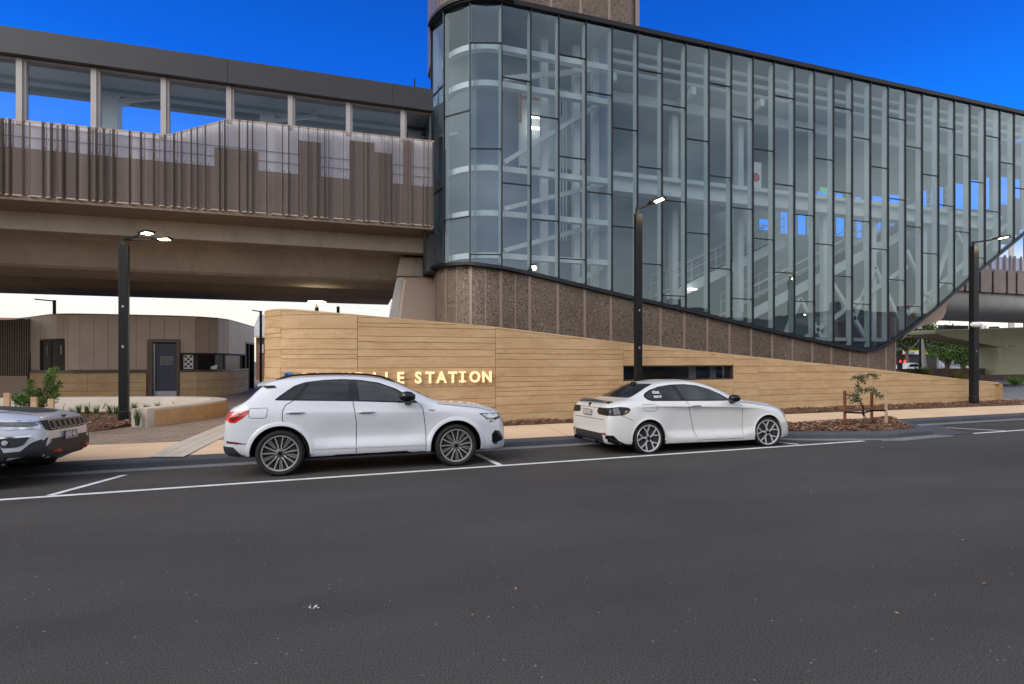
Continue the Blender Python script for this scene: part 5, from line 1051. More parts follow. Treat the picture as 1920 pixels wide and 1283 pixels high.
# ================================================================ CARS
def pchip(P):
    xs = [p[0] for p in P]; ys = [p[1] for p in P]; n = len(xs); h = [xs[i + 1] - xs[i] for i in range(n - 1)]; d = [(ys[i + 1] - ys[i]) / h[i] for i in range(n - 1)]
    m = [0] * n
    for i in range(1, n - 1):
        if d[i - 1] * d[i] > 0: w1 = 2 * h[i] + h[i - 1]; w2 = h[i] + 2 * h[i - 1]; m[i] = (w1 + w2) / (w1 / d[i - 1] + w2 / d[i])
    m[0] = d[0]; m[-1] = d[-1]
    def f(x):
        if x <= xs[0]: return ys[0]
        if x >= xs[-1]: return ys[-1]
        for i in range(n - 1):
            if x <= xs[i + 1]:
                t = (x - xs[i]) / h[i]; a = 2 * t ** 3 - 3 * t ** 2 + 1; b = t ** 3 - 2 * t ** 2 + t; c = -2 * t ** 3 + 3 * t ** 2; e = t ** 3 - t ** 2
                return a * ys[i] + b * h[i] * m[i] + c * ys[i + 1] + e * h[i] * m[i + 1]
    return f
CURVES = ['bot', 'sill', 'low', 'mid', 'shl', 'shh', 'belt', 'rail', 'rt']
def body_mesh(spec):
    """spec: top (x,z), bottom (x,z), plan (x,k), curves name -> [(x,y,z)]; returns vertices/faces of the closed shell"""
    T, B, W = pchip(spec['top']), pchip(spec['bottom']), pchip(spec['plan']); cv = {c: (pchip([(p[0], p[1]) for p in spec[c]]), pchip([(p[0], p[2]) for p in spec[c]])) for c in CURVES if c in spec}
    x0, x1 = spec['top'][0][0], spec['top'][-1][0]; n = int((x1 - x0) / .035); xs = []
    for i in range(n + 1): xs.append(x0 + (x1 - x0) * i / n)
    e = [.004, .010, .018, .026]; xs = sorted(set(xs + [x0 + q for q in e] + [x1 - q for q in e])); rows = []
    for x in xs:
        t, b, w_ = T(x), B(x), W(x); k = min(1, max(0, min(x - x0, x1 - x) / .03)); rd = math.sqrt(max(0, 1 - (1 - k) ** 2)) * .03
        pts = [(0, b)]; names = ['bot', 'sill', 'low', 'mid', 'shl', 'shh', 'belt', 'rail']; zz = {}
        caps = dict(rail=.012, belt=.05, shh=.10, shl=.15, mid=.24, low=.36, sill=.44, bot=.5); H_ = t - b
        for c in names:
            y, z = cv[c][0](x) * w_, cv[c][1](x); z = min(z, t - min(caps[c], caps[c] * H_ * 1.9)); z = max(z, b + {'bot': 0, 'sill': .03, 'low': .08, 'mid': .14, 'shl': .17, 'shh': .19, 'belt': .21, 'rail': .23}[c] * min(1, H_ * 1.6)); zz[c] = (y, z)
        pts += [zz[c] for c in names]; ry, rz = zz['rail']; pts += [(ry * .93, rz + (t - rz) * .30), (ry * .68, rz + (t - rz) * .68), (ry * .34, rz + (t - rz) * .93), (0, t)]
        L = [0]
        for a, c in zip(pts, pts[1:]): L.append(L[-1] + max(1e-4, math.hypot(c[0] - a[0], c[1] - a[1])))
        fy, fz = pchip(list(zip(L, [p[0] for p in pts]))), pchip(list(zip(L, [p[1] for p in pts]))); row = []
        segs = [2, 2, 3, 5, 5, 3, 3, 7, 2, 4, 5, 5]
        for i, sg in enumerate(segs):
            for j in range(sg): q = L[i] + (L[i + 1] - L[i]) * j / sg; row.append((fy(q), fz(q)))
        row.append((0, t)); rows.append([(x, y, z) for y, z in row])
    K = len(rows[0]); vs = []
    for r in rows: vs += [(x, -y, z) for x, y, z in r] + [(x, y, z) for x, y, z in r[1:-1][::-1]]
    P = 2 * K - 2; fs = [(i * P + j, i * P + (j + 1) % P, (i + 1) * P + (j + 1) % P, (i + 1) * P + j) for i in range(len(rows) - 1) for j in range(P)]
    for e0, fl in ((0, 1), ((len(rows) - 1) * P, 0)):
        m_ = P // 2
        for j in range(m_):
            a, b_, c, d = e0 + j, e0 + j + 1, e0 + (P - j - 1) % P, e0 + (P - j) % P
            f = [a, b_, c, d]; f2 = []
            for q in f:
                if q not in f2: f2.append(q)
            if len(f2) > 2: fs.append(tuple(f2[::-1] if fl else f2))
    return vs, fs
def clip_cell(poly, x0, x1, y0, y1):
    def clip(P, inside, inter):
        o = []
        for i in range(len(P)):
            a, b = P[i - 1], P[i]; ia, ib = inside(a), inside(b)
            if ib:
                if not ia: o.append(inter(a, b))
                o.append(b)
            elif ia: o.append(inter(a, b))
        return o
    ix = lambda c: (lambda a, b: (c, a[1] + (b[1] - a[1]) * (c - a[0]) / (b[0] - a[0])))
    iy = lambda c: (lambda a, b: (a[0] + (b[0] - a[0]) * (c - a[1]) / (b[1] - a[1]), c))
    for ins, it in ((lambda p: p[0] >= x0, ix(x0)), (lambda p: p[0] <= x1, ix(x1)), (lambda p: p[1] >= y0, iy(y0)), (lambda p: p[1] <= y1, iy(y1))):
        poly = clip(poly, ins, it)
        if not poly: return []
    return poly
def roundpoly(P, r=.03, k=4):
    o = []; n = len(P)
    for i in range(n):
        p = Vector(P[i]); a = Vector(P[i - 1]); b = Vector(P[(i + 1) % n]); ra = min(r, (a - p).length * .45); rb = min(r, (b - p).length * .45); A = p + (a - p).normalized() * ra; B = p + (b - p).normalized() * rb
        for j in range(k + 1): t = j / k; q = A * (1 - t) ** 2 + p * 2 * t * (1 - t) + B * t * t; o.append((q.x, q.y))
    return o
MATE = {}
class Car:
    def __init__(s, spec, mat, root, arch):
        s.root = root; s.mat = mat; vs, fs = body_mesh(spec); s.bvh = BVHTree.FromPolygons([Vector(v) for v in vs], fs)
        mb = MB(); mb.add(vs, fs); o = mb.build('body', [mat, M['darkgap']], root, local=True)
        dg = None; me = o.data; bm = bmesh.new(); bm.from_mesh(me); bmesh.ops.remove_doubles(bm, verts=bm.verts, dist=1e-5); bmesh.ops.recalc_face_normals(bm, faces=bm.faces); bm.to_mesh(me); bm.free()
        hw = spec['hw']; cut = MB()
        for (cx, cz, r) in arch:
            for sd in (-1, 1):
                k = 56; ps = [(cx + r * math.cos(2 * math.pi * i / k), sd * (hw + .12), cz + r * math.sin(2 * math.pi * i / k)) for i in range(k)]; cut.prism(ps, (0, -sd * .55, 0))
        c = cut.build('cutter', [M['darkgap']], root, local=True)
        bpy.context.view_layer.update()
        md = o.modifiers.new('arch', 'BOOLEAN'); md.object = c; md.operation = 'DIFFERENCE'; md.solver = 'EXACT'
        try: md.material_mode = 'TRANSFER'
        except Exception: pass
        dg = bpy.context.evaluated_depsgraph_get(); me2 = bpy.data.meshes.new_from_object(o.evaluated_get(dg)); o.modifiers.remove(md); o.data = me2; bpy.data.objects.remove(c)
        me2.polygons.foreach_set('use_smooth', [True] * len(me2.polygons)); me2.set_sharp_from_angle(angle=R(38)); s.body = o; s.hw = hw
    def hit(s, a, b, ax, off, sgn=-1):
        """ax 'y': (x,z) cast sideways; 'x': (y,z) cast along x; 'z': (x,y) cast down"""
        if ax == 'y': o, d = Vector((a, sgn * 3, b)), Vector((0, -sgn, 0))
        elif ax == 'x': o, d = Vector((sgn * 9, a, b)), Vector((-sgn, 0, 0))
        else: o, d = Vector((a, b, 4)), Vector((0, 0, -1))
        h, n, i, _ = s.bvh.ray_cast(o, d)
        if h is None:
            h, n, i, _ = s.bvh.find_nearest(o + d * (2.2 if ax == 'y' else 5.5 if ax == 'x' else 3)); 
        if n.dot(d) > 0: n = -n
        return h + n * off
    def patch(s, name, poly, mat, ax='y', off=.003, cell=.04, sgn=-1, parent=None, both=False, smooth=50):
        first = None
        for sg in ((-1, 1) if both else (sgn,)):
            mb = MB(); par = parent or s.root
            if sg == 1 and both: par = MATE.get(par, par)
            x0, x1 = min(p[0] for p in poly), max(p[0] for p in poly); y0, y1 = min(p[1] for p in poly), max(p[1] for p in poly); nx = max(1, math.ceil((x1 - x0) / cell)); ny = max(1, math.ceil((y1 - y0) / cell)); cache = {}; vs = []; fs = []
            for i in range(nx):
                for j in range(ny):
                    c = clip_cell(poly, x0 + (x1 - x0) * i / nx, x0 + (x1 - x0) * (i + 1) / nx, y0 + (y1 - y0) * j / ny, y0 + (y1 - y0) * (j + 1) / ny); f = []
                    for p in c:
                        k = (round(p[0], 5), round(p[1], 5))
                        if k not in cache: cache[k] = len(vs); vs.append(s.hit(p[0], p[1], ax, off, sg))
                        if not f or f[-1] != cache[k]: f.append(cache[k])
                    if len(f) > 1 and f[0] == f[-1]: f.pop()
                    if len(set(f)) > 2: fs.append(f)
            mb.add(vs, fs); o = mb.build(name, mat, par, smooth=smooth, local=True)
            if first is None: first = o
            else: MATE[first] = o
        return first
    def strip(s, mb, pts, w_, off=.0035, ax='y', sgn=-1, closed=False):
        P = []; pts = list(pts) + ([pts[0]] if closed else [])
        for a, b in zip(pts, pts[1:]):
            a, b = Vector(a), Vector(b); k = max(1, int((b - a).length / .04)); P += [a.lerp(b, i / k) for i in range(k)]
        P.append(Vector(pts[-1])); vs = []
        for i, p in enumerate(P):
            d = (P[min(i + 1, len(P) - 1)] - P[max(i - 1, 0)]).normalized(); n = Vector((-d.y, d.x)) * w_ / 2; vs += [s.hit(p.x - n.x, p.y - n.y, ax, off, sgn), s.hit(p.x + n.x, p.y + n.y, ax, off, sgn)]
        mb.add(vs, [(2 * i, 2 * i + 2, 2 * i + 3, 2 * i + 1) for i in range(len(P) - 1)]); return mb
    def seam(s, pts, w_=.011, off=.0015, **k): 
        for sg in (-1, 1): mb = MB(); s.strip(mb, pts, w_, off, sgn=sg, **k); mb.build('door_seam', M['darkgap'], s.body, local=True)
paint = lambda name, c, flake=0: carpaint(name, c, flake)
def carpaint(name, c, metal=0.0):
    m, n, l, b = newmat(name); tcn = n.new('ShaderNodeTexCoord').outputs['Object']
    cc = mx(n, l, mt(n, l, 'MULTIPLY', mr(n, l, noise(n, l, vecmap(n, l, tcn, (1, 1, 2)), 2.0, 6, .7), .45, .8), .12), c, tuple(q * .75 for q in c)); sx_ = n.new('ShaderNodeSeparateXYZ'); l.new(tcn, sx_.inputs[0])
    dirt = mt(n, l, 'MULTIPLY', mr(n, l, sx_.outputs[2], .55, .15), mr(n, l, noise(n, l, tcn, 7, 5, .7), .35, .7, 0, .22)); cc = mx(n, l, dirt, cc, (.30, .26, .22)); l.new(cc, b.inputs['Base Color'])
    b.inputs['Roughness'].default_value = .32; b.inputs['Metallic'].default_value = metal; b.inputs['Coat Weight'].default_value = 1; b.inputs['Coat Roughness'].default_value = .02; b.inputs['Coat IOR'].default_value = 1.5; return m
M['cw1'] = carpaint('white_paint', (.61, .62, .65)); M['cw2'] = carpaint('pearl_white_paint', (.64, .635, .62)); M['csil'] = carpaint('silver_paint', (.54, .56, .62), .15)
M['rub'] = pm('tyre_rubber', (.018, .018, .018), .75, 0, .2, 20, spec=.25); M['gbk'] = pm('gloss_black', (.006, .006, .007), .12, 0, 0, spec=.4); M['mbk'] = pm('matt_black_plastic', (.022, .022, .024), .6, 0, .1)
M['cgl'] = pm('tinted_car_glass', (.012, .014, .017), .03, 0, .6, 2.2, spec=.5); M['cgl2'] = pm('lighter_car_glass', (.034, .040, .042), .03, 0, .5, 1.6, spec=.5); M['rimg'] = pm('machined_rim', (.45, .44, .43), .35, .6, .1); M['rimd'] = pm('grey_rim_face', (.14, .135, .13), .4, .6, .1); M['rims'] = pm('silver_rim', (.72, .73, .74), .32, .55, .05)
M['disc'] = pm('brake_disc', (.035, .034, .033), .5, .5, .2, 20); M['redl'] = pm('tail_lamp_red', (.55, .012, .012), .12, 0, .4, 12, coat=1); M['redd'] = pm('dark_red_lens', (.16, .01, .012), .15, 0, .1, coat=1); M['lens'] = pm('clear_lens', (.55, .58, .62), .1, .3, .4, 14, coat=1); M['chrome'] = pm('chrome', (.75, .76, .78), .12, 1, 0); M['carbon'] = pm('carbon_fibre', (.02, .02, .022), .25, 0, .5, 60, coat=1)
def wheel(root, x, z, y_out, r, rr_, style, sd, yaw=0):
    """y_out: outer face |y|; sd=-1 near side"""
    w_ = .235; t = bpy.data.objects.new('wheel', None); hb = MB(); hb.lathe([(0.0, -.06), (rr_ * .92, -.06), (rr_ * .92, -.075), (0, -.075)][::-1], 40, 'y'); hb.lathe([(0, -.03), (.085, -.03), (.085, -.06)], 24, 'y')
    bpy.data.objects.remove(t); sx_ = lambda mbb: [setattr(mbb, 'v', [(p[0], -sd * -1 * p[1] * 1.0 if False else p[1], p[2]) for p in mbb.v])]
    def fin(mb, name, mat, par, smooth=35, bev=0):
        # builder space: outer face at y=0, inboard y<0 -> car space, outward = sd
        if yaw: c_, s_ = math.cos(yaw), math.sin(yaw); mb.v = [(p[0] * c_ + p[1] * s_ * -sd, -p[0] * s_ * -sd + p[1] * c_, p[2]) for p in mb.v]
        mb.v = [(x + p[0], sd * (y_out + p[1]), z + p[2]) for p in mb.v]; return mb.build(name, mat, par, smooth=smooth, local=True, bevel=bev)
    wh = fin(hb, 'wheel', M['disc'], root)
    ty = MB(); ty.lathe([(rr_ + .004, -.012), (rr_ + .012, -.004), (rr_ + .03, .002), ((r + rr_) / 2, .006), (r - .022, -.006), (r - .008, -.02), (r, -.045), (r, -w_ + .045), (r - .02, -w_ + .01), (rr_, -w_ + .01), (rr_ - .012, -w_ / 2)], 64, 'y', close=True); fin(ty, 'tyre', M['rub'], wh)
    rm = MB(); rm.lathe([(rr_ + .006, -.010), (rr_ + .001, -.004), (rr_ - .012, -.006), (rr_ - .018, -.016), (rr_ - .020, -.03), (rr_ + .004, -.03)], 64, 'y', close=True); rm.lathe([(rr_ - .020, -.030), (rr_ - .026, -.05), (rr_ - .03, -w_ + .03), (rr_ + .002, -w_ + .03), (rr_ + .002, -.031)], 48, 'y', mi=2, close=True)
    P = lambda a, q, y: (q * math.cos(a), y, q * math.sin(a))
    def spoke(a0, q0, w0, a1, q1, w1, mi, y0=-.022, y1=-.012, th=.03):
        c0, c1 = Vector(P(a0, q0, y0)), Vector(P(a1, q1, y1)); d = (c1 - c0).normalized(); n = Vector((-d.z, 0, d.x)).normalized(); vs = [c0 - n * w0, c0 + n * w0, c1 + n * w1, c1 - n * w1]; rm.prism(vs, (0, -th, 0), mi)
    ro = rr_ - .014
    if style == 'twin':
        for k in range(5):
            a = R(90 + 72 * k + 4)
            for sg in (-1, 1):
                spoke(a + sg * R(26), .05, .011, a + sg * R(12), ro * .42, .009, 0); spoke(a + sg * R(12), ro * .40, .009, a + sg * R(13), ro, .0085, 0)
            spoke(a + R(36), .06, .012, a + R(36), ro, .017, 1, -.03, -.022, .02)
            for sg in (-1, 1): spoke(a + R(36) + sg * R(5), ro * .42, .003, a + R(36) + sg * R(5.4), ro, .003, 0, -.024, -.016, .01)
        rm.lathe([(.0, -.012), (.03, -.010), (.05, -.014), (.072, -.022), (.08, -.045)], 28, 'y', mi=1)
    elif style == 'y':
        for k in range(5):
            a = R(90 + 72 * k + 10)
            spoke(a, .05, .017, a, ro * .52, .012, 0, -.03, -.028)
            for sg in (-1, 1): spoke(a, ro * .46, .010, a + sg * R(17), ro, .0085, 0, -.028, -.010)
        rm.lathe([(.0, -.03), (.055, -.028), (.07, -.036), (.075, -.06)], 28, 'y')
        for k in range(5): a = R(54 + 72 * k + 10); rm.lathe([(0, 0), (.012, 0), (.012, -.02)], 10, 'y', c=P(a, .045, -.022), mi=1)
    else:
        for k in range(10): a = R(36 * k); spoke(a, .05, .02, a, ro, .014, 0)
        rm.lathe([(.0, -.012), (.05, -.014), (.08, -.03)], 24, 'y')
    fin(rm, 'rim', [{'twin': M['rimg'], 'y': M['rims'], 's': M['rimd']}[style], M['rimd'] if style == 'twin' else M['mbk'], M['mbk']], wh, 30)
    hbx = MB(); hbx.lathe([(0, -.006), (.028, -.006), (.032, -.014)], 20, 'y'); fin(hbx, 'hub_cap', M['gbk'], wh)
    cp = MB(); 
    ca = [R(a) for a in range(-35, 36, 10)]; cp.prism([P(a, rr_ * .80, -.045) for a in ca] + [P(a, rr_ * .52, -.045) for a in ca[::-1]], (0, -.06, 0)); fin(cp, 'brake_caliper', M['mbk'], wh)
    return wh
def mirror_part(car, root, x, y, z, dims, mat, sd, stalkx=0, name='door_mirror'):
    bx, by, bz = dims; mb = MB(); pr = []
    k = 10
    for i in range(k + 1):
        t = i / k; s_ = math.sin(math.pi * min(max(t, .04), .96)) ** .45; pr.append((x + bx * (t - .5), s_))
    n = 14; base = len(mb.v); vs = []
    for px_, sc_ in pr:
        for j in range(n):
            a = 2 * math.pi * j / n; ca, sa = math.cos(a), math.sin(a); q = lambda v: math.copysign(abs(v) ** .6, v); vs.append((px_, sd * (y + by * .5) + q(ca) * by * .5 * sc_, z + q(sa) * bz * .5 * sc_ + .0))
    fs = [(i * n + j, i * n + (j + 1) % n, (i + 1) * n + (j + 1) % n, (i + 1) * n + j) for i in range(k) for j in range(n)] + [tuple(range(n)), tuple(range(k * n, k * n + n))[::-1]]
    mb.add(vs, fs); o = mb.build(name, mat, root, smooth=50, local=True); st = MB(); st.bar((x + stalkx, sd * (y - .06), z - bz * .55), (x + stalkx * .6, sd * (y + .07), z - bz * .35), .09, .06); st.build('mirror_stalk', M['mbk'], o, local=True); return o
def handle(car, x, z, L, mat, sd=-1):
    for sd in (-1, 1):
        mb = MB(); pts = []
        for i in range(9):
            t = i / 8; e = math.sin(math.pi * t) ** .5; p = car.hit(x + L * (t - .5), z + .004 * e, 'y', .006 + .024 * e, sd); pts.append(p)
        mb.tube(pts, [.008] + [.014] * 7 + [.008], 8); h = mb.build('door_handle', mat, car.root, smooth=60, local=True)
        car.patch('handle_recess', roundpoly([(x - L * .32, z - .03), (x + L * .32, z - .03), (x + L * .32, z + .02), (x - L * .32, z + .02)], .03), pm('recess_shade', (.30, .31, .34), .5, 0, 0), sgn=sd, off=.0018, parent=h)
def flare(car, cx, cz, r0, r1, a0, a1, mat, lift=.016, name='wheel_arch_trim'):
    for sd in (-1, 1):
        mb = MB(); k = 36; vs = []
        for i in range(k + 1):
            a = R(a0 + (a1 - a0) * i / k)
            for q, l_ in ((r0, -.03), (r0, lift), (r0 + (r1 - r0) * .5, lift), (r1, .001)): h = car.hit(cx + q * math.cos(a), cz + q * math.sin(a), 'y', 0, sd); vs.append((h.x, h.y + sd * l_, h.z))
        mb.add(vs, [(i * 4 + j, i * 4 + j + 1, i * 4 + 4 + j + 1, i * 4 + 4 + j) for i in range(k) for j in range(3)]); mb.build(name, mat, car.root, smooth=30, local=True)
def offpoly(P, d):
    n = len(P); A = sum(P[i - 1][0] * P[i][1] - P[i][0] * P[i - 1][1] for i in range(n)); sg = 1 if A > 0 else -1; o = []
    for i in range(n):
        a, p, b = Vector(P[i - 1]), Vector(P[i]), Vector(P[(i + 1) % n]); d1, d2 = (p - a), (b - p)
        d1 = d1.normalized() if d1.length > 1e-6 else d2.normalized(); d2 = d2.normalized() if d2.length > 1e-6 else d1; nn = Vector((d1.y + d2.y, -d1.x - d2.x)) * sg; L_ = nn.length; nn = nn / L_ if L_ > 1e-6 else Vector((0, 0)); o.append((p.x + nn.x * d, p.y + nn.y * d))
    return o
def plate(car, y, z, w_, h_, ax_sgn, txt, cbg, ctx, parent, tilt=0):
    h = car.hit(y, z, 'x', 0, ax_sgn); mb = MB(); t = .012; x = h.x + ax_sgn * .02; mb.box(min(x, x + ax_sgn * t), max(x, x + ax_sgn * t), y - w_ / 2, y + w_ / 2, z - h_ / 2, z + h_ / 2); o = mb.build('number_plate', cbg, parent, local=True)
    br_ = MB()
    for a in ((-w_ / 2, -w_ / 2 + .008, -h_ / 2, h_ / 2), (w_ / 2 - .008, w_ / 2, -h_ / 2, h_ / 2), (-w_ / 2, w_ / 2, -h_ / 2, -h_ / 2 + .006), (-w_ / 2, w_ / 2, h_ / 2 - .006, h_ / 2)): br_.box(x + ax_sgn * t - .001, x + ax_sgn * (t + .002) + .001, y + a[0], y + a[1], z + a[2], z + a[3])
    br_.build('plate_border', ctx, o, local=True)
    if txt:
        me = textmesh(txt, h_ * .98, .002, .003); me.materials.clear(); me.materials.append(ctx); nx = ax_sgn
        m = Matrix(((0, 0, nx, x + ax_sgn * (t + .003)), (nx * .80, 0, 0, y), (0, 1, 0, z - h_ * .34), (0, 0, 0, 1))); me.transform(m); q = bpy.data.objects.new('plate_text', me); COL.objects.link(q); q.parent = o
    return o
# ---------------------------------------------------------------- WHITE SUV
sroot = thing('parked_car', 'white five door SUV with tinted windows and a red tail lamp, parked before the sign', 'car', (-1.085, 9.33, -.047))
sroot.rotation_euler = (R(-2.0), 0, R(-.3))
spec = dict(hw=.90,
    top=[(-.80, .62), (-.785, .88), (-.74, 1.01), (-.66, 1.07), (-.50, 1.16), (-.36, 1.30), (-.24, 1.41), (-.08, 1.475), (.2, 1.515), (.6, 1.535), (1.05, 1.53), (1.4, 1.50), (1.68, 1.43), (2.0, 1.28), (2.3, 1.13), (2.48, 1.065), (2.7, 1.05), (3.0, 1.025), (3.25, .975), (3.42, .90), (3.52, .79), (3.57, .66), (3.58, .54)],
    bottom=[(-.80, .40), (-.76, .33), (-.6, .27), (-.4, .23), (0, .22), (2.6, .20), (3.2, .20), (3.5, .205), (3.56, .23), (3.58, .27)],
    plan=[(-.80, .78), (-.77, .86), (-.70, .925), (-.58, .965), (-.40, .985), (0, 1), (2.6, 1), (3.0, .985), (3.22, .95), (3.40, .88), (3.50, .79), (3.56, .66), (3.58, .55)],
    bot=[(-.80, .74, .3), (3.58, .74, .22)], sill=[(-.80, .82, .36), (0, .855, .27), (1.3, .865, .275), (2.6, .85, .26), (3.58, .85, .30)],
    low=[(-.80, .86, .50), (-.3, .895, .42), (.7, .895, .395), (1.3, .895, .39), (2.0, .895, .385), (2.8, .895, .40), (3.58, .88, .42)],
    mid=[(-.80, .88, .70), (-.3, .90, .66), (.2, .895, .62), (.9, .832, .56), (1.8, .832, .56), (2.4, .885, .6), (2.9, .90, .62), (3.58, .84, .58)],
    shl=[(-.80, .87, .90), (-.3, .89, .93), (.4, .885, .93), (1.8, .878, .895), (2.4, .885, .89), (2.9, .88, .85), (3.58, .80, .69)],
    shh=[(-.80, .84, .97), (-.3, .865, 1.02), (.4, .862, 1.01), (1.8, .86, .975), (2.4, .862, .96), (2.9, .85, .92), (3.58, .75, .74)],
    belt=[(-.80, .78, 1.02), (-.3, .80, 1.14), (.4, .825, 1.135), (1.2, .828, 1.11), (2.0, .825, 1.065), (2.4, .815, 1.025), (2.9, .79, .965), (3.3, .74, .89), (3.58, .68, .78)],
    rail=[(-.80, .60, 1.0), (-.55, .64, 1.10), (-.3, .645, 1.32), (-.1, .635, 1.42), (.3, .625, 1.47), (.8, .62, 1.482), (1.2, .62, 1.468), (1.5, .625, 1.42), (1.8, .64, 1.32), (2.1, .665, 1.18), (2.35, .70, 1.075), (2.6, .70, 1.02), (2.95, .70, .985), (3.3, .64, .925), (3.58, .55, .82)])
suv = Car(spec, M['cw1'], sroot, [(0.0, .335, .425), (2.66, .335, .425)])
rt_ = sroot
# glazing
dlo = [(-.10, 1.135), (.03, 1.24), (.18, 1.35), (.34, 1.405), (.60, 1.435), (.88, 1.445), (1.15, 1.43), (1.43, 1.385), (1.70, 1.285), (1.94, 1.14), (2.06, 1.048), (1.9, 1.052), (1.1, 1.095), (.4, 1.118), (.0, 1.13)]
gs = suv.patch('window_surround', roundpoly(dlo, .04), M['gbk'], off=.003, both=True)
for i, w_ in enumerate(([(-.03, 1.15), (.16, 1.145), (.37, 1.385), (.28, 1.365), (.12, 1.28)], [(.27, 1.14), (.97, 1.118), (.975, 1.415), (.80, 1.42), (.50, 1.405), (.40, 1.37), (.27, 1.19)], [(1.14, 1.112), (1.86, 1.075), (1.82, 1.17), (1.64, 1.28), (1.42, 1.36), (1.20, 1.40), (1.10, 1.405)])):
    suv.patch('window', roundpoly(w_, .03), [M['cgl'], M['cgl'], M['cgl2']][i], off=.0065, both=True, parent=gs)
ws_ = [(-.60, 1.085), (.60, 1.085), (.64, 1.14), (.57, 1.41), (.30, 1.44), (-.30, 1.44), (-.57, 1.41), (-.64, 1.14)]
suv.patch('windshield', roundpoly(ws_, .05), M['cgl'], ax='x', sgn=1, off=.004)
suv.patch('rear_window', roundpoly([(-.56, 1.13), (.56, 1.13), (.50, 1.37), (-.50, 1.37)], .06), M['cgl'], ax='x', sgn=-1, off=.004)
# doors, seams
for P_ in ([(.17, 1.12), (.07, 1.06), (.03, .97), (.03, .82)], [(.17, 1.12), (.22, 1.17), (.46, 1.42)], [(1.055, 1.44), (1.04, 1.10), (1.09, .80), (1.09, .30)], [(2.05, 1.05), (2.12, .96), (2.165, .6), (2.165, .28)], [(.40, .30), (.38, .42), (.30, .60), (.12, .80), (.03, .82)], [(.36, .275), (2.165, .27)]): suv.seam(P_, .010)
suv.seam([(-.42, 1.02), (-.19, 1.025), (-.17, 1.0), (-.19, .89), (-.22, .875), (-.41, .88), (-.43, .90), (-.43, 1.0), (-.42, 1.02)], .006)
suv.seam([(2.36, 1.03), (2.7, .985), (3.05, .945), (3.3, .88)], .007); suv.seam([(-.62, .50), (-.44, .51)], .006)
for z0, z1, m_ in ((.385, .398, M['offw']),): suv.patch('rocker_highlight', [(.46, z0), (2.16, z0 - .01), (2.16, z1 - .01), (.46, z1)], M['cw1'], off=.010, both=True)
suv.patch('sill_blade', [(.60, .255), (2.00, .255), (1.86, .30), (.80, .295)], M['gbk'], off=.014, both=True)
suv.patch('underbody_trim', [(.40, .215), (2.30, .205), (2.30, .25), (.40, .258)], M['mbk'], off=.006, both=True)
for cx in (0.0, 2.66): flare(suv, cx, .335, .42, .485, -14, 194, M['cw1'], .014)
handle(suv, .21, .945, .26, M['cw1']); handle(suv, 1.24, .925, .26, M['cw1'])
# lamps
tl = suv.patch('tail_lamp', [(-.76, .97), (-.42, .995), (-.44, .95), (-.52, .88), (-.62, .815), (-.69, .82), (-.77, .87)], M['redl'], off=.008, both=True, cell=.02)
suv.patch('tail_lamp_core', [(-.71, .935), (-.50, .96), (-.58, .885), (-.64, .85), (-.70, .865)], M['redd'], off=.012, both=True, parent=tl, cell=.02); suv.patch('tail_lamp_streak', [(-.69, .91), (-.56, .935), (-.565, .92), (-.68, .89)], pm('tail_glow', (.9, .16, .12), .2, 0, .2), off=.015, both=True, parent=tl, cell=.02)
suv.patch('tail_lamp', [(-.78, .96), (-.30, .96), (-.30, .88), (-.78, .85)], M['redl'], ax='x', sgn=-1, off=.008); suv.patch('tail_lamp', [(.30, .96), (.78, .96), (.78, .85), (.30, .88)], M['redl'], ax='x', sgn=-1, off=.008)
hl_ = suv.patch('headlight', [(3.050, 0.850), (3.120, 0.805), (3.200, 0.735), (3.260, 0.700), (3.310, 0.725), (3.420, 0.750), (3.455, 0.765), (3.440, 0.835), (3.250, 0.850)], M['gbk'], off=.006, both=True, cell=.02)
suv.patch('headlight_lens', [(3.090, 0.835), (3.240, 0.840), (3.420, 0.820), (3.430, 0.780), (3.300, 0.770), (3.200, 0.765), (3.130, 0.810)], M['lens'], off=.010, both=True, parent=hl_, cell=.02)
for i in range(3): suv.patch('daytime_light', [(3.18 + i * .045, .755), (3.205 + i * .045, .755), (3.24 + i * .045, .715), (3.215 + i * .045, .715)], M['offw'], off=.013, both=True, parent=hl_, cell=.02)
suv.patch('air_intake', [(3.27, .50), (3.33, .56), (3.42, .55), (3.47, .46), (3.49, .37), (3.40, .33), (3.31, .33), (3.27, .38)], M['gbk'], off=.006, both=True, cell=.02)
suv.patch('intake_blade', [(3.36, .36), (3.50, .40), (3.50, .385), (3.38, .335)], M['csil'], off=.016, both=True, cell=.02)
suv.patch('grille', roundpoly([(-.50, .74), (-.40, .46), (.40, .46), (.50, .74)], .05), M['gbk'], ax='x', sgn=1, off=.008)
suv.patch('front_lip', [(3.05, .235), (3.50, .235), (3.50, .215), (3.05, .205)], M['mbk'], off=.006, both=True)
suv.patch('rear_reflector', [(-0.740, 0.550), (-0.600, 0.535), (-0.460, 0.505), (-0.480, 0.500), (-0.730, 0.515)], M['redd'], off=.006, both=True, cell=.02)
suv.patch('rear_diffuser', [(-0.780, 0.470), (-0.640, 0.460), (-0.540, 0.350), (-0.400, 0.290), (-0.320, 0.285), (-0.320, 0.250), (-0.600, 0.250), (-0.800, 0.330)], M['mbk'], off=.008, both=True)
suv.patch('rear_diffuser', [(-.70, .46), (.70, .46), (.66, .36), (-.66, .36)], M['mbk'], ax='x', sgn=-1, off=.01)
mb = MB(); 
for x_, z_ in ((3.16, .55), (-.50, .47)):
    for sg in (-1, 1): h = suv.hit(x_, z_, 'y', .002, sg); mb.lathe([(0, 0), (.016, 0)], 12, 'y', c=h)
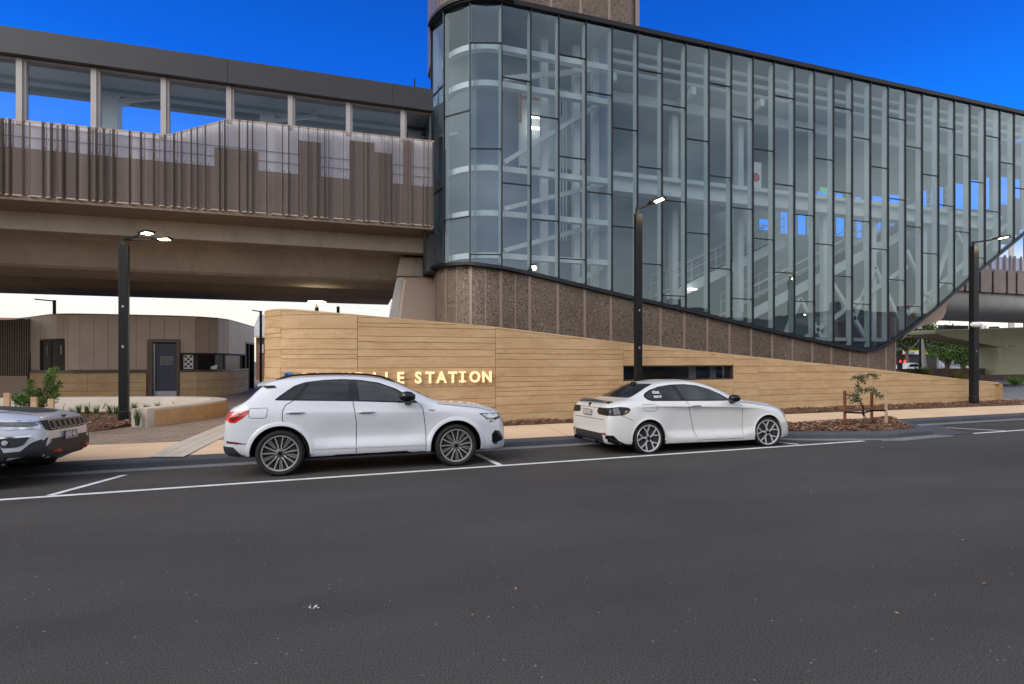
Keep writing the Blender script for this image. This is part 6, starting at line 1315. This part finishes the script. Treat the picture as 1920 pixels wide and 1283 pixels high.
# spoiler, rails, aerial, mirrors, wipers
sp = MB(); vs = []
for i in range(15):
    y = -.60 + 1.2 * i / 14; e = 1 - (abs(y) / .6) ** 4 * .5; xa = -.04; zt = suv.hit(xa, y, 'z', .004).z; vs += [(xa, y, zt), (-.37 * (.93 + .07 * e), y, zt - .075), (-.36, y, zt - .10), (-.14, y, zt - .09)]
sp.add(vs, [(i * 4 + j, i * 4 + (j + 1) % 4, i * 4 + 4 + (j + 1) % 4, i * 4 + 4 + j) for i in range(14) for j in range(4)] + [(0, 1, 2, 3), (56, 57, 58, 59)]); sp.build('roof_spoiler', M['cw1'], sroot, smooth=40, local=True)
suv.patch('spoiler_end', [(-0.310, 1.350), (-0.110, 1.355), (-0.070, 1.320), (-0.210, 1.310)], M['gbk'], off=.008, both=True, cell=.02)
for sg in (-1, 1):
    mb = MB(); P_ = []
    for i in range(17): t = i / 16; x_ = -.10 + 1.80 * t; e = min(1, min(t, 1 - t) * 9); h = suv.hit(x_, sg * .56, 'z', 0); P_.append(Vector((x_, sg * .565, h.z + .006 + .026 * e)))
    mb.tube(P_, [.008] + [.017] * 15 + [.008], 8); mb.build('roof_rail', M['gbk'], sroot, smooth=60, local=True)
mb = MB(); h = suv.hit(-.02, 0, 'z', 0); mb.prism([(-.06, -.02, h.z), (.08, -.02, h.z), (-.03, -.015, h.z + .07)], (0, .04, 0)); mb.build('shark_fin_aerial', M['gbk'], sroot, local=True)
for sg in (-1, 1): mirror_part(suv, sroot, 1.86, .90, 1.155, (.25, .20, .18), M['gbk'], sg, .02)
for sg in (-1, 1): wheel(sroot, 0.0, .342, .878, .347, .262, 'twin', sg); wheel(sroot, 2.66, .342, .878, .347, .262, 'twin', sg)
place = textmesh('S line', .045, .001, .001); place.materials.append(M['mbk']); h = suv.hit(2.26, .935, 'y', .004); place.transform(Matrix(((1, 0, 0, 2.26), (0, 0, -1, h.y - .003), (0, 1, 0, .915), (0, 0, 0, 1)))); o = bpy.data.objects.new('badge', place); COL.objects.link(o); o.parent = sroot
suv.patch('fuel_flap', roundpoly([(-.425, .885), (-.195, .88), (-.177, 1.015), (-.415, 1.015)], .03), M['cw1'], off=.0022)
mb = MB()                                                       # seat silhouettes inside are left to the tinted glass
# ---------------------------------------------------------------- WHITE COUPE
croot = thing('parked_car', 'white two door coupe with dark tail lamp and boot spoiler, parked before the slot window', 'car', (5.18, 9.40, -.05))
croot.rotation_euler = (R(-1.6), 0, R(1.2))
spec = dict(hw=.875,
    top=[(-.81, .50), (-.80, .78), (-.78, .90), (-.73, .965), (-.58, 1.0), (-.40, 1.02), (-.28, 1.055), (-.05, 1.17), (.2, 1.285), (.45, 1.355), (.75, 1.385), (1.05, 1.385), (1.35, 1.355), (1.65, 1.285), (1.95, 1.175), (2.22, 1.04), (2.38, .975), (2.6, .95), (2.9, .915), (3.2, .86), (3.38, .79), (3.48, .70), (3.53, .59), (3.545, .48)],
    bottom=[(-.81, .30), (-.77, .22), (-.6, .16), (-.3, .14), (2.8, .12), (3.3, .12), (3.5, .13), (3.545, .18)],
    plan=[(-.81, .82), (-.79, .88), (-.72, .935), (-.58, .97), (-.35, .99), (0, 1), (2.7, 1), (2.95, .985), (3.15, .95), (3.32, .88), (3.44, .79), (3.52, .66), (3.545, .56)],
    bot=[(-.81, .72, .2), (3.545, .72, .14)], sill=[(-.81, .80, .26), (-.4, .84, .2), (.5, .855, .185), (2.2, .855, .17), (2.7, .84, .17), (3.545, .85, .20)],
    low=[(-.81, .85, .38), (-.4, .875, .34), (.2, .88, .32), (.6, .88, .27), (2.0, .88, .25), (2.6, .875, .30), (3.545, .87, .30)],
    mid=[(-.81, .865, .56), (-.4, .885, .55), (.1, .892, .52), (.6, .826, .44), (1.4, .810, .42), (2.1, .816, .41), (2.6, .872, .48), (3.0, .872, .48), (3.545, .83, .42)],
    shl=[(-.81, .84, .79), (-.4, .856, .845), (.2, .850, .852), (.8, .835, .838), (1.6, .830, .812), (2.3, .838, .775), (2.8, .855, .72), (3.545, .78, .54)],
    shh=[(-.81, .82, .83), (-.4, .845, .875), (.2, .862, .885), (.8, .866, .87), (1.6, .86, .845), (2.3, .852, .805), (2.8, .84, .765), (3.545, .74, .60)],
    belt=[(-.81, .76, .88), (-.5, .775, .955), (-.1, .78, .985), (.4, .79, .985), (1.2, .79, .97), (1.9, .79, .935), (2.4, .785, .885), (2.8, .765, .835), (3.2, .72, .765), (3.545, .66, .65)],
    rail=[(-.81, .66, .92), (-.5, .66, .99), (-.25, .64, 1.03), (.0, .60, 1.12), (.25, .585, 1.23), (.5, .58, 1.295), (.8, .58, 1.325), (1.1, .582, 1.322), (1.4, .59, 1.27), (1.7, .61, 1.175), (2.0, .65, 1.04), (2.2, .69, .945), (2.5, .69, .905), (2.9, .67, .86), (3.25, .60, .785), (3.545, .52, .66)])
cpe = Car(spec, M['cw2'], croot, [(0.0, .30, .362), (2.76, .30, .362)])
dlo = [(.04, 1.01), (.0, 1.06), (.05, 1.12), (.18, 1.19), (.38, 1.25), (.65, 1.285), (.95, 1.29), (1.22, 1.262), (1.50, 1.19), (1.74, 1.085), (1.95, .955), (1.5, .958), (.8, .972), (.2, .983), (.10, .985)]
gs = cpe.patch('window_surround', roundpoly(dlo, .03), M['gbk'], off=.003, both=True)
for i, w_ in enumerate(([(.07, 1.03), (.13, 1.002), (.76, .99), (.66, 1.24), (.60, 1.262), (.40, 1.235), (.22, 1.18), (.09, 1.115), (.04, 1.065)], [(.86, .988), (1.80, .970), (1.68, 1.085), (1.46, 1.185), (1.21, 1.24), (.95, 1.268), (.72, 1.266)])): cpe.patch('window', roundpoly(w_, .03), [M['cgl'], M['cgl2']][i], off=.0065, both=True, parent=gs)
cpe.patch('windshield', roundpoly([(-.58, .98), (.58, .98), (.60, 1.02), (.50, 1.27), (-.50, 1.27), (-.60, 1.02)], .05), M['cgl'], ax='x', sgn=1, off=.004)
rwp = roundpoly([(-.58, 1.045), (.58, 1.045), (.47, 1.30), (-.47, 1.30)], .04)
cpe.patch('rear_window', rwp, M['gbk'], ax='x', sgn=-1, off=.004, cell=.03)
for P_ in ([(.78, 1.28), (.86, .98), (.92, .78), (1.0, .42), (1.06, .235)], [(2.04, .94), (2.13, .84), (2.16, .72), (2.13, .25)], [(1.06, .225), (2.13, .215)], [(-.10, .93), (.16, .93), (.19, .89), (.17, .815), (.13, .80), (-.05, .805), (-.10, .83), (-.12, .91), (-.10, .93)], [(-.33, .64), (-.52, .72), (-.58, .75)], [(2.1, .925), (2.5, .87), (2.95, .82), (3.3, .735)]): cpe.seam(P_, .007 if P_[0][0] != .78 else .010)

cpe.patch('shoulder_crease', [(.25, .805), (2.0, .775), (2.35, .765), (2.0, .76), (1.4, .768), (.8, .785)], pm('crease_shade_paint', (.60, .60, .61), .3, 0, 0, coat=1), off=.001, both=True) if False else None
handle(cpe, 1.03, .875, .24, M['cw2'])
for cx, r_ in ((0.0, .362), (2.76, .362)): flare(cpe, cx, .30, r_ - .008, r_ + .03, -8, 188, M['cw2'], .007)
tl = cpe.patch('tail_lamp', roundpoly([(-.80, .87), (-.56, .892), (-.42, .88), (-.37, .85), (-.42, .785), (-.52, .745), (-.80, .735)], .02), M['gbk'], off=.007, both=True, cell=.02)
cpe.patch('lamp_lens', [(-.70, .86), (-.60, .868), (-.58, .765), (-.70, .757)], M['lens'] if False else pm('smoke_lens', (.12, .12, .125), .12, 0, .5, 14, coat=1), off=.010, both=True, parent=tl, cell=.02); cpe.patch('lamp_lens', [(-.50, .775), (-.44, .80), (-.43, .825), (-.48, .83)], pm('amber_lens', (.35, .14, .03), .2, 0, .3, coat=1), off=.011, both=True, parent=tl, cell=.02)
for sg in (-1, 1): cpe.patch('tail_lamp', [(sg * .40, .875), (sg * .76, .87), (sg * .76, .735), (sg * .42, .75), (sg * .36, .80)][::sg], M['gbk'], ax='x', sgn=-1, off=.008, cell=.03)
# rear face: plate, boot line, diffuser, exhausts
mb = MB()
for P_ in ([(-.62, .655), (.62, .655)], [(-.36, .865), (.36, .865)]): cpe.strip(mb, P_, .008, .003, ax='x', sgn=-1)
mb.build('boot_seam', M['darkgap'], cpe.body, local=True)
plate(cpe, .02, .775, .36, .11, -1, None, pm('plate_cream', (.42, .40, .38), .5, 0, .5, 30), M['mbk'], croot)
mb = MB(); h = cpe.hit(0, .91, 'x', 0, -1); mb.lathe([(0, h.x - .012), (.038, h.x - .01), (.041, h.x + .03)], 24, 'x', c=(0, 0, .91)); mb.build('badge', M['gbk'], croot, smooth=40, local=True)
cpe.patch('rear_diffuser', [(-.60, .34), (-.52, .40), (.52, .40), (.60, .34), (.56, .24), (-.56, .24)], M['mbk'], ax='x', sgn=-1, off=.01, cell=.03)
cpe.patch('rear_diffuser', [(-0.810, 0.380), (-0.710, 0.380), (-0.610, 0.280), (-0.490, 0.225), (-0.270, 0.210), (-0.270, 0.185), (-0.530, 0.190), (-0.810, 0.270)], M['gbk'], off=.008, both=True, cell=.03)
for sg in (-1, 1): cpe.patch('rear_reflector', [(sg * .50, .405), (sg * .70, .42), (sg * .72, .385), (sg * .54, .375)][::sg], M['redd'], ax='x', sgn=-1, off=.012, cell=.03)
for y in (-.52, -.40, .40, .52):
    mb = MB(); mb.lathe([(.030, -.04), (.040, -.045), (.043, -.03), (.043, .12), (.030, .12)], 20, 'x', c=(-.82, y, .235)); mb.lathe([(0, .0), (.032, .0)], 16, 'x', c=(-.82, y, .235)); mb.build('exhaust_tip', pm('blued_steel', (.04, .05, .09), .2, .9, .1), croot, smooth=40, local=True)
sp = MB(); vs = []
for i in range(21):
    y = -.62 + 1.24 * i / 20; e = abs(y) / .62; up = .035 + .025 * (1 - e ** 2) ; xb = -.93 + .10 * e ** 3; xb += .10; h = cpe.hit(-.70, y * .97, 'z', .003); vs += [(-.60 + .14 * e ** 2, y, h.z + .012), (xb, y, h.z + up), (xb - .004, y, h.z + up - .014), (-.72, y, h.z - .004)]
sp.add(vs, [(i * 4 + j, i * 4 + (j + 1) % 4, i * 4 + 4 + (j + 1) % 4, i * 4 + 4 + j) for i in range(20) for j in range(4)] + [(0, 1, 2, 3), (80, 81, 82, 83)]); sp.build('boot_spoiler', M['carbon'], croot, smooth=35, local=True)
mb = MB(); h = cpe.hit(.22, 0, 'z', 0); mb.prism([(.12, -.022, h.z - .03), (.34, -.022, h.z + .012), (.17, -.014, h.z + .055)], (0, .044, 0)); mb.build('shark_fin_aerial', M['gbk'], croot, local=True)
for sg in (-1, 1): mirror_part(cpe, croot, 1.88, .84, 1.005, (.23, .19, .14), M['gbk'], sg, .03)
hl_ = cpe.patch('headlight', [(3.140, 0.735), (3.300, 0.725), (3.420, 0.680), (3.480, 0.615), (3.440, 0.610), (3.300, 0.655), (3.200, 0.695)], M['lens'], off=.006, both=True, cell=.02); cpe.patch('headlight_core', [(3.270, 0.690), (3.400, 0.655), (3.420, 0.640), (3.300, 0.670)], pm('blue_glow_lens', (.35, .5, .9), .2, 0, 0), off=.01, both=True, parent=hl_, cell=.02)
cpe.patch('grille', roundpoly([(-.35, .58), (-.33, .42), (.33, .42), (.35, .58)], .05), M['gbk'], ax='x', sgn=1, off=.006)
cpe.patch('sill_blade', [(.36, .15), (.55, .155), (.70, .17), (.42, .20)], M['gbk'], off=.012, both=True, cell=.02); cpe.patch('front_lip', [(3.1, .16), (3.48, .17), (3.5, .135), (3.1, .13)], M['mbk'], off=.006, both=True)
for sg in (-1, 1): wheel(croot, 0.0, .302, .862, .307, .246, 'y', sg); wheel(croot, 2.76, .302, .852, .307, .246, 'y', sg, yaw=-.16 * -sg)
mb_ = [('KÖNIG', .075, 1.12, .16), ('DROP-UP', .065, 1.045, .16)]
for txt, sz, z, x_ in mb_:
    me = textmesh(txt, sz, .001, .003, 'LEFT'); me.materials.clear(); me.materials.append(M['offw']); h0 = cpe.hit(x_ + .3, z, 'y', 0); h1 = cpe.hit(x_ + .3, z + .06, 'y', 0); up = (h1 - h0).normalized()
    me.transform(Matrix(((.62, 0, 0, x_ + .02), (0, up.y, -1, h0.y - .013), (0, up.z, 0, z), (0, 0, 0, 1)))); o = bpy.data.objects.new('window_sticker', me); COL.objects.link(o); o.parent = gs
# ---------------------------------------------------------------- SILVER SUV (only its front is in the picture)
jroot = thing('parked_car', 'silver SUV with seven slot grille, only its front in view at the left edge', 'car', (-7.61, 9.42, -.045))
jroot.rotation_euler = (R(-2), 0, R(1.0))
spec = dict(hw=.91,
    top=[(-.92, .70), (-.90, 1.0), (-.80, 1.15), (-.55, 1.50), (-.3, 1.60), (.4, 1.64), (1.1, 1.62), (1.5, 1.52), (1.9, 1.28), (2.15, 1.13), (2.3, 1.09), (2.7, 1.06), (3.05, 1.02), (3.25, .985), (3.36, .93), (3.41, .84), (3.44, .72), (3.45, .62)],
    bottom=[(-.92, .45), (-.7, .28), (0, .25), (2.6, .24), (3.1, .25), (3.35, .30), (3.43, .36), (3.45, .42)],
    plan=[(-.92, .8), (-.85, .92), (-.6, .97), (0, 1), (2.6, 1), (2.9, .985), (3.10, .955), (3.25, .91), (3.35, .85), (3.41, .78), (3.45, .70)],
    bot=[(-.92, .74, .4), (3.45, .74, .4)], sill=[(-.92, .84, .40), (0, .86, .32), (2.6, .86, .32), (3.45, .86, .45)], low=[(-.92, .88, .55), (2.6, .90, .46), (3.45, .89, .52)],
    mid=[(-.92, .89, .75), (1, .87, .65), (2.6, .905, .68), (3.45, .88, .64)], shl=[(-.92, .87, .95), (1, .88, .95), (2.6, .885, .90), (3.45, .84, .76)], shh=[(-.92, .84, 1.0), (1, .86, 1.0), (2.6, .855, .96), (3.45, .80, .81)],
    belt=[(-.92, .80, 1.08), (1, .82, 1.10), (2.2, .81, 1.03), (2.8, .78, .99), (3.45, .74, .86)], rail=[(-.92, .66, 1.10), (-.55, .64, 1.44), (.3, .62, 1.56), (1.1, .62, 1.54), (1.5, .64, 1.42), (1.95, .70, 1.16), (2.2, .73, 1.06), (2.8, .70, 1.03), (3.45, .60, .91)])
jp = Car(spec, M['csil'], jroot, [(0.0, .35, .42), (2.62, .35, .42)])
jp.patch('window_surround', roundpoly([(-.45, 1.15), (-.2, 1.42), (.3, 1.5), (1.1, 1.48), (1.45, 1.36), (1.85, 1.08), (.8, 1.11)], .05), M['gbk'], off=.004, both=True)
jp.patch('windshield', roundpoly([(-.62, 1.13), (.62, 1.13), (.54, 1.54), (-.54, 1.54)], .06), M['cgl'], ax='x', sgn=1, off=.004)
jp.patch('bonnet_decal', [(2.28, -.40), (3.18, -.34), (3.24, 0), (3.18, .34), (2.28, .40)], pm('decal_black', (.035, .035, .04), .45, 0, .1), ax='z', off=.004)
mb = MB()
for sg in (-1, 1): jp.strip(mb, [(2.2, sg * .62), (2.9, sg * .60), (3.22, sg * .52)], .012, .002, ax='z')
mb.build('bonnet_seam', M['darkgap'], jp.body, local=True)
# black band across the nose with seven slots
gb = jp.patch('grille_surround', roundpoly([(-.62, .895), (.62, .895), (.60, .77), (.50, .745), (-.50, .745), (-.60, .77)], .02), M['mbk'], ax='x', sgn=1, off=.006, cell=.03)
for i in range(7):
    y = (i - 3) * .148; q = .052; P_ = roundpoly([(y - q, .765), (y + q, .765), (y + q + .004, .880), (y - q - .004, .880)], .02)
    fr = MB(); jp.strip(fr, P_, .013, .016, ax='x', sgn=1, closed=True); f_ = fr.build('grille_slot', pm('satin_grey', (.35, .36, .37), .3, .8, 0), gb, local=True); jp.patch('slot_mesh', P_, M['darkgap'], ax='x', sgn=1, off=.010, parent=f_, cell=.03)
for sg in (-1, 1):
    poly = [(sg * .62, .895), (sg * .93, .91), (sg * .93, .80), (sg * .80, .775), (sg * .66, .775)][::sg]
jh = jp.patch('headlight', [(2.84, .93), (3.06, .925), (3.43, .885), (3.42, .80), (3.32, .785), (3.22, .795), (3.1, .785), (2.94, .83), (2.84, .88)], M['lens'], off=.006, both=True, cell=.03)
jp.patch('headlight_core', [(2.96, .90), (3.36, .875), (3.36, .825), (3.25, .82), (3.05, .84), (2.98, .86)], pm('lamp_dark', (.06, .065, .075), .15, 0, .4, 9, coat=1), off=.010, both=True, parent=jh, cell=.03)
for sg in (-1, 1): jp.patch('headlight', [(sg * .63, .89), (sg * .80, .885), (sg * .80, .79), (sg * .66, .785)][::sg], M['lens'], ax='x', sgn=1, off=.007, cell=.03)
jp.patch('lower_valance', [(3.04, .49), (3.24, .50), (3.33, .60), (3.44, .66), (3.44, .40), (3.3, .28), (3.04, .26)], M['mbk'], off=.007, both=True)
jp.patch('sill_cladding', [(.45, .26), (2.18, .26), (2.18, .46), (.45, .46)], M['mbk'], off=.007, both=True)
jp.patch('lower_valance', roundpoly([(-.50, .60), (.50, .60), (.78, .47), (.76, .36), (-.76, .36), (-.78, .47)], .03), M['mbk'], ax='x', sgn=1, off=.010)
jp.patch('bumper_band', [(-.50, .63), (.50, .63), (.54, .60), (-.54, .60)], M['mbk'], ax='x', sgn=1, off=.013)
fg = jp.patch('fog_lamp_recess', roundpoly([(2.99, .70), (3.33, .705), (3.27, .585), (3.20, .555), (3.06, .555)], .02), M['mbk'], off=.006, both=True, cell=.03)
jp.patch('fog_lamp_trim', [(3.00, .70), (3.33, .705), (3.32, .685), (3.01, .68)], M['chrome'], off=.012, both=True, parent=fg, cell=.03)
for sg in (-1, 1): h = jp.hit(3.09, .62, 'y', .01, sg); mb = MB(); mb.lathe([(0, sg * .012), (.03, sg * .010), (.036, 0)], 16, 'y', c=h); mb.build('fog_lamp', M['lens'], fg, smooth=40, local=True)
for y in (-.42, .42): mb = MB(); h = jp.hit(y, .50, 'x', 0, 1); mb.tube([(h.x - .02, y - .05, .45), (h.x + .05, y - .05, .45), (h.x + .05, y + .05, .45), (h.x - .02, y + .05, .45)], .018, 8); mb.build('tow_hook', pm('tow_red', (.45, .02, .02), .4, 0, .1), jroot, local=True)
plate(jp, 0, .655, .36, .118, 1, 'BVE·961', M['mbk'], M['offw'], jroot)
me = textmesh('Jeep', .075, .004, .003); me.materials.append(M['mbk']); h = jp.hit(0, .925, 'x', 0, 1); me.transform(Matrix(((0, 0, 1, h.x + .012), (1, 0, 0, -.0), (0, 1, 0, .91), (0, 0, 0, 1)))); o = bpy.data.objects.new('badge', me); COL.objects.link(o); o.parent = jroot
for cx in (0.0, 2.62): flare(jp, cx, .35, .405, .48, -12, 192, M['mbk'], .018)
for sg in (-1, 1): wheel(jroot, 0.0, .36, .90, .365, .24, 's', sg); wheel(jroot, 2.62, .36, .90, .365, .24, 's', sg)
for sg in (-1, 1): mirror_part(jp, jroot, 1.75, .90, 1.12, (.2, .2, .17), M['gbk'], sg, .02)
# distant cars, small in the picture
spec = dict(hw=.88, top=[(-.9, .5), (-.86, .85), (-.6, .98), (-.2, 1.25), (.3, 1.42), (1.2, 1.42), (1.8, 1.15), (2.3, .92), (3.1, .82), (3.4, .65), (3.45, .5)], bottom=[(-.9, .3), (0, .2), (3.45, .25)], plan=[(-.9, .8), (-.7, .95), (0, 1), (2.7, 1), (3.2, .93), (3.45, .65)],
    bot=[(-.9, .7, .3), (3.45, .7, .3)], sill=[(-.9, .82, .3), (3.45, .82, .3)], low=[(-.9, .86, .42), (3.45, .86, .4)], mid=[(-.9, .87, .55), (3.45, .85, .5)], shl=[(-.9, .86, .7), (2, .86, .72), (3.45, .8, .6)], shh=[(-.9, .84, .78), (2, .84, .78), (3.45, .78, .63)], belt=[(-.9, .8, .85), (1.5, .8, .9), (3.45, .7, .66)], rail=[(-.9, .62, .9), (-.3, .6, 1.12), (.3, .58, 1.32), (1.2, .58, 1.32), (1.8, .64, 1.05), (2.3, .68, .88), (3.45, .56, .68)])
X_, Y_ = rX(1763) * 62, 62
fc = thing('parked_car', 'small white hatchback under the distant trees, left one of two', 'car', (X_, Y_, .15), 0, 'white cars under the distant trees'); c_ = Car(spec, M['cw2'], fc, [(0, .3, .36), (2.6, .3, .36)])
c_.patch('window', roundpoly([(-.3, .95), (.2, 1.25), (1.2, 1.27), (1.8, .95)], .05), M['cgl'], both=True, cell=.1)
for sg in (-1, 1): wheel(fc, 0, .32, .87, .32, .21, 's', sg); wheel(fc, 2.6, .32, .87, .32, .21, 's', sg)
dup(fc, (rX(1798) * 58, 58, .15), None, 'small white sedan under the distant trees, right one of two')
dup(fc, (rX(1694) * 44, 44, .15), None, 'white car partly hidden behind the corner traffic signal')
